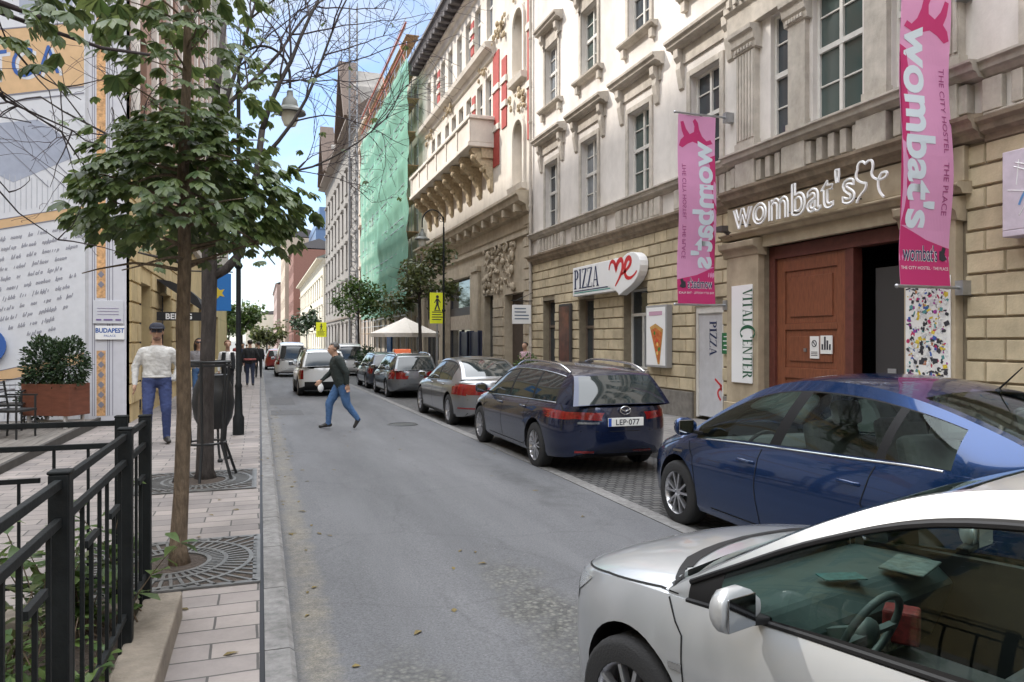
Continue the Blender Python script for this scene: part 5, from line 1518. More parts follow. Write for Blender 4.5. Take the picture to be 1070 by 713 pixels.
def rails(c, x0, x1, y, z0, hh=.06, m=None):
    for sd in (1, -1):
        pts = []
        for i in range(13):
            x = x0 + (x1 - x0) * i / 12
            h = c['bvh'].ray_cast(Vector((x, sd * y, 3)), Vector((0, 0, -1)))[0]
            e = min(1, math.sin(math.pi * i / 12) * 2.2)
            pts.append((x, sd * y, h.z + .005 + hh * e))
        mb = MB(); mb.tube(pts, .017, 8); mb.build('roof_rail', m or M['trim_chrome'], c['root'], smooth=True)
rails(c, .15, -1.95, .565, 0)
c['patch']('taillight', [(-.58, .84), (-.82, .885), (-.92, .86), (-.92, .77), (-.75, .765), (-.54, .795)], 'B', M['lamp_red'], both=True)
c['patch']('taillight', [(-2.08, .865), (-2.3, .87), (-2.5, .86), (-2.5, .75), (-2.3, .78), (-2.12, .835)], 'L', M['lamp_red'], both=True)
c['patch']('reflector', [(-.42, .33), (-.15, .33), (-.15, .36), (-.42, .36)], 'B', M['lamp_red'], both=False)
c['patch']('reflector', [(.42, .33), (.65, .33), (.65, .36), (.42, .36)], 'B', M['lamp_red'], both=False)
c['patch']('bumper_valance', [(-.7, .23), (.7, .23), (.62, .31), (-.62, .31)], 'B', M['plastic'])
plate(c, .74, 'B', 'LEP·077')
mb = MB()
for s_ in (1, -1): mb.tube([(-2.462, s_ * (.075 * math.cos(R(a))), .89 + .052 * math.sin(R(a))) for a in range(-90, 91, 18)], .007, 6)
mb.tube([(-2.464, y, .89 + .03 - abs(y) * .0 + (.035 * (abs(y) / .07) - .045)) for y in (-.07, -.04, 0, .04, .07)], .009, 6)
mb.build('badge', M['trim_chrome'], c['root'], smooth=True)
c['patch']('badge_lettering', [(.36, .715), (.62, .715), (.62, .74), (.36, .74)], 'B', M['trim_chrome'])
def side_trim(c, u0, u1, t=.955, m=None, r=.008):
    for sd in (1, -1):
        n_ = 24; pts = [c['sidep'](u0 + (u1 - u0) * i / n_, t) for i in range(n_ + 1)]
        mb = MB(); mb.tube([(p.x, sd * (p.y + .006), p.z) for p in pts], r, 6); mb.build('window_trim', m or M['trim_chrome'], c['root'], smooth=True)
side_trim(c, 1, 6.8); side_trim(c, 1.2, 6.8, .115)
mb = MB(); mb.bar((-2.3, -.02, 1.02), (-2.2, .5, 1.04), .018, .012); mb.build('wiper', M['plastic'], c['root'])

# --- silver saloon
silver = paint('silver_metallic_paint', (.27, .275, .285), .75, .28)
VS = dict(xf=2.45, xr=-2.5, W=.935, wb=2.94, rw=.345, sh=.90, pf=8, pr=9, gap=.05, spokes=5,
    belt=[(-2.5, .7), (-2.45, .92), (-1.9, .975), (-.9, .95), (0, .925), (.9, .90), (1.3, .88), (1.9, .81), (2.25, .74), (2.4, .66), (2.45, .58)],
    deck=[(-2.5, .72), (-2.46, .99), (-2.38, 1.03), (-1.9, 1.05), (-1.5, 1.04), (1.1, 1.0), (1.3, .975), (2.0, .88), (2.3, .78), (2.4, .7), (2.45, .6)],
    cab=[(1.2, .89, .79, 1.2), (.9, 1.07, .73, .92), (.5, 1.27, .66, .6), (.15, 1.40, .61, .28), (-.3, 1.445, .59, -.15), (-.85, 1.43, .585, -.8), (-1.2, 1.37, .59, -1.25), (-1.6, 1.21, .64, -1.62), (-1.95, 1.03, .72, -1.92)],
    bulge=[(.1, .06), (.12, .04), (.1, .05), (.05, .05), (0, .05), (-.02, .045), (-.05, .04), (-.09, .03), (-.08, .01)],
    panes=[(.75, 3.95), (4.1, 5.6), (5.7, 6.5)], t0=.14, t1=.92, uF=(.25, 3.1), uR=(5.6, 7.7),
    gaps=[[(1.15, .86), (1.08, .7), (1.02, .45), (1.02, .28)], [(.05, .92), (.07, .6), (.0, .3)], [(-1.0, .95), (-.95, .72), (-1.15, .45), (-.95, .28)], [(1.0, .29), (-.9, .29)]],
    gaps_back=[[(-.7, .62), (.7, .62)]], handles=[(.22, .86), (-.88, .88)], mirror=(.85, .98))
c = make_car('silver saloon parked between the navy estate and the grey estate', 'car', silver, VS, (4.80, 17.0, gz(4.8, 17)), rot_head(0), group='cars parked along the right kerb')
c['patch']('taillight', [(-.5, .93), (-.9, .95), (-.94, .72), (-.72, .70), (-.70, .84), (-.5, .87)], 'B', M['lamp_red'], both=True)
c['patch']('taillight', [(-2.15, .93), (-2.5, .93), (-2.5, .72), (-2.3, .72)], 'L', M['lamp_red'], both=True)
c['patch']('reflector', [(-.85, .42), (-.5, .42), (-.5, .45), (-.85, .45)], 'B', M['lamp_red'], both=True)
c['patch']('bumper_valance', [(-.75, .24), (.75, .24), (.7, .34), (-.7, .34)], 'B', M['plastic'])
plate(c, .80, 'B', 'RDX-284', band=True) if False else None
side_trim(c, 1, 6.9)

# --- grey estate with a courier light on the roof
EST = dict(xf=2.2, xr=-2.3, W=.86, wb=2.6, rw=.315, sh=.91, pf=8, pr=11, gap=.05,
    belt=[(-2.3, .66), (-2.24, .92), (-1.8, .93), (0, .90), (.9, .87), (1.25, .85), (1.8, .76), (2.05, .68), (2.2, .56)],
    deck=[(-2.3, .68), (-2.25, .94), (-1.8, .95), (1.1, .96), (1.3, .94), (1.8, .84), (2.05, .74), (2.2, .58)],
    cab=[(1.28, .85, .74, 1.28), (1.0, 1.04, .69, 1.0), (.62, 1.25, .63, .7), (.25, 1.395, .59, .38), (-.25, 1.45, .58, -.1), (-.85, 1.46, .575, -.8), (-1.5, 1.445, .57, -1.45), (-1.98, 1.40, .57, -1.95), (-2.06, 1.32, .6, -2.05), (-2.15, 1.12, .66, -2.14), (-2.22, .94, .7, -2.22)],
    bulge=[(.1, .06), (.12, .04), (.1, .05), (.05, .05), (0, .05), (0, .05), (0, .045), (-.02, .035), (-.05, .02), (-.06, .02), (-.05, .015)],
    panes=[(.75, 3.9), (4.05, 5.4), (5.5, 6.8)], t0=.12, t1=.93, uF=(.25, 3.1), uR=(7.5, 9.9),
    gaps=[[(1.12, .84), (1.0, .45), (1.0, .28)], [(.08, .9), (.04, .3)], [(-.95, .92), (-1.1, .45), (-.9, .28)]], gaps_back=[[(-.76, .5), (.76, .5)]], handles=[(.22, .8), (-.85, .82)], mirror=(.94, .93))
grey = paint('grey_metallic_paint', (.17, .18, .19), .6, .32)
c = make_car('grey estate car with upright red tail lamps parked beyond the silver saloon', 'car', grey, EST, (4.86, 26.0, gz(4.86, 26)), rot_head(0), group='cars parked along the right kerb')
c['patch']('taillight', [(-.62, 1.0), (-.82, 1.0), (-.9, .9), (-.88, .66), (-.7, .66), (-.66, .85)], 'B', M['lamp_red'], both=True)
c['patch']('taillight', [(-2.1, 1.0), (-2.3, .95), (-2.3, .66), (-2.15, .66)], 'L', M['lamp_red'], both=True)
plate(c, .78, 'B', 'HKT-836') if False else None
rails(c, .1, -1.9, .56, 0, .05)
sg = MB(); h = c['bvh'].ray_cast(Vector((.2, 0, 3)), Vector((0, 0, -1)))[0]
sg.prism([(.05, -.3, h.z + .005), (.35, -.3, h.z + .005), (.3, -.3, h.z + .16), (.1, -.3, h.z + .16)], (0, .6, 0)); 
so = sg.build('roof_sign', mat('orange_sign_plastic', (.75, .13, .02), .4), None, bevel=.02)
so.matrix_world = Matrix.Translation(c['root'].location) @ Matrix.Rotation(c['root'].rotation_euler[2], 4, 'Z'); tag(so, 'orange box sign on the roof of the grey estate', 'sign')
# --- dark hatch ahead of it, then others standing down the street
HB = dict(EST); 
dark = paint('slate_metallic_paint', (.05, .06, .085), .5, .3)
c = make_car('dark slate estate car parked beside the white parasol', 'car', dark, HB, (4.92, 31.4, gz(4.92, 31.4)), rot_head(0), group='cars parked along the right kerb')
c['patch']('taillight', [(-.62, 1.0), (-.82, 1.0), (-.9, .9), (-.88, .66), (-.7, .66), (-.66, .85)], 'B', M['lamp_red'], both=True)
whitep = paint('white_paint', (.62, .62, .61), .0, .3)
SV = dict(EST, W=.82, sh=.92, xr=-2.05, xf=2.0, wb=2.4, rw=.32, cab=[(x * .9, 0.03 + z * 1.05 if z > .9 else z, y, xb * .9) for (x, z, y, xb) in EST['cab']],
    belt=[(x * .9, z + .03) for x, z in EST['belt']], deck=[(x * .9, z + .04) for x, z in EST['deck']], gaps=[], handles=[(.2, .85), (-.75, .86)], mirror=(.85, 1.0), sillz=.42)
SV['belt'][0] = (-2.07, .7); SV['deck'][0] = (-2.07, .72)
c = make_car('white boxy off road car with dark lower trim driving away up the road', 'car', whitep, SV, (1.98, 26.9, gz(1.98, 26.9)), rot_head(1), name='moving_car')
c['patch']('taillight', [(-.66, .9), (-.8, .9), (-.8, .6), (-.66, .6)], 'B', M['lamp_red'], both=True)
c['patch']('rear_bumper', [(-.82, .3), (.82, .3), (.82, .52), (-.82, .52)], 'B', M['plastic'], off=.03)
plate(c, .68, 'B', 'KDN-451') if False else None
rails(c, .1, -1.7, .55, 0, .05, M['plastic'])
lb = paint('pale_blue_paint', (.36, .45, .52), .3, .3)
c = make_car('pale blue hatchback standing in the road ahead of the white off road car', 'car', lb, dict(EST, gaps=[], handles=[]), (2.45, 34, gz(2.4, 34)), rot_head(0), name='moving_car')
c['patch']('taillight', [(-.66, 1.0), (-.82, 1.0), (-.82, .7), (-.66, .7)], 'B', M['lamp_red'], both=True)
VN = dict(EST, W=.9, xr=-2.3, cab=[(x, z if z < .9 else .9 + (z - .9) * 1.75, y * 1.06, xb) for (x, z, y, xb) in EST['cab']], gaps=[], handles=[])
redp = paint('dull_red_paint', (.30, .03, .03), .3, .3)
c = make_car('white people carrier with red flanks farther up the road', 'van', whitep, VN, (1.65, 43.5, gz(1.6, 43.5)), rot_head(0), name='moving_van')
c['patch']('side_stripe', [(-2.1, .75), (-2.1, 1.0), (1.7, .9), (1.7, .7)], 'L', redp, both=True)
c['patch']('taillight', [(-.66, 1.25), (-.84, 1.25), (-.84, .7), (-.66, .7)], 'B', M['lamp_red'], both=True)
c = make_car('small red car farthest up the road beyond the people carrier', 'car', redp, dict(EST, gaps=[], handles=[]), (1.15, 56, gz(1, 56)), rot_head(0), name='moving_car')
c = make_car('white delivery van standing at the right kerb beyond the white parasol', 'van', whitep, dict(VN, W=.95), (5.0, 45.5, gz(5, 45.5)), rot_head(0), name='parked_van')
for i, (x, y) in enumerate(((4.9, 58), (4.95, 64.5), (4.9, 71))):
    c = make_car(('far black estate parked beyond the delivery van', 'far grey hatchback parked second beyond the delivery van', 'far silver hatchback parked third beyond the delivery van')[i], 'car', (dark, grey, silver)[i], dict(EST, gaps=[], handles=[]), (x, y, gz(x, y)), rot_head(0), group='cars parked along the right kerb')
# --- white hatchback in the foreground, nosing into the road
FW = dict(xf=2.22, xr=-2.1, W=.89, wb=2.65, rw=.325, sh=.915, pf=5.5, pr=10, gap=.055, sillz=.22,
    belt=[(-2.1, .7), (-2.05, .95), (-1.5, 1.0), (-.6, .975), (0, .955), (.6, .935), (1.0, .915), (1.4, .885), (1.8, .82), (2.05, .73), (2.16, .64), (2.22, .54)],
    deck=[(-2.1, .72), (-2.05, .98), (-1.5, 1.02), (.9, 1.03), (1.15, 1.01), (1.6, .945), (1.95, .85), (2.1, .75), (2.18, .66), (2.22, .56)],
    cab=[(1.15, .92, .785, 1.15), (.85, 1.075, .735, .86), (.45, 1.265, .67, .55), (.05, 1.40, .615, .2), (-.4, 1.455, .595, -.3), (-.9, 1.455, .585, -.85), (-1.4, 1.40, .58, -1.4), (-1.7, 1.30, .6, -1.72), (-1.85, 1.12, .66, -1.86), (-1.95, 1.0, .72, -1.95)],
    bulge=[(.16, .03), (.12, .0), (.07, .0), (.03, .005), (0, .015), (0, .02), (-.02, .03), (-.04, .03), (-.06, .02), (-.05, .015)],
    dlo0=.5, panes=[(1.0, 4.55), (4.7, 5.9)], t0=.2, t1=.925, uF=(.2, 3.1), uR=(7.1, 8.8),
    gaps=[[(1.12, .90), (1.0, .78), (.96, .5), (.98, .26)], [(-.25, .96), (-.22, .6), (-.3, .27)]], handles=[(-.1, .86)], mirror=(.62, .97), spokes=5, dash_mat=mat('teal_grey_dashboard', (.06, .085, .085), .6, var=.2), wheel_mat=mat('grey_wheel_leather', (.07, .085, .085), .5))
whitef = paint('silvery_white_paint', (.42, .435, .45), .35, .3)
FW['cab'] = [(x, .93 + (z - .93) * 1.25 if z > .93 else z, y, xb) for (x, z, y, xb) in FW['cab']]
FX, FY, FH = 2.41, 1.67, 15.0
FCAR = make_car('white hatchback in the foreground turning out into the road', 'car', whitef, FW, (FX, FY, ZR(FX, FY)), rot_head(FH), clear=True, name='foreground_car')
c = FCAR
c['root'].scale = (.87, .87, .87)
c['patch']('headlight', [(2.12, .68), (2.04, .745), (1.95, .775), (1.84, .795), (1.73, .805), (1.78, .76), (1.86, .71), (1.96, .665), (2.06, .635), (2.12, .63)], 'L', M['lamp_glass'], both=True, off=.005)
c['patch']('headlight', [(.40, .61), (.52, .60), (.64, .605), (.68, .66), (.66, .715), (.58, .715), (.46, .67)], 'F', M['lamp_glass'], both=True, off=.006)
c['patch']('grille', [(-.4, .48), (.4, .48), (.36, .6), (-.36, .6)], 'F', M['plastic'])
c['patch']('side_repeater', [(1.06, .66), (.98, .67), (.985, .64), (1.055, .635)], 'L', M['trim_chrome'], both=True, off=.008)
c['line']([(1.98, .80), (1.6, .865), (1.2, .915), (1.08, .92)], 'L', w=.006)
for sd in (1, -1):
    c['patch']('cowl', [(1.16, sd * .74), (1.30, sd * .5), (1.36, sd * .2), (1.37, 0), (1.32, 0), (1.3, sd * .2), (1.22, sd * .5), (1.12, sd * .7)], 'T', M['plastic'])
side_trim(c, .5, 6.0, .965, M['plastic'], .012); side_trim(c, .5, 6.0, .175, M['plastic'], .012)
# clutter in the cabin
rnd = random.Random(3)
def goods(nm, x, y, z, hx, hy, hz, rz, m):
    mb = MB(); mb.obox((x, y, z), (math.cos(rz), math.sin(rz), 0), (-math.sin(rz), math.cos(rz), 0), (0, 0, 1), hx, hy, hz); mb.build(nm, m, FCAR['root'], bevel=.012)
goods('red_bag', .52, .02, .80, .07, .06, .07, .4, mat('red_bag_cloth', (.16, .01, .01), .7, var=.6, vscale=40))
goods('paper_stack', .70, -.40, .935, .10, .15, .006, .2, mat('faded_paper', (.14, .17, .16), .8, var=.5, vscale=20))
goods('paper_stack', .78, .05, .94, .05, .1, .004, -.5, mat('teal_paper', (.05, .13, .13), .7, var=.5, vscale=25))
goods('centre_console', .35, .0, .55, .25, .1, .12, 0, M['interior'])
goods('radio', .55, .0, .74, .02, .13, .05, 0, mat('radio_buttons', (.06, .05, .05), .4, var=.8, vscale=60, col2=(.3, .25, .2)))
# ------------------------------------------------------------------ house across the terrace, out of the picture on the left, and the one behind the camera
simple_building('plain ochre house across the terrace, left of the camera', -19.0, -18, 15.4, 25, M['ochre'], [(.6, 3.2), (5, 7.4), (9, 11.4), (13, 15.2), (17, 19.2), (21, 23)], 8, 1.4, M['frame_white'], M['brown_roof'])
hb = bpy.data.objects[[o.name for o in bpy.data.objects if o.get('label', '').startswith('plain ochre house')][0]]
hb.location = (-38.0, -1, 0); hb.rotation_euler = (0, 0, math.pi)

simple_building('grey house behind the camera on the right of the street', 9.3, -60, -6.2, 17, M['grey_render'], [(.6, 3.2), (5.2, 7.6), (9.2, 11.6), (13, 15)], 14, 1.4, M['frame_white'], M['brown_roof'])
simple_building('pale house behind the camera closing the street', 9.3, -120, -62, 16, M['pale_render'], [(.6, 3.2), (5.2, 7.6), (9.2, 11.6)], 14, 1.4, M['frame_white'], M['brown_roof'], depth=40)
hb2 = bpy.data.objects[[o.name for o in bpy.data.objects if o.get('label', '').startswith('pale house behind')][0]]
hb2.location = (14.0, -70, 0); hb2.rotation_euler = (0, 0, R(-90)); hb2.location = (70, -60, 0)
simple_building('ochre house behind the camera on the left of the street', -38 + 3.2, 19, 60, 18, M['ochre'], [(.6, 3.2), (5, 7.4), (9, 11.4), (13, 15.2)], 10, 1.4, M['frame_white'], M['brown_roof'])
hb3 = bpy.data.objects[[o.name for o in bpy.data.objects if o.get('label', '').startswith('ochre house behind')][0]]
hb3.location = (-38.0, 0, 0); hb3.rotation_euler = (0, 0, math.pi)
# ------------------------------------------------------------------ signs on the pale building
def tubes_from_outline(me, r, Mx, n=5):
    """glass tubes along the outline of flat lettering"""
    bm = bmesh.new(); bm.from_mesh(me); bmesh.ops.remove_doubles(bm, verts=bm.verts, dist=1e-5)
    edges = [e for e in bm.edges if len(e.link_faces) == 1]
    adj = {}
    for e in edges:
        a, b = e.verts; adj.setdefault(a, []).append(b); adj.setdefault(b, []).append(a)
    seen = set(); mb = MB()
    for v in list(adj):
        if v in seen: continue
        loop = [v]; seen.add(v); cur = v
        while True:
            nx = [w for w in adj[cur] if w not in seen]
            if not nx: break
            cur = nx[0]; seen.add(cur); loop.append(cur)
        pts = [Mx @ w.co for w in loop]; pts.append(pts[0])
        if len(pts) > 3: mb.tube(pts, r, n, caps=False)
    bm.free(); return mb
M['tube_white'] = mat('white_tube_glass', (.85, .85, .85), .25)
HS = thing('hostel_sign', 'white outline tube lettering of the hostel name over the gateway', 'sign')
def fit_text(s_, wdt, hgt, **k):
    me = text_mesh(s_, 1.0, 'LEFT', **k)
    x0 = min(v.co.x for v in me.vertices); x1 = max(v.co.x for v in me.vertices); y1 = max(v.co.y for v in me.vertices)
    for v in me.vertices: v.co.x = (v.co.x - x0) * wdt / (x1 - x0); v.co.y *= hgt / y1
    return me
ox = FA.X(.36)
mb = tubes_from_outline(fit_text("wombat's", 3.1, .58, offset=.004, spacing=1.06), .021, frame((ox, 12.2, 3.91), (0, -1, 0), (0, 0, 1)))
mb.build('lettering', M['tube_white'], HS, smooth=True)
# small looped emblem at the end of the name
em = bez((0, 0), (.05, .2), (.25, .2), (.22, .38), (.1, .42), (-.1, .5), (.02, .72), (.0, .86), (.12, .95), (.2, .8), (.3, .92), (.42, .84), (.36, .62), (.3, .5), (.45, .35), (.62, .4), (.74, .44), (.7, .55), (.58, .52), (.5, .48), (.42, .2), (.62, 0))
mb = MB(); mb.tube([(ox, 9.05 - a * .85, 3.87 + b * .72) for a, b in em], .021, 5); mb.build('emblem', M['tube_white'], HS, smooth=True)
for y in (12.0, 10.6, 9.2):
    mb = MB(); mb.tube([(FA.X(.1), y, 3.98), (ox, y, 3.98)], .012, 6); mb.build('bracket', M['black'], HS)
FLD = mat('old_spotlight_metal', (.06, .05, .045), .6)
mb = MB(); mb.bar((FA.X(.1), 12.45, 3.75), (FA.X(.42), 12.5, 3.95), .09, .07); mb.bar((FA.X(.42), 12.4, 3.95), (FA.X(.42), 12.6, 3.95), .16, .12); tag(mb.build('spotlight', FLD, None, bevel=.01), 'small dark spotlight at the left end of the tube lettering', 'spotlight')

M['pink'] = mat('pink_banner_cloth', (.66, .30, .50), .75, var=.06, vscale=2)
M['pink_deep'] = mat('magenta_banner_print', (.50, .03, .15), .75)
M['pale_print'] = mat('pale_blue_banner_print', (.62, .70, .76), .75)
M['mauve_print'] = mat('plum_banner_print', (.33, .06, .19), .75)
def street_banner(label, x0, x1, Y, z0, z1, mirrored, arm_z, seed):
    b = thing('street_banner', label, 'banner', group='pink hostel banners')
    W = x1 - x0; H = z1 - z0; rnd = random.Random(seed)
    def wav(x, z): return .035 * math.sin(2.2 * z + seed) * (1 - abs((z - z0) / H * 2 - 1) ** 4) + .012 * math.sin(7 * x + 3 * z)
    def cloth(poly, m, nm, off, parent=b, fine=4):
        bm = bmesh.new(); bm.faces.new([bm.verts.new((p[0], p[1], 0)) for p in poly]); bmesh.ops.triangulate(bm, faces=bm.faces)
        for _ in range(fine): bmesh.ops.subdivide_edges(bm, edges=[e for e in bm.edges if e.calc_length() > .09], cuts=1); bmesh.ops.triangulate(bm, faces=bm.faces)
        me = bpy.data.meshes.new(nm); bm.to_mesh(me); bm.free()
        return put(me, m, nm, off, parent)
    def put(me, m, nm, off, parent=b):
        for v in me.vertices:
            a, c = v.co.x, v.co.y
            x = x1 - a if mirrored else x0 + a
            z = z0 + c; v.co = (x, Y + wav(x, z) - off, z)
        return link(nm, me, m, parent)
    # cloth with a little thickness
    o = cloth([(0, 0), (W, 0), (W, H), (0, H)], M['pink'], 'cloth', 0)
    sd = o.modifiers.new('thickness', 'SOLIDIFY'); sd.thickness = .004; sd.offset = 0
    for off in (.004, -.004):
        cloth([(0, 0), (W, 0), (W, H * .13), (W * .5, H * .155), (0, H * .2)], M['pink_deep'], 'printed_band', off)
        # ragged torn-paper edge down the hem side and a splash shape at the top
        edge = [(0, H * .2)]
        z = .2
        while z < .8: edge.append((W * rnd.uniform(.06, .17), H * z)); z += .012
        edge += [(0, H * .8)]
        cloth(edge, M['pink_deep'], 'printed_edge', off * 1.1, fine=1)
        sp = [(W * a, H * c) for a, c in ((.06, .86), (.12, .88), (.22, .872), (.34, .895), (.42, .93), (.46, .965), (.54, .985), (.6, .97), (.55, .945), (.56, .915), (.68, .9), (.78, .925), (.86, .965), (.94, .96), (.9, .915), (.84, .885), (.93, .865), (.97, .835), (.88, .825), (.74, .848), (.6, .862), (.44, .852), (.34, .832), (.2, .85))]
        cloth(sp, M['pink_deep'], 'printed_splash', off * 1.2, fine=1)
        me = fit_text("wombat's", H * .68, W * .56, offset=.03)
        for v in me.vertices: v.co = (W * .1 + v.co.y, H * .87 - v.co.x, 0)
        put(me, M['pale_print'], 'lettering', off * 1.6)
        me = fit_text('THE CITY HOSTEL   THE PLACE', H * .5, W * .1)
        for v in me.vertices: v.co = (W * .8 + v.co.y, H * .74 - v.co.x, 0)
        put(me, M['mauve_print'], 'lettering', off * 1.6)
        for (e, m, k) in ((.035, 'white', 1.7), (.004, 'navy', 2.4)):
            me = fit_text("wombat's", W * .68, W * .24, offset=e)
            for v in me.vertices: v.co = (W * .06 + v.co.x, H * .085 + v.co.y, 0)
            put(me, M[m], 'lettering', off * k)
        me = text_mesh('THE CITY HOSTEL · THE PLACE', W * .068, 'CENTER')
        for v in me.vertices: v.co = (W * .5 + v.co.x, H * .055 + v.co.y, 0)
        put(me, M['white'], 'lettering', off * 1.7)
        cloth([(W * .78, H * .09), (W * .86, H * .085), (W * .95, H * .092), (W * .9, H * .11), (W * .93, H * .13), (W * .86, H * .135), (W * .83, H * .12), (W * .79, H * .12), (W * .82, H * .105)], M['ink'], 'printed_mark', off * 2.5, fine=1)
    for z in (z0 - .01, z1 + .03):
        mb = MB(); mb.tube([(x0 - .06, Y, z), (9.12, Y, z)], .022, 10); mb.ball((x0 - .07, Y, z), .03); mb.box(9.05, 9.24, Y - .06, Y + .06, z - .1, z + .1)
        mb.build('arm', M['steel'], b, smooth=True)
    return b
street_banner('pink hostel banner seen from its back left of the gateway, its writing reversed', 7.95, 8.83, 12.75, 2.44, 6.27, True, 6, 1)
street_banner('pink hostel banner right of the gateway, its writing the right way round', 8.02, 8.9, 7.42, 2.44, 6.45, False, 6, 2)

PZ = thing('pizzeria_sign', 'white light box sign of the pizzeria with navy capitals and red script on a heart', 'sign')
sx = FA.X(.32)
mb = MB(); FA.box(mb, 17.3, 20.25, 3.02, 3.88, .06, .28); mb.build('sign_box', M['white'], PZ, bevel=.015)
heart = bez((.02, .3), (-.15, .75), (.2, 1.1), (.5, .86), (.8, 1.18), (1.28, .95), (1.12, .45), (1.0, .1), (.7, .05), (.42, -.12), (.4, 0), (.08, .1), (.02, .3), n=9)[:-1]
HY, HZ, hs_ = 17.85, 3.0, 1.55
hp = [(sx + .01, HY - a * hs_, HZ + b * .95) for a, b in heart]
mb = MB(); mb.prism(hp, (.24, 0, 0)); mb.build('heart_box', M['white'], PZ, bevel=.012)
ps, wd = serif_strokes('PIZZA', .57)
k_ = 1.0
mb = MB(); polys(mb, [[(a * 1.03, b) for a, b in p] for p in ps], frame((FA.X(.287), 20.14, 3.23), (0, -1, 0), (0, 0, 1))); mb.build('lettering', M['navy'], PZ)
mb = MB(); FA.box(mb, 17.9, 20.12, 3.15, 3.18, .28, .287); mb.build('underline', M['navy'], PZ)
mb = MB(); FA.box(mb, 17.75, 20.12, 3.1, 3.125, .28, .287); mb.build('underline', mat('teal_sign_paint', (.05, .3, .28), .5), PZ)
mb = MB()
for s_ in ME: stroke(mb, [(a * 1.45 + .06, b * .74 + .14) for a, b in s_], .105, frame((sx - -.035 - .0, HY + .0, HZ), (0, -1, 0), (0, 0, 1)), taper=lambda t: .55 + .8 * math.sin(math.pi * min(1, t * 1.1)))
for v in range(len(mb.v)): mb.v[v] = (sx + .006, mb.v[v][1], mb.v[v][2])
mb.build('script_lettering', M['red'], PZ)
# light box with a slice of pizza
LB = thing('menu_light_box', 'framed light box with a pizza slice picture beside the pizzeria window', 'sign')
mb = MB(); FA.box(mb, 15.0, 15.98, 1.05, 2.55, .04, .2); mb.build('sign_box', mat('grey_box_frame', (.3, .3, .3), .5), LB, bevel=.01)
mb = MB(); FA.box(mb, 15.05, 15.93, 1.1, 2.5, .2, .206); mb.build('poster', M['white'], LB)
px_ = FA.X(.21)
def slice_poly(poly, m, nm, off=0.0):
    mb = MB(); mb.add([(px_ - off, 15.93 - a * .88, 1.1 + b * 1.4) for a, b in poly], [tuple(range(len(poly)))]); return mb.build(nm, m, LB)
slice_poly([(.62, .02), (.72, .02), (.9, .62), (.5, .72), (.2, .66)], mat('pizza_crust', (.5, .28, .08), .7, var=.3), 'slice_crust')
slice_poly([(.64, .06), (.7, .06), (.84, .56), (.5, .65), (.26, .6)], mat('pizza_sauce', (.5, .04, .015), .7, var=.3, vscale=12, col2=(.6, .22, .05)), 'slice_topping', .002)
rnd = random.Random(8)
for k in range(9):
    t = rnd.uniform(.25, .95); a, b = .66 + rnd.uniform(-.3, .14) * t, .08 + .5 * t; r_ = .05
    slice_poly([(a + r_ * math.cos(q) * 1.0, b + r_ * .7 * math.sin(q)) for q in [2 * math.pi * i / 8 for i in range(8)]], [mat('basil_green', (.05, .2, .03), .6), mat('tomato_red', (.6, .04, .02), .5), mat('cheese_yellow', (.7, .5, .15), .6)][k % 3] if k < 3 else [bpy.data.materials[n_] for n_ in ('basil_green', 'tomato_red', 'cheese_yellow')][k % 3], 'topping', .004 + .0005 * k)
slice_poly([(.15, .86), (.85, .86), (.85, .93), (.15, .93)], mat('poster_lilac', (.5, .3, .4), .6), 'poster_heading')
mb = MB(); FA.box(mb, 20.8, 21.7, .9, 2.85, .05, .14); pc = mb.build('poster_case', M['frame_dark'], None, bevel=.01); tag(pc, 'dark framed poster case between the two tall pizzeria windows', 'poster case')
mb = MB(); FA.box(mb, 20.88, 21.62, .98, 2.77, .14, .146); mb.build('poster', mat('dim_poster', (.09, .07, .08), .3, var=.8, vscale=3, col2=(.2, .08, .06)), pc)
mb = MB(); FA.box(mb, 16.15, 17.0, .35, .95, .36, .5); mb.box(FA.X(.5), FA.X(.06), 16.2, 16.95, .4, .45); mn = mb.build('menu_box', mat('dull_white_box', (.4, .4, .38), .6), None, bevel=.015); tag(mn, 'small white menu box low on the wall below the pizzeria window', 'menu box')
mb = MB()
for k in range(5): FA.box(mb, 16.25, 16.9 - .1 * (k % 3), .42 + k * .1, .45 + k * .1, .5, .504)
mb.build('print', M['ink'], mn)
GS = thing('green_plaque', 'small green plaque between the glazed door and the white vertical sign', 'sign')
mb = MB(); FA.box(mb, 12.74, 12.98, 1.42, 1.86, .06, .09); mb.build('plate', mat('green_enamel', (.02, .14, .05), .4), GS, bevel=.004)
mb = MB()
for k in range(4): FA.box(mb, 12.78, 12.94 - .03 * (k % 2), 1.5 + k * .09, 1.52 + k * .09, .09, .093)
mb.build('print', M['white'], GS)
VC = thing('vertical_sign', 'white vertical sign with dark green capitals on the gateway pillar', 'sign')
mb = MB(); FA.box(mb, 11.86, 12.5, .86, 2.8, .165, .2); mb.build('plate', M['white'], VC, bevel=.006)
M['dk_green'] = mat('dark_green_print', (.015, .10, .05), .5)
ps, wd = serif_strokes('VITALcENTER', .27)
k_ = 1.78 / wd
mb = MB(); polys(mb, [[(a * k_, b * 1.1) for a, b in p] for p in ps], frame((FA.X(.203), 12.05, 2.72), (0, 0, -1), (0, -1, 0)))
for i, v in enumerate(mb.v): mb.v[i] = (FA.X(.203), v[1] + .08, v[2])
mb.build('lettering', M['dk_green'], VC)
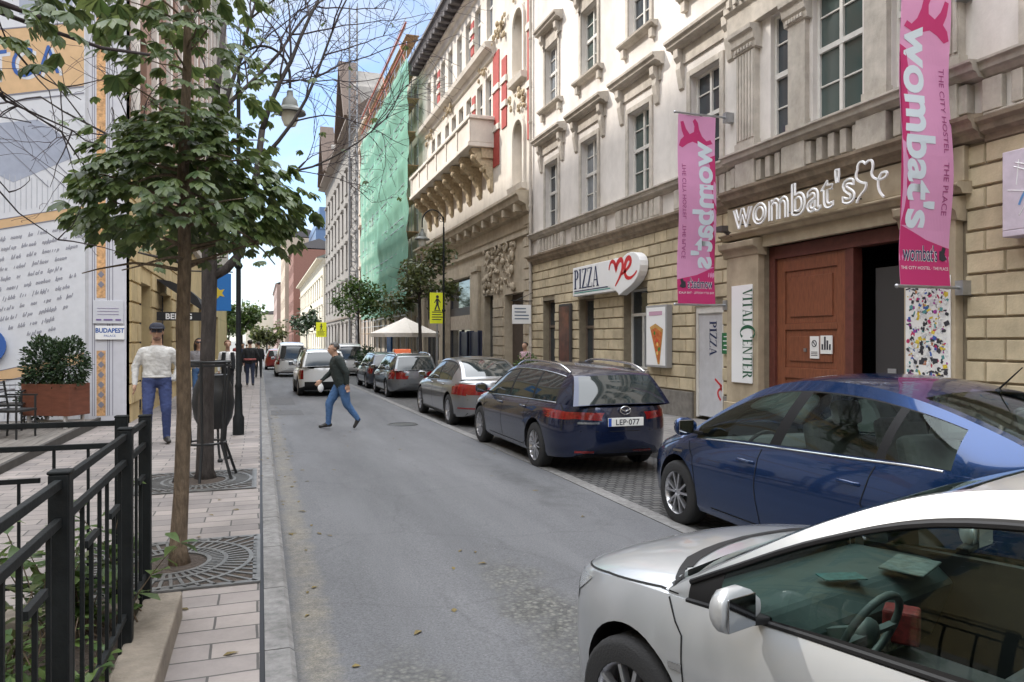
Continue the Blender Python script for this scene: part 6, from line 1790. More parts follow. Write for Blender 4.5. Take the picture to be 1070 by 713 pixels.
# pillar covered in stickers
SK = thing('sticker_panel', 'white panel on the right gateway pillar covered all over in stickers', 'panel')
mb = MB(); FA.box(mb, 7.56, 8.3, .2, 2.62, .165, .18); mb.build('plate', M['paper'], SK)
cols = [(.75, .75, .73), (.7, .7, .7), (.04, .04, .05), (.05, .12, .4), (.5, .03, .12), (.65, .5, .05), (.1, .3, .3), (.6, .6, .62), (.35, .05, .3), (.45, .2, .1)]
sm = [mat('sticker_%s' % n_, c_, .5, var=.35, vscale=30) for n_, c_ in zip(('white', 'pale', 'black', 'blue', 'crimson', 'yellow', 'teal', 'grey', 'purple', 'brown'), cols)]
rnd = random.Random(77); mb = MB()
for k in range(800):
    y, z = rnd.uniform(7.6, 8.26), rnd.uniform(.25, 2.57); w, h = rnd.uniform(.01, .042), rnd.uniform(.008, .036); a = rnd.uniform(-.6, .6)
    mb.mi = rnd.choice([0, 0, 0, 1, 1, 1, 2, 2, 2, 2, 7, 7, 3, 4, 5, 6, 8, 9])
    ca_, sa_ = math.cos(a), math.sin(a); x = FA.X(.181 + k * .000005)
    if rnd.random() < .45: q = [(w, 0), (w * .6, h), (-w * .6, h), (-w, 0), (-w * .6, -h), (w * .6, -h)]
    else: q = [(-w, -h), (w, -h), (w, h), (-w, h)]
    mb.add([(x, y + p * ca_ - r_ * sa_, z + p * sa_ + r_ * ca_) for p, r_ in q], [tuple(range(len(q)))[::-1]])
so_ = mb.build('sticker_layer', sm, SK); so_['kind'] = 'stuff'
# printed canvas at the right edge
GB = thing('shop_canvas', 'pale lilac printed canvas awning at the right edge of the photo', 'awning')
mb = MB(); FA.box(mb, 5.3, 6.72, 3.1, 4.1, .25, .3); FA.box(mb, 5.3, 6.72, 3.02, 3.1, .0, .3); FA.box(mb, 5.3, 6.72, 4.05, 4.1, 0, .25); mb.build('canvas', mat('lilac_canvas', (.55, .48, .55), .7, var=.15), GB, bevel=.01)
mb = MB(); rnd = random.Random(4)
for k in range(16):
    a, b = (rnd.uniform(5.4, 6.65), rnd.uniform(3.2, 4.0)), (rnd.uniform(5.4, 6.65), rnd.uniform(3.5, 4.05))
    mb.tube([(FA.X(.302), *a), (FA.X(.302), *b)], .006, 4)
mb.build('printed_scribble', M['white'], GB)
mb = MB(); stroke(mb, bez((0, 0), (.1, .3), (.3, .3), (.3, .1), (.3, -.1), (.5, 0), (.6, .2)), .03, frame((FA.X(.305), 6.5, 3.4), (0, -1, 0), (0, 0, 1))); mb.build('printed_swirl', mat('blue_print', (.1, .25, .5), .6), GB)
# bracket sign at the joint of the two houses
BS = thing('hanging_sign', 'pale board sign hanging from a bracket beside the street door of the palace', 'sign')
mb = MB(); mb.box(8.42, 9.12, 24.28, 24.34, 2.28, 2.95); mb.build('board', M['white'], BS, bevel=.01)
mb = MB(); mb.tube([(9.24, 24.31, 3.1), (8.36, 24.31, 3.1)], .016, 6); mb.tube([(9.2, 24.31, 3.4), (8.6, 24.31, 3.12)], .01, 6)
for x in (8.5, 9.05): mb.tube([(x, 24.31, 3.1), (x, 24.31, 2.94)], .008, 6)
mb.build('bracket', M['black'], BS)
mb = MB(); rnd = random.Random(2)
for k in range(4): mb.box(8.5, 9.04 - rnd.uniform(0, .12), 24.272, 24.28, 2.8 - k * .12, 2.84 - k * .12)
mb.build('print', mat('slate_print', (.12, .16, .22), .6), BS)
# dark notice boards in front of the palace
for i, (y0, y1) in enumerate(((28.9, 30.2), (30.6, 31.9))):
    mb = MB(); mb.box(8.55, 8.62, y0, y1, .15, 2.05); mb.box(8.5, 8.7, y0, y0 + .06, -.05, 2.1); mb.box(8.5, 8.7, y1 - .06, y1, -.05, 2.1)
    tag(mb.build('notice_board', mat('blue_black_board', (.02, .025, .05), .4) if i == 0 else bpy.data.materials['blue_black_board'], None, bevel=.01), ('blue black notice board before the palace, nearer the street door', 'blue black notice board before the palace, nearer the shop fronts')[i], 'notice board')
# ------------------------------------------------------------------ street furniture
M['yellow'] = mat('fluorescent_yellow_sign', (.72, .75, .02), .5)
def school_sign(label, x, y, z0, h, w):
    g = gz(x, y); t = thing('warning_sign', label, 'sign', (x, y, 0), group='yellow school signs')
    mb = MB(); mb.tube([(-.0, .03, g - .02), (0, .03, z0 + h + .1)], .03, 8); mb.build('post', M['steel'], t, smooth=True)
    mb = MB(); mb.box(-w / 2, w / 2, -.02, 0, z0, z0 + h); p = mb.build('plate', M['yellow'], t, bevel=.006)
    mb = MB(); X = frame((0, -.023, z0 + h * .42), (1, 0, 0), (0, 0, 1)); s_ = h * .5
    def disc(cx, cy, r): mb.add([X @ Vector((cx + r * math.cos(a), cy + r * math.sin(a), 0)) for a in [2 * math.pi * i / 14 for i in range(14)]], [tuple(range(14))])
    disc(0, .9 * s_, .1 * s_); stroke(mb, [(0, .78 * s_), (0, .4 * s_)], .17 * s_, X); stroke(mb, [(-.02 * s_, .42 * s_), (-.16 * s_, .05 * s_)], .09 * s_, X); stroke(mb, [(.02 * s_, .42 * s_), (.14 * s_, .05 * s_)], .09 * s_, X)
    stroke(mb, [(-.04 * s_, .76 * s_), (-.2 * s_, .5 * s_)], .06 * s_, X); stroke(mb, [(.04 * s_, .76 * s_), (.2 * s_, .52 * s_)], .06 * s_, X)
    stroke(mb, [(-.22 * s_, .0), (.22 * s_, .0)], .05 * s_, X)
    for k in range(4): stroke(mb, [(-w * .36, -.1 * s_ - k * .16 * s_), (w * (.36 - .1 * (k % 2)), -.1 * s_ - k * .16 * s_)], .06 * s_, X)
    mb.build('symbol', M['ink'], p)
school_sign('bright yellow sign with a walking figure in front of the palace', 6.25, 26.6, 2.32, 1.15, .58)
school_sign('far yellow sign with a walking figure in front of the tall grey building', 6.3, 82, 2.0, 1.6, 1.1)
def street_lamp(label, x, y, arm, zt):
    """post with a crozier arm and a bell lantern"""
    g = gz(x, y); t = thing('street_lamp', label, 'lamp', (x, y, g), group='crozier street lamps')
    mb = MB(); mb.lathe([(.095, 0), (.095, .3), (.07, .36), (.055, .8), (.065, .85), (.045, .9), (.04, 3), (.032, zt - .9), (0, zt - .9)], n=16); mb.lathe([(.05, 2.9), (.075, 2.95), (.05, 3.0)], n=12); mb.build('post', M['iron'], t, smooth=True)
    R0 = abs(arm) / 2; sg = 1 if arm > 0 else -1
    pts = [(0, 0, zt - 1.0)] + [(sg * (R0 - R0 * math.cos(R(a))), 0, zt - .75 + R0 * 1.15 * math.sin(R(a))) for a in range(0, 181, 12)] + [(arm, 0, zt - .95)]
    mb = MB(); mb.tube(pts, .024, 8)
    sp = [(sg * (.1 + .16 * (1 - k / 20) * math.cos(k * .5)), 0, zt - .62 + .16 * (1 - k / 20) * math.sin(k * .5)) for k in range(19)]
    mb.tube(sp, .012, 6); mb.build('arm', M['iron'], t, smooth=True)
    mb = MB(); z = zt - 1.0
    mb.lathe([(0, z + .02), (.05, z), (.06, z - .1), (.12, z - .16), (.15, z - .28), (.27, z - .36), (.28, z - .4), (.12, z - .38)], (arm, 0, 0), 20); l_ = mb.build('lamp_shade', mat('lamp_shade_grey', (.10, .105, .09), .5) if 'lamp_shade_grey' not in bpy.data.materials else bpy.data.materials['lamp_shade_grey'], t, smooth=True)
    mb = MB(); mb.lathe([(.13, z - .38), (.15, z - .5), (.1, z - .62), (0, z - .66)], (arm, 0, 0), 16); mb.build('lamp_globe', mat('lamp_opal_glass', (.55, .54, .46), .3) if 'lamp_opal_glass' not in bpy.data.materials else bpy.data.materials['lamp_opal_glass'], l_, smooth=True)
street_lamp('curved iron street lamp among the bare branches on the left pavement', -.36, 13.57, .86, 7.1)
street_lamp('curved iron street lamp beside the palace on the right pavement', 6.35, 26.0, -.8, 6.9)
# hoist mast at the tall grey building
HM = thing('hoist_mast', 'slender lattice hoist mast standing before the tall grey building', 'mast')
hx, hy, hz = 8.2, 69.0, 33.0
mb = MB()
for (dx, dy) in ((-.35, -.35), (.35, -.35), (.35, .35), (-.35, .35)): mb.tube([(hx + dx, hy + dy, -.7), (hx + dx, hy + dy, hz)], .045, 5)
z = 0.0
while z < hz - 1:
    for (a, b) in (((-.35, -.35), (.35, -.35)), ((.35, -.35), (.35, .35)), ((.35, .35), (-.35, .35)), ((-.35, .35), (-.35, -.35))):
        mb.tube([(hx + a[0], hy + a[1], z), (hx + b[0], hy + b[1], z + .9)], .028, 4); mb.tube([(hx + a[0], hy + a[1], z), (hx + b[0], hy + b[1], z)], .028, 4)
    z += .9
mb.build('lattice', mat('dull_grey_mast', (.16, .165, .175), .6, .3), HM)
# parasol
PA = thing('parasol', 'white square parasol standing beside the parked dark estate', 'parasol', (6.45, 34, gz(6.4, 34)))
mb = MB(); mb.tube([(0, 0, 0), (0, 0, 2.9)], .035, 8); mb.lathe([(.4, 0), (.4, .06), (.1, .1)], n=16); mb.build('pole', M['frame_white'], PA, smooth=True)
mb = MB(); n_ = 8
for k in range(n_):
    a0, a1 = 2 * math.pi * k / n_, 2 * math.pi * (k + 1) / n_
    for j in range(6):
        r0, r1 = 1.65 * j / 6, 1.65 * (j + 1) / 6; zf = lambda r: 3.0 - .5 * r + .03 * r * r
        mb.add([(r0 * math.cos(a0), r0 * math.sin(a0), zf(r0)), (r1 * math.cos(a0), r1 * math.sin(a0), zf(r1)), (r1 * math.cos(a1), r1 * math.sin(a1), zf(r1)), (r0 * math.cos(a1), r0 * math.sin(a1), zf(r0))], [(0, 1, 2, 3)])
    r1 = 1.65; mb.add([(r1 * math.cos(a0), r1 * math.sin(a0), zf(r1)), (r1 * math.cos(a0), r1 * math.sin(a0), zf(r1) - .18), (r1 * math.cos(a1), r1 * math.sin(a1), zf(r1) - .18), (r1 * math.cos(a1), r1 * math.sin(a1), zf(r1))], [(0, 1, 2, 3)])
mb.build('canopy', mat('ecru_parasol_cloth', (.82, .77, .69), .8, var=.06), PA, clean=True)
mb = MB()
for k in range(n_): a0 = 2 * math.pi * (k) / n_; mb.tube([(0, 0, 2.6), (1.6 * math.cos(a0), 1.6 * math.sin(a0), 2.25)], .012, 5)
mb.build('ribs', M['frame_white'], PA)
mb = MB(); mb.box(6.0, 6.1, 35.4, 36.6, -.3, 2.0); tag(mb.build('refreshment_board', mat('blue_board', (.02, .10, .3), .5), None, bevel=.02), 'blue board under the white parasol', 'board')
# blue hanging sign on the left facade far down
FB = thing('blue_flag_sign', 'blue hanging sign with a yellow star shape on the left facade beyond the awning', 'sign')
mb = MB(); mb.box(-1.55, -.85, 24.0, 24.06, 2.6, 3.75); mb.build('plate', mat('sign_blue', (.02, .17, .5), .5), FB, bevel=.01)
mb = MB(); mb.add([(-1.2 + (.2 if k % 2 else .09) * math.cos(k * math.pi / 5), 23.99, 3.15 + (.2 if k % 2 else .09) * math.sin(k * math.pi / 5)) for k in range(10)], [tuple(range(10))]); mb.build('emblem', mat('emblem_yellow', (.65, .5, .05), .5), FB)
mb = MB(); mb.tube([(-2.5, 24.03, 3.8), (-.8, 24.03, 3.8)], .02, 6); mb.build('arm', M['black'], FB)
# tree grates
def grate(label, cx, cy, hole, r=.62):
    z = gz(cx, cy) + .004; t = thing('tree_grate', label, 'tree grate', (cx, cy, z), group='iron tree grates')
    mb = MB()
    for s_ in (-1, 1):
        mb.box(s_ * r, s_ * (r - .05), -r, r, 0, .012); mb.box(-r + .05, r - .05, s_ * r, s_ * (r - .05), 0, .012)
    for k in range(48):
        a = 2 * math.pi * k / 48; rr = r * .96 / max(abs(math.cos(a)), abs(math.sin(a)))
        mb.bar((hole * math.cos(a), hole * math.sin(a), .006), (rr * math.cos(a), rr * math.sin(a), .006), .022, .012)
    for r0 in (hole, r * .62, r * .9):
        for k in range(40):
            a, b = 2 * math.pi * k / 40, 2 * math.pi * (k + 1) / 40
            mb.bar((r0 * math.cos(a), r0 * math.sin(a), .0075), (r0 * math.cos(b), r0 * math.sin(b), .0075), .03, .014)
    mb.build('grille', mat('worn_cast_iron', (.16, .16, .155), .5, .5, var=.3) if 'worn_cast_iron' not in bpy.data.materials else bpy.data.materials['worn_cast_iron'], t)
    mb = MB(); mb.box(-r + .02, r - .02, -r + .02, r - .02, .0, .003); mb.build('pit', M['soil'], t)
grate('square iron tree grate round the slender near trunk', -.62, 5.74, .27, .62)
grate('square iron tree grate round the darker trunk with the guard', -.66, 9.0, .3, .62)
TG = thing('tree_guard', 'black iron guard ring on flared legs round the darker trunk', 'tree guard', (-.6, 9.19, gz(-.6, 9)))
for (z, r) in ((1.36, .27), (1.32, .27), (.42, .22)):
    mb = MB(); mb.tube([(r * math.cos(2 * math.pi * k / 28), r * math.sin(2 * math.pi * k / 28), z) for k in range(29)], .014, 6, caps=False); mb.build('ring', M['black'], TG, smooth=True)
for k in range(6):
    a = 2 * math.pi * k / 6 + .4; mb = MB(); mb.tube([(.36 * math.cos(a), .36 * math.sin(a), 0), (.22 * math.cos(a), .22 * math.sin(a), .42), (.25 * math.cos(a), .25 * math.sin(a), .9), (.27 * math.cos(a), .27 * math.sin(a), 1.37)], .016, 6); mb.build('leg', M['black'], TG, smooth=True)
LBN = thing('litter_bin', 'rounded black litter bin on thin legs just past the tree guard', 'litter bin', (-.60, 10.6, gz(-.5, 10.6)))
mb = MB(); mb.lathe([(0, .42), (.17, .44), (.24, .58), (.27, .78), (.25, .98), (.19, 1.12), (.2, 1.16), (.15, 1.17), (.14, 1.05), (0, 1.0)], n=28); mb.build('bin_body', M['black'], LBN, smooth=True)
for k in range(4):
    a = 2 * math.pi * k / 4 + .5; mb = MB(); mb.tube([(.13 * math.cos(a), .13 * math.sin(a), .46), (.15 * math.cos(a), .15 * math.sin(a), .2), (.2 * math.cos(a), .2 * math.sin(a), 0)], .016, 6); mb.ball((.2 * math.cos(a), .2 * math.sin(a), .02), .035); mb.build('leg', M['black'], LBN, smooth=True)
# planter wall with the iron fence
PL = thing('planter_wall', 'low concrete planter wall beside the left pavement', 'planter')
mb = MB(); mb.box(-.63, -.43, -4, 4.66, -.1, .25); mb.box(-3.4, -.63, 4.46, 4.66, -.1, .25); mb.build('wall', M['concrete'], PL, bevel=.015)
mb = MB(); nx_, ny_ = 20, 50; vs = []
for j in range(ny_ + 1):
    for i in range(nx_ + 1):
        x, y = -3.4 + 2.77 * i / nx_, -4 + 8.46 * j / ny_; vs.append((x, y, .17 + .05 * noise.noise((x * 2, y * 2, 0))))
mb.add(vs, [(j * (nx_ + 1) + i, j * (nx_ + 1) + i + 1, (j + 1) * (nx_ + 1) + i + 1, (j + 1) * (nx_ + 1) + i) for j in range(ny_) for i in range(nx_)]); mb.build('earth', M['soil'], PL, smooth=True)
FE = thing('iron_fence', 'black iron fence with square posts along the planter wall', 'fence')
def fence(t, pts, ztop=1.25):
    for i, (x, y) in enumerate(pts):
        mb = MB(); mb.box(x - .031, x + .031, y - .031, y + .031, .2, 1.28); mb.prism([(x - .034, y - .034, 1.28), (x + .034, y - .034, 1.28), (x + .034, y + .034, 1.28), (x - .034, y + .034, 1.28)], (0, 0, .012)); mb.build('post', M['iron'], t, bevel=.005)
    for i in range(len(pts) - 1):
        a, b = Vector((*pts[i], 0)), Vector((*pts[i + 1], 0)); d = (b - a); L_ = d.length; d.normalize(); a2, b2 = a + d * .031, b - d * .031
        for z in (1.25, 1.125, .38):
            mb = MB(); mb.bar(a2 + Vector((0, 0, z)), b2 + Vector((0, 0, z)), .022, .03); mb.build('rail', M['iron'], t, bevel=.003)
        n = max(2, int(L_ / .145))
        for k in range(1, n):
            p = a + d * (L_ * k / n); zt = 1.11 if k % 3 else .95
            mb = MB(); mb.bar(p + Vector((0, 0, .24 if k % 2 else .395)), p + Vector((0, 0, zt)), .014); mb.build('baluster', M['iron'], t)
            if k % 3 == 0:
                q = p + Vector((0, 0, .95)); mb = MB(); mb.bar(q - d * .1, q + d * .1, .02, .026); mb.build('crossbar', M['iron'], t)
fence(FE, [(-.62, -1.9), (-.62, -.74), (-.62, .42), (-.62, 1.58), (-.62, 2.745), (-.62, 3.965), (-.62, 4.6)])
FE2 = thing('iron_fence', 'black iron fence crossing the terrace away from the pavement', 'fence')
fence(FE2, [(-.74, 4.6), (-1.9, 4.6), (-3.05, 4.6), (-4.2, 4.6)])
# terrace deck, timber planter, cafe table and chair
mb = MB(); 
for k in range(30):
    x = -8 + k * .166
    mb.box(x, x + .158, 9.6, 16.2, .02, .16)
DK = mb.build('terrace_deck', mat('grey_weathered_deck', (.15, .135, .12), .85, var=.35, vscale=5, stretch=(3, .3, 1), bump=.2, island=.15), None, bevel=.004); tag(DK, kind='structure')
mb = MB(); mb.box(-3.03, -2.97, 9.5, 16.2, .0, .19); mb.box(-8, -3.03, 9.5, 9.58, 0, .19); tag(mb.build('deck_edge', mat('dark_deck_edge', (.05, .045, .04), .8, var=.3), None, bevel=.005), kind='structure')
TP = thing('timber_planter', 'red brown timber planter box on pale trestle legs by the printed wall', 'planter', (-3.45, 14.95, .16), R(-28))
TP.scale = (.86, 1, 1)
mb = MB()
for (a, b, c, d) in ((-.55, .55, -.25, -.22), (-.55, .55, .22, .25), (-.55, -.52, -.22, .22), (.52, .55, -.22, .22)): mb.box(a, b, c, d, .22, .78)
for x in (-.18, .18): mb.box(x - .004, x + .004, -.253, -.247, .22, .78)
mb.build('box', mat('red_brown_planter_wood', (.16, .055, .032), .5, var=.3, vscale=4, stretch=(1, 1, 5)), TP, bevel=.006)
mb = MB(); mb.box(-.51, .51, -.21, .21, .6, .72); mb.build('earth', M['soil'], TP)
for x in (-.42, .42):
    mb = MB()
    for y in (-.2, .2): mb.box(x - .025, x + .025, y - .025, y + .025, 0, .22)
    mb.box(x - .02, x + .02, -.2, .2, .08, .12); mb.build('trestle', mat('pale_trestle_paint', (.5, .48, .46), .6) if 'pale_trestle_paint' not in bpy.data.materials else bpy.data.materials['pale_trestle_paint'], TP)
mb = MB(); mb.box(-.4, .4, -.02, .02, .085, .115); mb.build('stretcher', bpy.data.materials['pale_trestle_paint'], TP)
def cafe_chair(label, x, y, rz):
    t = thing('cafe_chair', label, 'chair', (x, y, .16), rz, 'dark cafe chairs')
    mb = MB(); mb.box(-.24, .24, -.24, .24, .42, .46); mb.build('seat', M['black'], t, bevel=.01)
    for (a, b) in ((-.22, -.22), (.22, -.22)): m_ = MB(); m_.tube([(a, b, 0), (a, b, .66)], .016, 6); m_.build('leg', M['black'], t)
    for a in (-.22, .22): m_ = MB(); m_.tube([(a, .24, 0), (a, .22, .45), (a, .3, .9)], .016, 6); m_.build('leg', M['black'], t)
    for a in (-.23, .23): m_ = MB(); m_.bar((a, -.24, .67), (a, .26, .67), .04, .025); m_.build('armrest', M['black'], t)
    mb = MB()
    for k in range(4): mb.bar((-.22, .245 + k * .016, .56 + k * .1), (.22, .245 + k * .016, .56 + k * .1), .05, .014)
    mb.build('backrest', M['black'], t)
cafe_chair('dark slatted cafe chair just left of the timber planter', -3.72, 13.5, R(70))
cafe_chair('dark slatted cafe chair at the far side of the cafe table', -4.12, 14.7, R(10))
CT = thing('cafe_table', 'dark cafe table at the left edge of the photo', 'table', (-4.3, 13.9, .16))
mb = MB(); mb.box(-.4, .4, -.4, .4, .71, .74); mb.build('tabletop', mat('grey_tabletop', (.14, .14, .15), .5), CT, bevel=.008)
mb = MB(); mb.lathe([(.25, 0), (.25, .03), (.04, .06), (.03, .71), (0, .71)], n=16); mb.build('pedestal', M['black'], CT, smooth=True)
mb = MB(); mb.lathe([(.035, 0), (.045, .09), (.04, .09), (.03, .01), (0, .01)], (-4.1, 13.85, .9), 12); tag(mb.build('cup', mat('blue_white_cup', (.3, .4, .65), .3), None, smooth=True), 'small pale blue cup on the cafe table', 'cup')
# manhole in the road
mb = MB(); mb.lathe([(0, .0), (.3, .0), (.3, .006), (.33, .006), (.33, 0)], (2.9, 15.6, ZR(2.9, 15.6) + .004), 28); tag(mb.build('manhole_cover', mat('manhole_iron', (.05, .05, .05), .5, .5, bump=.4, bscale=60), None), 'round dark manhole cover in the road beside the silver saloon', 'manhole cover')
# ------------------------------------------------------------------ vegetation
def mat_leaf(name, c, c2, trans=.35, gloss=.25):
    m = bpy.data.materials.new(name); m.use_nodes = True
    n, l = m.node_tree.nodes, m.node_tree.links; p = n['Principled BSDF']; o = n['Material Output']
    g = n.new('ShaderNodeNewGeometry'); r = n.new('ShaderNodeValToRGB')
    r.color_ramp.elements[0].color = (*c, 1); r.color_ramp.elements[1].color = (*c2, 1)
    l.new(g.outputs['Random Per Island'], r.inputs[0]); l.new(r.outputs[0], p.inputs['Base Color'])
    p.inputs['Roughness'].default_value = .42; p.inputs['Specular IOR Level'].default_value = .5
    t = n.new('ShaderNodeBsdfTranslucent'); mx = n.new('ShaderNodeMixShader'); mx.inputs[0].default_value = trans
    hs = n.new('ShaderNodeHueSaturation'); hs.inputs['Hue'].default_value = .48; hs.inputs['Value'].default_value = 1.5; l.new(r.outputs[0], hs.inputs['Color']); l.new(hs.outputs[0], t.inputs['Color'])
    l.new(p.outputs[0], mx.inputs[1]); l.new(t.outputs[0], mx.inputs[2]); l.new(mx.outputs[0], o.inputs[0])
    return m
M['leaf_chestnut'] = mat_leaf('chestnut_leaf', (.04, .078, .022), (.115, .155, .05))
M['leaf_green'] = mat_leaf('bright_leaf', (.04, .085, .02), (.09, .14, .035))
M['leaf_olive'] = mat_leaf('olive_leaf', (.05, .07, .025), (.10, .115, .04))
M['leaf_dark'] = mat_leaf('evergreen_leaf', (.012, .03, .012), (.035, .065, .022), .2)
M['bark'] = mat('grey_brown_bark', (.17, .125, .085), .95, var=.55, vscale=30, bump=1.0, bscale=55, stretch=(1, 1, .3), dirt=.5)
M['bark_dark'] = mat('dark_wet_bark', (.055, .046, .042), .95, var=.5, vscale=22, bump=1.0, bscale=40, stretch=(1, 1, .3))
M['twig'] = mat('purple_brown_twig', (.055, .042, .045), .9, var=.3)
def leaf(mb, p, d, nrm, L, W):
    """obovate leaflet folded along its rib"""
    d = Vector(d).normalized(); s = d.cross(Vector(nrm))
    if s.length < 1e-4: s = d.orthogonal()
    s.normalize(); u = s.cross(d).normalized(); p = Vector(p)
    a = p + d * L * .38 - u * W * .05; b = p + d * L * .72 - u * L * .04; t = p + d * L - u * L * .14
    mb.add([p, a + s * W * .32 + u * W * .1, a, a - s * W * .32 + u * W * .1, b + s * W * .5 + u * W * .08, b, b - s * W * .5 + u * W * .08, t],
           [(0, 2, 1), (0, 3, 2), (1, 2, 5, 4), (2, 3, 6, 5), (4, 5, 7), (5, 6, 7)])
def palmate(mb, p, out, rnd, L, n=6):
    out = Vector(out); out.z -= .35; out.normalize()
    side = out.cross(Vector((0, 0, 1)))
    if side.length < .01: side = Vector((1, 0, 0))
    side.normalize(); up = side.cross(out).normalized()
    up = (up + Vector((rnd.uniform(-.5, .5), rnd.uniform(-.5, .5), rnd.uniform(-.2, .2)))).normalized()
    side = out.cross(up).normalized()
    for k in range(n):
        a = -1.25 + 2.5 * k / (n - 1) + rnd.uniform(-.08, .08)
        d = out * math.cos(a) + side * math.sin(a) - Vector((0, 0, .25 + rnd.uniform(0, .3)))
        leaf(mb, p, d, up, L * (1 - .3 * abs(a) / 1.25) * rnd.uniform(.85, 1.1), L * .36)
def limb(mb, pts, r0, r1, n=7):
    N = len(pts); mb.tube(pts, [r0 + (r1 - r0) * (i / (N - 1)) ** .8 for i in range(N)], n)
def wander(p, d, L, n, rnd, wob=.12, grav=0.0):
    p = Vector(p); d = Vector(d).normalized(); out = [p.copy()]
    for i in range(n):
        d = (d + Vector((rnd.gauss(0, wob), rnd.gauss(0, wob), rnd.gauss(0, wob) - grav))).normalized(); p = p + d * L / n; out.append(p.copy())
    return out
def chestnut_tree():
    rnd = random.Random(21); X, Y = -.55, 5.74; g = gz(X, Y)
    t = thing('chestnut_tree', 'slender chestnut tree with dense hand shaped leaves in the near iron grate', 'tree', (0, 0, 0))
    tr = MB(); trunk = [(X + .004, Y, g - .05), (X - .01, Y, g + .12), (X + .01, Y, g + .5), (X + .03, Y, g + 1.1), (X + .02, Y, g + 1.7), (X + .035, Y, g + 2.2), (X + .02, Y + .02, g + 2.8), (X + .05, Y, g + 3.6), (X + .06, Y, g + 4.6)]
    tr.tube(trunk, [.085, .06, .052, .05, .047, .045, .04, .03, .015], 12)
    tk = tr.build('trunk', M['bark'], t, smooth=True, angle=180)
    lb = MB(); tips = []
    for k in range(26):
        z = g + rnd.uniform(2.1, 3.0); a = 2 * math.pi * k / 26 * 5 + rnd.uniform(-.3, .3)
        d = (math.cos(a), math.sin(a), rnd.uniform(.05, .55)); L_ = rnd.uniform(.5, .78)
        b = wander((X + .03, Y, z), d, L_, 6, rnd, .12, .05); limb(lb, b, .016, .004, 5); tips += b[2:]
    for k in range(22):
        z = g + rnd.uniform(3.0, 4.6); a = rnd.uniform(0, 6.28)
        b = wander((X + .05, Y, z), (math.cos(a), math.sin(a), rnd.uniform(.2, .9)), rnd.uniform(.3, .6), 5, rnd, .15); limb(lb, b, .01, .003, 5); tips += b[2:]
    lb.build('branches', M['bark'], t, smooth=True, angle=180)
    cr = MB()
    def inside(p):
        dx, dy = p.x - X - .03, p.y - Y; r = math.hypot(dx, dy)
        return r
    n = 0
    while n < 1060:
        # umbrella shaped lower tier, looser column above it
        if rnd.random() < .73:
            a = rnd.uniform(0, 6.28); r = .80 * math.sqrt(rnd.random()); zt = 3.30 - .62 * (r / .80) ** 2; zb = 2.2 + .2 * (r / .80) ** 2
            z = zt - abs(rnd.gauss(0, .42)); 
            if z < zb: continue
            rr = r * (1 + .12 * math.sin(3 * a + 1) + .08 * math.sin(7 * a)); p = Vector((X + .06 + rr * math.cos(a), Y + rr * math.sin(a), g + z))
            out = Vector((math.cos(a), math.sin(a), .1 + (z - 2.7) * .5))
        else:
            a = rnd.uniform(0, 6.28); z = rnd.uniform(3.1, 5.0); r = .58 * math.sqrt(rnd.random()) * (1.1 - .12 * (z - 3.1)); p = Vector((X + .05 + r * math.cos(a), Y + r * math.sin(a), g + z)); out = Vector((math.cos(a), math.sin(a), .1))
        if noise.noise(p * 2.3 + Vector((3, 1, 7))) < -.2: continue
        palmate(cr, p, out, rnd, rnd.uniform(.10, .155), 6); n += 1
    cr.build('crown', M['leaf_chestnut'], t, smooth=True, angle=180)
chestnut_tree()
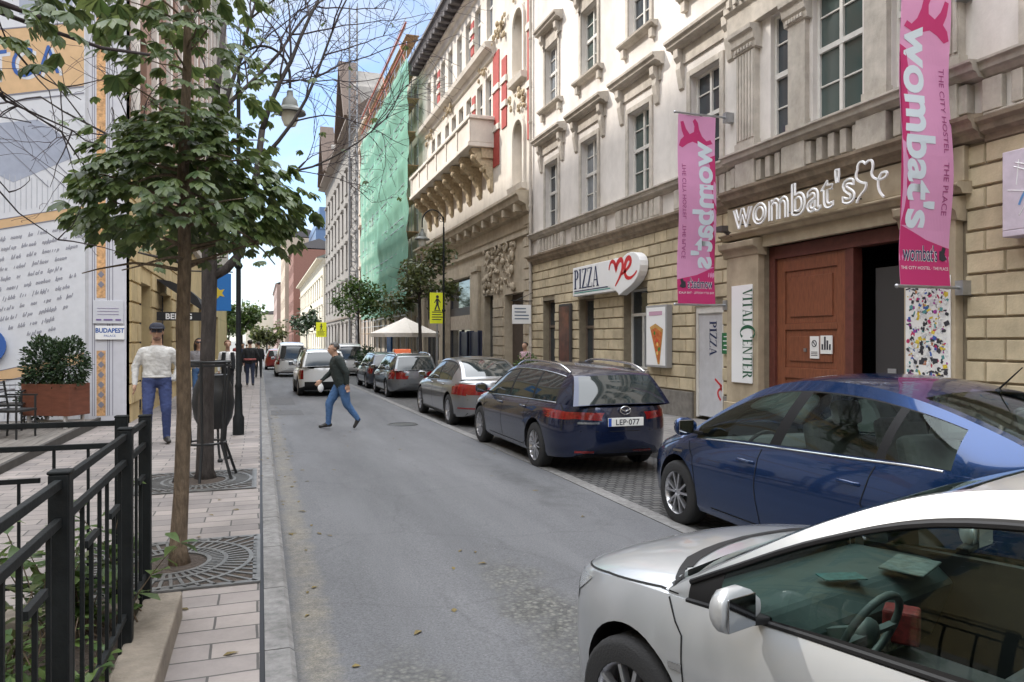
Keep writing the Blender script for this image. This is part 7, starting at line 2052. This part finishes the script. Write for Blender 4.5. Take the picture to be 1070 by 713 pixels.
def bare_tree():
    rnd = random.Random(8); X, Y = -.6, 9.19; g = gz(X, Y)
    t = thing('street_tree', 'darker street tree inside the iron guard with long bare twigs over the road', 'tree')
    tr = MB(); tk = [(X, Y, g - .05), (X - .01, Y, g + .1), (X, Y, g + .9), (X + .03, Y, g + 1.8), (X + .04, Y, g + 2.45), (X + .02, Y + .02, g + 3.2), (X + .08, Y, g + 4.2), (X + .2, Y + .1, g + 5.4)]
    tr.tube(tk, [.14, .10, .085, .08, .088, .06, .045, .028], 14); tr.build('trunk', M['bark_dark'], t, smooth=True, angle=180)
    lb = MB(); tw = MB(); pts_leaf = []
    def grow(p, d, L_, r, lvl):
        b = wander(p, d, L_, 8, rnd, .09 if lvl < 2 else .13, -.015 if lvl < 2 else .01)
        limb(lb if lvl < 2 else tw, b, r, max(r * .35, .0025), 7 if lvl < 2 else 4)
        if lvl >= 4: return
        kids = {0: 9, 1: 8, 2: 5, 3: 3}[lvl]
        for k in range(kids):
            i = rnd.randint(2, 8); q = b[i]; dd = (b[min(i + 1, 8)] - b[max(i - 1, 0)]).normalized()
            side = dd.cross(Vector((rnd.gauss(0, 1), rnd.gauss(0, 1), rnd.gauss(0, 1)))).normalized()
            nd = dd * .75 + side * rnd.uniform(.5, .95) + Vector((.12, -.02, .05))
            grow(q, nd, L_ * rnd.uniform(.42, .66), r * .42, lvl + 1)
        if lvl >= 2: pts_leaf.append(b[-1])
    lim = [((X + .05, Y, g + 2.35), [(X + .05, Y, g + 2.35), (X + .22, Y, g + 2.45), (X + .36, Y, g + 2.62), (X + .46, Y, g + 2.9), (X + .55, Y - .05, g + 3.5), (X + .62, Y - .1, g + 4.1)], .06)]
    limb(lb, lim[0][1], .06, .036, 10)
    lb.tube([(X - .02, Y, g + 2.5), (X - .3, Y, g + 2.52), (X - .7, Y - .1, g + 2.6)], [.03, .022, .01], 7)
    q = Vector(lim[0][1][-1])
    grow(q, (.28, -.1, 1), 2.6, .034, 1)
    grow(q - Vector((0, 0, .35)), (.85, .1, .8), 2.4, .026, 1)
    grow(q - Vector((.04, 0, .55)), (1.1, .0, .32), 1.7, .018, 1)
    grow(Vector((X + .05, Y, g + 3.6)), (.12, .2, 1), 2.8, .036, 1)
    grow(Vector((X + .1, Y, g + 4.2)), (.5, .3, 1), 2.6, .03, 1)
    grow(Vector((X + .02, Y, g + 3.4)), (-.9, -.2, .7), 1.8, .022, 1)
    lb.build('limbs', M['bark_dark'], t, smooth=True, angle=180); tw.build('twigs', M['twig'], t, smooth=True, angle=180)
    cr = MB()
    n = 0
    while n < 230:
        p = Vector((X + .1 + rnd.gauss(0, .42), Y + rnd.gauss(0, .45), g + rnd.uniform(2.5, 4.9)))
        if noise.noise(p * 1.9) < -.05: continue
        palmate(cr, p, (rnd.gauss(0, 1), rnd.gauss(0, 1), .1), rnd, rnd.uniform(.10, .15), 6); n += 1
    for p in pts_leaf[::9]: palmate(cr, p, (rnd.gauss(0, 1), rnd.gauss(0, 1), -.3), rnd, .09, 4)
    cr.build('crown', M['leaf_chestnut'], t, smooth=True, angle=180)
bare_tree()
def near_tree():
    """trunk stands left of the picture; one leafy bough and some bare twigs reach in"""
    rnd = random.Random(5); X, Y = -3.1, 2.6; g = .1
    t = thing('street_tree', 'tree left of the camera whose leafy bough hangs in at the top left corner', 'tree')
    tr = MB(); tr.tube([(X, Y, 0), (X, Y, 1.2), (X + .05, Y, 2.4), (X + .1, Y + .1, 3.6), (X + .2, Y + .2, 5.2)], [.16, .12, .1, .08, .03], 12); tr.build('trunk', M['bark_dark'], t, smooth=True, angle=180)
    lb = MB(); cr = MB(); tips = []
    def bough(p, e, sag, r, n=9):
        p, e = Vector(p), Vector(e); pts = [p.lerp(e, i / n) + Vector((rnd.gauss(0, .02), rnd.gauss(0, .02), sag * math.sin(math.pi * i / n) + rnd.gauss(0, .015))) for i in range(n + 1)]
        limb(lb, pts, r, r * .3, 6); return pts
    b1 = bough((X + .05, Y, 2.5), (-1.04, 4.2, 3.32), .22, .045)
    b2 = bough((X + .1, Y + .1, 3.2), (-.92, 4.55, 3.62), .15, .04)
    b3 = bough((X + .1, Y + .1, 3.0), (-.62, 5.0, 3.45), .1, .03)
    # long bare hanging twigs in front of the printed wall
    for (s_, e, sg_) in ((b1[6], (-.98, 5.4, 2.75), .1), (b1[4], (-1.35, 5.2, 3.05), -.05), (b1[5], (-1.3, 4.7, 2.55), .12), (b3[5], (-.9, 5.3, 2.95), -.12), (b1[3], (-1.5, 4.8, 2.35), .1), (b2[6], (-1.1, 5.5, 3.3), -.1), (b1[4], (-1.1, 4.9, 2.3), .1)):
        w = bough(s_, e, sg_, .011, 8)
        for k in range(5):
            i = rnd.randint(3, 8); limb(lb, wander(w[i], (rnd.gauss(.3, .5), rnd.gauss(.2, .4), rnd.gauss(-.3, .4)), rnd.uniform(.2, .5), 5, rnd, .15), .005, .0015, 4)
    lb.build('branches', M['twig'], t, smooth=True, angle=180)
    for pts, k0 in ((b1, 4), (b2, 4)):
        for k in range(90):
            p = pts[rnd.randint(k0, 9)] + Vector((rnd.gauss(0, .2), rnd.gauss(0, .2), rnd.gauss(-.02, .13)))
            palmate(cr, p, (rnd.gauss(0, 1), rnd.gauss(-.3, 1), -.2), rnd, rnd.uniform(.10, .15), 6)
    for k in range(70):
        a = rnd.uniform(0, 6.28); p = Vector((X + .9 * math.cos(a) * rnd.random(), Y + .9 * math.sin(a) * rnd.random() + .1, rnd.uniform(3.6, 5.6))); palmate(cr, p, (math.cos(a), math.sin(a), 0), rnd, .14, 6)
    for k in range(45):
        p = Vector((-.5 + rnd.gauss(-.3, .3), 5.0 + rnd.gauss(0, .2), 4.0 + rnd.gauss(0, .22))); palmate(cr, p, (rnd.gauss(0, 1), rnd.gauss(-.3, 1), -.2), rnd, rnd.uniform(.10, .14), 6)
    cr.build('crown', M['leaf_chestnut'], t, smooth=True, angle=180)
near_tree()
def small_tree(label, x, y, zc, rx, rz, n, seed, m, L=.16, bare=0, trunk_r=.08):
    rnd = random.Random(seed); g = gz(x, y); t = thing('street_tree', label, 'tree')
    tr = MB(); tr.tube([(x, y, g - .05), (x + .02, y, g + 1.2), (x - .02, y, zc - rz * .6), (x + .05, y, zc + rz * .4)], [trunk_r * 1.3, trunk_r, trunk_r * .8, trunk_r * .3], 10); tr.build('trunk', M['bark_dark'], t, smooth=True, angle=180)
    lb = MB(); tips = []
    for k in range(16):
        a = rnd.uniform(0, 6.28); b = wander((x, y, zc - rz * rnd.uniform(.1, .9)), (math.cos(a), math.sin(a), rnd.uniform(.2, .9)), rx * rnd.uniform(.7, 1.15), 7, rnd, .14); limb(lb, b, trunk_r * .35, .006, 5); tips += b[2:]
    lb.build('limbs', M['bark_dark'], t, smooth=True, angle=180)
    cr = MB(); k = 0; cl = [(rnd.choice(tips), rnd.uniform(.25, .5) * rx) for _ in range(18)]
    while k < n:
        c, r = rnd.choice(cl); v = Vector((rnd.gauss(0, 1), rnd.gauss(0, 1), rnd.gauss(0, .75)))
        p = c + v.normalized() * r * rnd.random() ** .5; d = Vector((rnd.gauss(0, 1), rnd.gauss(0, 1), rnd.gauss(-.4, .6)))
        leaf(cr, p, d, (rnd.gauss(0, .5), rnd.gauss(0, .5), 1), L * rnd.uniform(.7, 1.3), L * .62); k += 1
    cr.build('crown', m, t, smooth=True, angle=180)
small_tree('leafy young tree on the right pavement before the green netting', 6.35, 30.2, 4.6, 1.7, 1.8, 2300, 3, M['leaf_olive'], .2)
small_tree('second smaller tree on the right pavement beyond the parasol', 6.3, 50, 4.6, 2.3, 1.7, 1700, 4, M['leaf_green'], .28)
small_tree('distant round tree on the left pavement near the far crowd', -1.4, 62, 4.2, 2.0, 2.0, 900, 6, M['leaf_green'], .4)
small_tree('distant dark tree at the far right kerb', 5.6, 96, 4.4, 2.4, 1.8, 800, 7, M['leaf_dark'], .5)
small_tree('far tree in the square where the left houses end', -3.5, 92, 4.6, 3.0, 2.4, 900, 8, M['leaf_green'], .6)
small_tree('farthest pale tree closing the street', 1.5, 190, 3.4, 4.5, 3.2, 900, 9, M['leaf_olive'], 1.0, trunk_r=.2)
def bush(name, label, parent, c, r, n, seed, m, L=.05):
    rnd = random.Random(seed); mb = MB()
    for k in range(n):
        v = Vector((rnd.gauss(0, 1), rnd.gauss(0, 1), rnd.gauss(0, 1))).normalized(); rr = rnd.random() ** .3 * (1 + .18 * noise.noise(v * 2.4 + Vector((seed, 0, 0))))
        p = Vector((c[0] + v.x * r[0] * rr, c[1] + v.y * r[1] * rr, c[2] + v.z * r[2] * rr))
        leaf(mb, p, v + Vector((rnd.gauss(0, .5), rnd.gauss(0, .5), rnd.gauss(.2, .5))), (rnd.gauss(0, 1), rnd.gauss(0, 1), 1), L * rnd.uniform(.7, 1.4), L * .5)
    o = mb.build(name, m, parent, smooth=True, angle=180)
    if parent is None: tag(o, *label)
    return o
_b = TP.matrix_basis
for i, (dx, lab) in enumerate(((-.24, 'clipped round evergreen in the left half of the timber planter'), (.24, 'clipped round evergreen in the right half of the timber planter'))):
    q = Vector((-3.45 + dx * math.cos(R(-28)), 14.95 + dx * math.sin(R(-28)), 1.2)); bush('clipped_evergreen', (lab, 'shrub'), None, q + Vector((0, 0, .08)), (.33, .33, .50), 1800, 30 + i, M['leaf_dark'], .075)
bush('terrace_shrub', ('dark shrub standing in shade behind the cafe chair', 'shrub'), None, (-3.85, 15.4, .7), (.28, .28, .55), 700, 41, M['leaf_dark'], .08)
bush('doorway_shrub', ('bushy green shrub beside the standing man at the palace corner', 'shrub'), None, (8.35, 22.6, .75), (.4, .4, .5), 700, 42, M['leaf_green'], .1)
for i, (x, y) in enumerate(((6.2, 38.4), (6.2, 39.6), (6.2, 40.8))):
    bush('hedge_box_plant', (('dark green terrace plant nearest the parasol', 'dark green terrace plant in the middle of three beyond the parasol', 'dark green terrace plant last of three beyond the parasol')[i], 'shrub'), None, (x - .8, y, .5), (.45, .55, .85), 500, 50 + i, M['leaf_dark'], .14)
def planter_plant(label, x, y, h, n, seed, m, L):
    rnd = random.Random(seed); t = thing('planter_plant', label, 'plant', (0, 0, 0), group='plants growing in the planter')
    st = MB(); lf = MB()
    for k in range(int(n * 2.2)):
        a = rnd.uniform(0, 6.28); b = wander((x + rnd.gauss(0, .14), y + rnd.gauss(0, .16), .17), (math.cos(a) * .5, math.sin(a) * .5, 1), h * rnd.uniform(.5, 1.1), 6, rnd, .14); limb(st, b, .005, .002, 4)
        for i in range(2, 7):
            for s_ in range(3):
                d = Vector((rnd.gauss(0, 1), rnd.gauss(0, 1), rnd.gauss(.0, .4))); leaf(lf, b[i], d, (0, 0, 1), L * rnd.uniform(.6, 1.2), L * .6)
    st.build('stems', M['bark'], t); lf.build('leaves', m, t, smooth=True, angle=180)
for i, (x, y, h, n, m, L, lab) in enumerate(((-.85, 4.35, .75, 10, 'leaf_green', .11, 'leafy plant poking through the end post of the fence'), (-.9, 3.3, .4, 10, 'leaf_green', .08, 'low leafy plant behind the second fence post from the end'), (-1.25, 3.7, .6, 10, 'leaf_olive', .08, 'yellow green plant deeper in the planter near its far end'), (-1.15, 2.6, .6, 12, 'leaf_green', .08, 'bushy plant behind the nearest fence post'), (-1.6, 3.0, .65, 12, 'leaf_olive', .08, 'yellow green plant at the left edge of the photo'), (-.8, 2.2, .35, 9, 'leaf_green', .07, 'small plant by the planter wall at the bottom of the photo'), (-1.35, 2.0, .6, 12, 'leaf_green', .08, 'plant in the bottom left corner of the planter'), (-1.9, 3.9, .5, 10, 'leaf_green', .08, 'plant far back in the planter by the crossing fence'))):
    planter_plant(lab, x, y, h, n, 60 + i, M[m], L)

def fallen_leaves():
    rnd = random.Random(91); mb = MB()
    for k in range(150):
        x = rnd.choice((rnd.uniform(-.9, .0), rnd.gauss(.28, .12), rnd.uniform(.3, 3.6) if rnd.random() < .4 else rnd.gauss(.3, .1))); y = rnd.uniform(2.8, 22)
        z = (gz(x, y) + .006) if not (0 < x < .2) else .108 + gslope(y)
        if -.63 < x < -.4 and y < 4.7: continue
        a = rnd.uniform(0, 6.28); leaf(mb, (x, y, z), (math.cos(a), math.sin(a), .06), (0, 0, 1), rnd.uniform(.04, .09), rnd.uniform(.02, .045))
    o = mb.build('fallen_leaves', mat('dry_leaf', (.12, .085, .03), .8, var=.5, vscale=5, col2=(.2, .15, .05)), None); tag(o, 'scattered fallen leaves on the pavement and along the kerb', 'leaves', None, 'stuff')
fallen_leaves()
# ------------------------------------------------------------------ people
SKIN = mat('skin', (.42, .25, .17), .55)
LIPS = mat('lips', (.20, .07, .055), .5)
STUB = mat('stubble', (.17, .10, .07), .8)
SHOE = mat('dark_shoe_leather', (.025, .022, .02), .5)
def person(label, loc, rz, P, H=1.75, vox=.012):
    """one continuous body remeshed from tapered limbs; P holds joints (facing -y, 1.75 m tall) and materials"""
    mats = [SKIN, P['top'], P['legs'], P.get('shoes', SHOE)]
    J = dict(pelvis=(0, 0, .96), waist=(0, .01, 1.1), chest=(0, .015, 1.3), neck=(0, .02, 1.47), head=(0, -.01, 1.635),
             ls=(.18, .02, 1.385), le=(.235, .04, 1.13), lw=(.24, -.03, .90), rs=(-.18, .02, 1.385), re=(-.235, .04, 1.13), rw=(-.24, -.03, .90),
             lh=(.09, 0, .93), lk=(.10, -.02, .5), la=(.105, .02, .09), lt=(.12, -.14, .04), rh=(-.09, 0, .93), rk=(-.10, -.02, .5), ra=(-.105, .02, .09), rt=(-.12, -.14, .04))
    J.update(P.get('J', {})); J = {k: Vector(v) for k, v in J.items()}
    f = P.get('girth', 1.0); caps = []
    def cap(a, b, ra, rb, m): caps.append((Vector(a), Vector(b), ra, rb, m))
    for s_ in 'lr':
        sx = 1 if s_ == 'l' else -1
        cap(J[s_ + 's'], J[s_ + 'e'], .062 * f, .05 * f, 1); cap(J[s_ + 'e'], J[s_ + 'w'], .05 * f, .036, 1)
        cap(J[s_ + 'h'], J[s_ + 'k'], .092 * f, .065 * f, 2); cap(J[s_ + 'k'], J[s_ + 'a'], .064 * f, .052, 2)
        an, to = J[s_ + 'a'], J[s_ + 't']
        heel = an + (an - to).normalized() * .04 + Vector((0, 0, -.04)) * (1 if P.get('flat', True) else 1)
        cap(heel, to, .042, .036, 3); cap(an - Vector((0, 0, .02)), to.lerp(an, .55), .045, .04, 3)
        w, e = J[s_ + 'w'], J[s_ + 'e']; d = (w - e).normalized(); side = Vector(P.get('palm_' + s_, (0, 1, 0))); side = (side - d * side.dot(d)).normalized()
        if not P.get('pocket_' + s_):
            cap(w - d * .01, w + d * .03, .027, .03, 0); cap(w + d * .05 - side * .018, w + d * .085 - side * .024, .026, .022, 0); cap(w + d * .05 + side * .018, w + d * .085 + side * .022, .026, .022, 0)
            n_ = side.cross(d); cu = n_ * (-.035 * sx)
            for k in range(4):
                o = side * (-.033 + .022 * k); L_ = (.062, .075, .08, .068)[3 - k]
                b0 = w + d * .09 + o; b1 = b0 + d * L_ * .5 + cu * .15; b2 = b1 + d * L_ * .45 + cu * .6
                cap(b0, b1, .0105, .0098, 0); cap(b1, b2, .0098, .0085, 0)
            t0 = w + d * .03 - side * .03; t1 = t0 + d * .035 - side * .025 + cu * .3; cap(t0, t1, .013, .012, 0); cap(t1, t1 + d * .035 + cu * .3, .012, .01, 0)
    pv, wa, ch, nk, hd = J['pelvis'], J['waist'], J['chest'], J['neck'], J['head']
    up = (ch - pv).normalized()
    for s_ in (-1, 1):
        ax = Vector((s_, 0, 0))
        cap(pv + ax * .07 - up * .02, wa + ax * .06, .115 * f, .108 * f, 1 if P.get('long') else 2); cap(wa + ax * .06 - up * .03, ch + ax * .075, .115 * f, .115 * f, 1)
        cap(pv + ax * .07 + up * .05, wa + ax * .06, .118 * f, .11 * f, 1)
        cap(ch + ax * .075, J['ls' if s_ > 0 else 'rs'].lerp(ch, .3), .11 * f, .085 * f, 1)
    cap(ch, nk - up * .05, .11 * f, .075, 1); cap(wa - Vector((0, .018, .04)), ch - Vector((0, .012, -.04)), .114 * f, .122 * f, 1)
    for s_ in 'lr': cap(nk - up * .05, J[s_ + 's'].lerp(nk, .12) - Vector((0, 0, .012)), .05, .066 * f, 1)
    if P.get('belly'): cap(wa + Vector((0, -.05, .03)), wa + Vector((0, -.045, -.06)), .125, .12, 1)
    nr_ = P.get('neck_r', 1.08); cap(nk - up * .05, nk.lerp(hd, .55), .062 * nr_, .054 * nr_, 0)
    hx = (Vector((0, 0, 0)))
    yaw = P.get('head_yaw', 0); Hm = Matrix.Translation(hd) @ Matrix.Scale(1.06, 4) @ Matrix.Rotation(yaw, 4, 'Z') @ Matrix.Rotation(P.get('nod', 0), 4, 'X')
    def hp_(x, y, z): return Hm @ Vector((x, y, z))
    cap(hp_(0, .02, .035), hp_(0, .0, .03), .086, .086, 0); cap(hp_(0, -.025, -.04), hp_(0, -.035, -.075), .066, .045, 0); cap(hp_(0, -.03, .02), hp_(0, -.035, -.02), .07, .066, 0)
    cap(hp_(0, -.098, .012), hp_(0, -.115, -.018), .009, .015, 0); cap(hp_(-.022, -.088, -.053), hp_(.022, -.088, -.053), .011, .011, 0)
    for s_ in (-1, 1): cap(hp_(s_ * .083, .012, .018), hp_(s_ * .085, .012, -.02), .014, .011, 0); cap(hp_(s_ * .033, -.082, .035), hp_(s_ * .02, -.088, .036), .012, .012, 0)
    mb = MB()
    lab = []
    for (a, b, ra, rb, m) in caps:
        f0 = len(mb.f)
        d = b - a; N_ = 12; L_ = max(d.length, 1e-4); dn = d.normalized() if d.length > 1e-4 else Vector((0, 0, 1))
        pts = [a - dn * ra * math.sin(t) for t in (1.5, 1.1, .6)] + [a, b] + [b + dn * rb * math.sin(t) for t in (.6, 1.1, 1.5)]
        rs = [ra * math.cos(t) for t in (1.5, 1.1, .6)] + [ra, rb] + [rb * math.cos(t) for t in (.6, 1.1, 1.5)]
        mb.tube(pts, rs, N_); lab += [m] * (len(mb.f) - f0)
    src = BVHTree.FromPolygons([Vector(v) for v in mb.v], mb.f)
    o = mb.build('person', mats, None)
    rm = o.modifiers.new('skin', 'REMESH'); rm.mode = 'VOXEL'; rm.voxel_size = vox
    sm_ = o.modifiers.new('smooth', 'SMOOTH'); sm_.iterations = 10; sm_.factor = .5
    apply_mods(o); me = o.data
    me.materials.clear()
    for m in mats: me.materials.append(m)
    # soft cloth folds
    cloth_v = set()
    npoly = len(me.polygons); cen = [0.0] * (3 * npoly); me.polygons.foreach_get('center', cen); mi_ = []
    for i, pv_ in enumerate([tuple(q.vertices) for q in me.polygons]):
        bm_ = lab[src.find_nearest(cen[3*i:3*i+3])[2]]; mi_.append(bm_)
        if bm_ in (1, 2): cloth_v.update(pv_)
    me.polygons.foreach_set('material_index', mi_)
    nv = len(me.vertices); co = [0.0] * (3 * nv); no = [0.0] * (3 * nv)
    me.vertices.foreach_get('co', co); me.vertices.foreach_get('normal', no)
    for i in cloth_v:
        x, y, z = co[3*i:3*i+3]
        k = .004 * noise.noise((x * 13, y * 13, z * 9)) + .0065 * noise.noise((x * 25, y * 25, z * 34))
        for q in range(3): co[3*i+q] += no[3*i+q] * k
    me.vertices.foreach_set('co', co); me.update()
    me.polygons.foreach_set('use_smooth', [True] * len(me.polygons))
    tag(o, label, 'person'); s = H / 1.75
    o.location = loc; o.rotation_euler = (0, 0, rz); o.scale = (s, s, s)
    def child(nm, mbx, m, smooth=True):
        c = mbx.build(nm, m, o, smooth=smooth); return c
    # eyes
    if P.get('glasses'):
        g = MB()
        for s_ in (-1, 1): g.obox(hp_(s_ * .035, -.1, .03), Hm.to_3x3() @ Vector((1, 0, 0)), Hm.to_3x3() @ Vector((0, 1, 0)), Hm.to_3x3() @ Vector((0, 0, 1)), .033, .008, .024); g.bar(hp_(s_ * .062, -.09, .04), hp_(s_ * .09, .01, .036), .006)
        g.bar(hp_(-.01, -.108, .04), hp_(.01, -.108, .04), .008); c = child('sunglasses', g, M['ink'], False)
    else:
        g = MB()
        for s_ in (-1, 1): g.ball(hp_(s_ * .032, -.087, .03), .012, .01, .007, 8, 6)
        child('eyes', g, M['ink'])
    g = MB(); g.ball(hp_(0, -.098, -.056), .024, .009, .005, 10, 6); child('mouth', g, LIPS)
    if P.get('stubble'):
        g = MB(); g.ball(hp_(0, -.052, -.078), .052, .045, .03, 14, 8); child('beard', g, STUB)
    hair = P.get('hair')
    if hair:
        h = MB(); h.ball((0, 0, 0), 1, 1, 1, 20, 14)
        vs = []
        keep = []
        for (x, y, z) in h.v:
            k = 1 + .05 * noise.noise(Vector((x * 4, y * 4, z * 4)))
            vs.append(tuple(hp_(x * .093 * k, .022 + y * .1 * k, .045 + z * .088 * k)))
        hm = MB()
        ok = [(y > -.35 and z > -.75 and (z > .3 or y > .1 or abs(x) > .9 and z > -.1)) or z > .55 for (x, y, z) in h.v]
        for fcs in h.f:
            if all(ok[i] for i in fcs): hm.add([vs[i] for i in fcs], [tuple(range(len(fcs)))])
        if P.get('long_hair'):
            for s_ in (-1, -.5, 0, .5, 1): hm.tube([hp_(s_ * .075, .05 + .03 * (1 - abs(s_)), .06), hp_(s_ * .09, .05, -.05), hp_(s_ * .085, .04, -.17), hp_(s_ * .07, .02, -.25)], [.03, .035, .035, .012], 8)
        child('hair', hm, hair)
    if P.get('cap'):
        h = MB(); prof = [(0, .15), (.05, .145), (.085, .12), (.1, .08), (.102, .058)]
        b = MB(); b.lathe(prof, (0, 0, 0), 20)
        h.add([hp_(x, .012 + y * 1.08, z) for x, y, z in b.v], b.f)
        pk = [(math.cos(a) * .078, -.085 - .075 * abs(math.sin(a)), .07 - .012 * abs(math.sin(a))) for a in [math.pi * k / 10 for k in range(11)]]
        h.add([hp_(*p) for p in pk] + [hp_(x * .98, y * .98, z + .008) for x, y, z in pk], [tuple(range(11)), tuple(range(21, 10, -1))] + [(i, i + 1, i + 12, i + 11) for i in range(10)])
        child('cap', h, P['cap'])
    for nm, fn in P.get('extra', []):
        mbx = MB(); mm = fn(mbx, J, hp_); child(nm, mbx, mm)
    return o
CL = lambda n_, c, **k: mat(n_, c, .9, var=.18, vscale=9, bump=.25, bscale=60, **k)
JEANS = CL('blue_denim', (.045, .065, .17)); JEANS2 = CL('washed_blue_denim', (.06, .13, .27)); DKJ = CL('dark_denim', (.03, .04, .075)); BLACKC = CL('black_cloth', (.016, .018, .02)); DGREEN = CL('blackish_green_jacket', (.022, .03, .028))
HAIR_D = mat('dark_brown_hair', (.02, .014, .01), .6, bump=.5, bscale=90); HAIR_R = mat('auburn_hair', (.18, .07, .03), .6, bump=.5, bscale=90); HAIR_G = mat('grey_hair', (.07, .065, .06), .6, bump=.5, bscale=90)
def collar(mb, J, hp_):
    n = J['neck']; mb.tube([n + Vector((.062 * math.cos(a), .058 * math.sin(a) - .005, -.03 + .02 * math.sin(a))) for a in [2 * math.pi * k / 20 for k in range(21)]], .016, 7, caps=False); return M['sweater']
M['sweater'] = CL('off_white_sweater', (.52, .51, .49))
def hem(mb, J, hp_):
    p = J['pelvis']; mb.tube([p + Vector((.183 * math.cos(a), .132 * math.sin(a), .035)) for a in [2 * math.pi * k / 24 for k in range(25)]], .018, 7, caps=False); return M['sweater']
person('man in an off white sweater, blue jeans, dark cap and sunglasses walking towards the camera', (-1.55, 12.75, gz(-1.5, 12.75)), R(6), dict(top=M['sweater'], legs=JEANS, cap=mat('navy_cap_cloth', (.02, .022, .035), .85), glasses=True, stubble=True, hair=HAIR_D, girth=1.12, neck_r=1.25, pocket_l=True,
    J=dict(ls=(.19, .02, 1.355), rs=(-.19, .02, 1.355), le=(.30, .05, 1.15), lw=(.235, -.04, .95), re=(-.285, .04, 1.14), rw=(-.29, -.06, .89), lk=(.125, -.06, .5), la=(.13, .0, .09), lt=(.16, -.15, .045), rk=(-.12, -.1, .51), ra=(-.125, -.1, .1), rt=(-.14, -.26, .05), lh=(.1, 0, .93), rh=(-.1, 0, .93)), extra=[('collar', collar), ('hem', hem)]), H=1.88, vox=.0105)
def bag(mb, J, hp_):
    w = J['rw']; mb.ball((w.x, w.y - .02, w.z - .15), .04, .06, .09, 10, 8); mb.tube([(w.x, w.y, w.z - .05), (w.x, w.y - .02, w.z - .1)], .012, 6); return M['paper']
person('man in a dark jacket and blue jeans striding across the road to the left', (1.52, 15.0, -.075), R(-90), dict(top=DGREEN, legs=JEANS2, hair=HAIR_G, long=True, girth=1.3, palm_r=(0, 1, 0), head_yaw=.15, nod=.12,
    J=dict(pelvis=(0, .03, .94), waist=(0, .0, 1.08), chest=(0, -.04, 1.28), neck=(0, -.09, 1.44), head=(0, -.13, 1.59), ls=(.19, -.06, 1.39), rs=(-.19, -.06, 1.39), le=(.25, .1, 1.14), lw=(.24, .12, .90), re=(-.24, -.14, 1.13), rw=(-.22, -.34, .96),
           lh=(.09, .03, .92), lk=(.1, .12, .50), la=(.1, .34, .19), lt=(.11, .27, .04), rh=(-.09, .03, .92), rk=(-.1, -.20, .51), ra=(-.1, -.22, .10), rt=(-.11, -.38, .045)), extra=[('carrier_bag', bag)]), H=1.76)
def cardigan(mb, J, hp_):
    for s_ in (-1, 1): mb.tube([(s_ * .11, -.115, 1.42), (s_ * .13, -.14, 1.2), (s_ * .13, -.14, .95)], [.05, .06, .06], 8)
    return BLACKC
person('woman with sunglasses in a grey top and blue jeans partly behind the darker trunk', (-1.48, 20.2, gz(-1.5, 20.2)), R(5), dict(top=CL('grey_top', (.26, .25, .26)), legs=JEANS2, hair=HAIR_D, long_hair=True, glasses=True, girth=.9, shoes=M['paper'], J=dict(lk=(.08, -.12, .5), la=(.08, -.12, .1), lt=(.1, -.27, .05))), H=1.74)
person('auburn haired woman in a white shirt and open dark jacket beside the lamp post', (-.86, 21.8, gz(-.9, 21.8)), R(8), dict(top=M['paper'], legs=BLACKC, hair=HAIR_R, girth=.92, extra=[('open_jacket', cardigan)]), H=1.7)
def stripe(mb, J, hp_):
    p = J['pelvis']; mb.tube([p + Vector((.2 * math.cos(a), .15 * math.sin(a), .06)) for a in [2 * math.pi * k / 20 for k in range(21)]], .035, 6, caps=False); return mat('red_white_hem', (.5, .16, .15), .9, var=.5)
person('person in a dark jacket with a red hem walking away along the left pavement', (-.38, 30.2, gz(-.4, 30)), R(180), dict(top=BLACKC, legs=DKJ, hair=HAIR_D, girth=1.12, long=True, J=dict(le=(.3, .02, 1.15), re=(-.3, .02, 1.15), lk=(.1, -.1, .5), la=(.1, -.1, .1), lt=(.11, -.24, .05)), extra=[('jacket_hem', stripe)]), H=1.78)
person('person in black farther ahead on the left pavement near the kerb', (-.08, 37.5, gz(-.1, 37.5)), R(180), dict(top=BLACKC, legs=BLACKC, hair=HAIR_D, long=True), H=1.75, vox=.016)
for i, (x, y, c, lab) in enumerate(((-.95, 45, DKJ, 'distant walker in dark blue on the left pavement'), (-1.5, 52, CL('dull_red_coat', (.25, .05, .05)), 'distant walker in a dull red coat on the left pavement'), (-.3, 58, CL('pale_coat', (.4, .38, .35)), 'distant walker in a pale coat close to the kerb'), (-1.1, 66, BLACKC, 'farthest walker in black on the left pavement'), (.8, 74, BLACKC, 'far walker in black standing in the road beyond the red car'))):
    person(lab, (x, y, gz(x, y)), R(180 * (i % 2)), dict(top=c, legs=(BLACKC, DKJ, JEANS2)[i % 3], hair=HAIR_D), H=1.72 + .03 * (i % 3), vox=.025)
person('man in a pink shirt standing at the corner of the palace', (8.6, 23.5, gz(8.6, 23.5)), R(-60), dict(top=CL('pink_shirt', (.5, .33, .38)), legs=DKJ, hair=HAIR_D, J=dict(lw=(.1, -.2, 1.2), le=(.26, -.02, 1.14))), H=1.75, vox=.016)
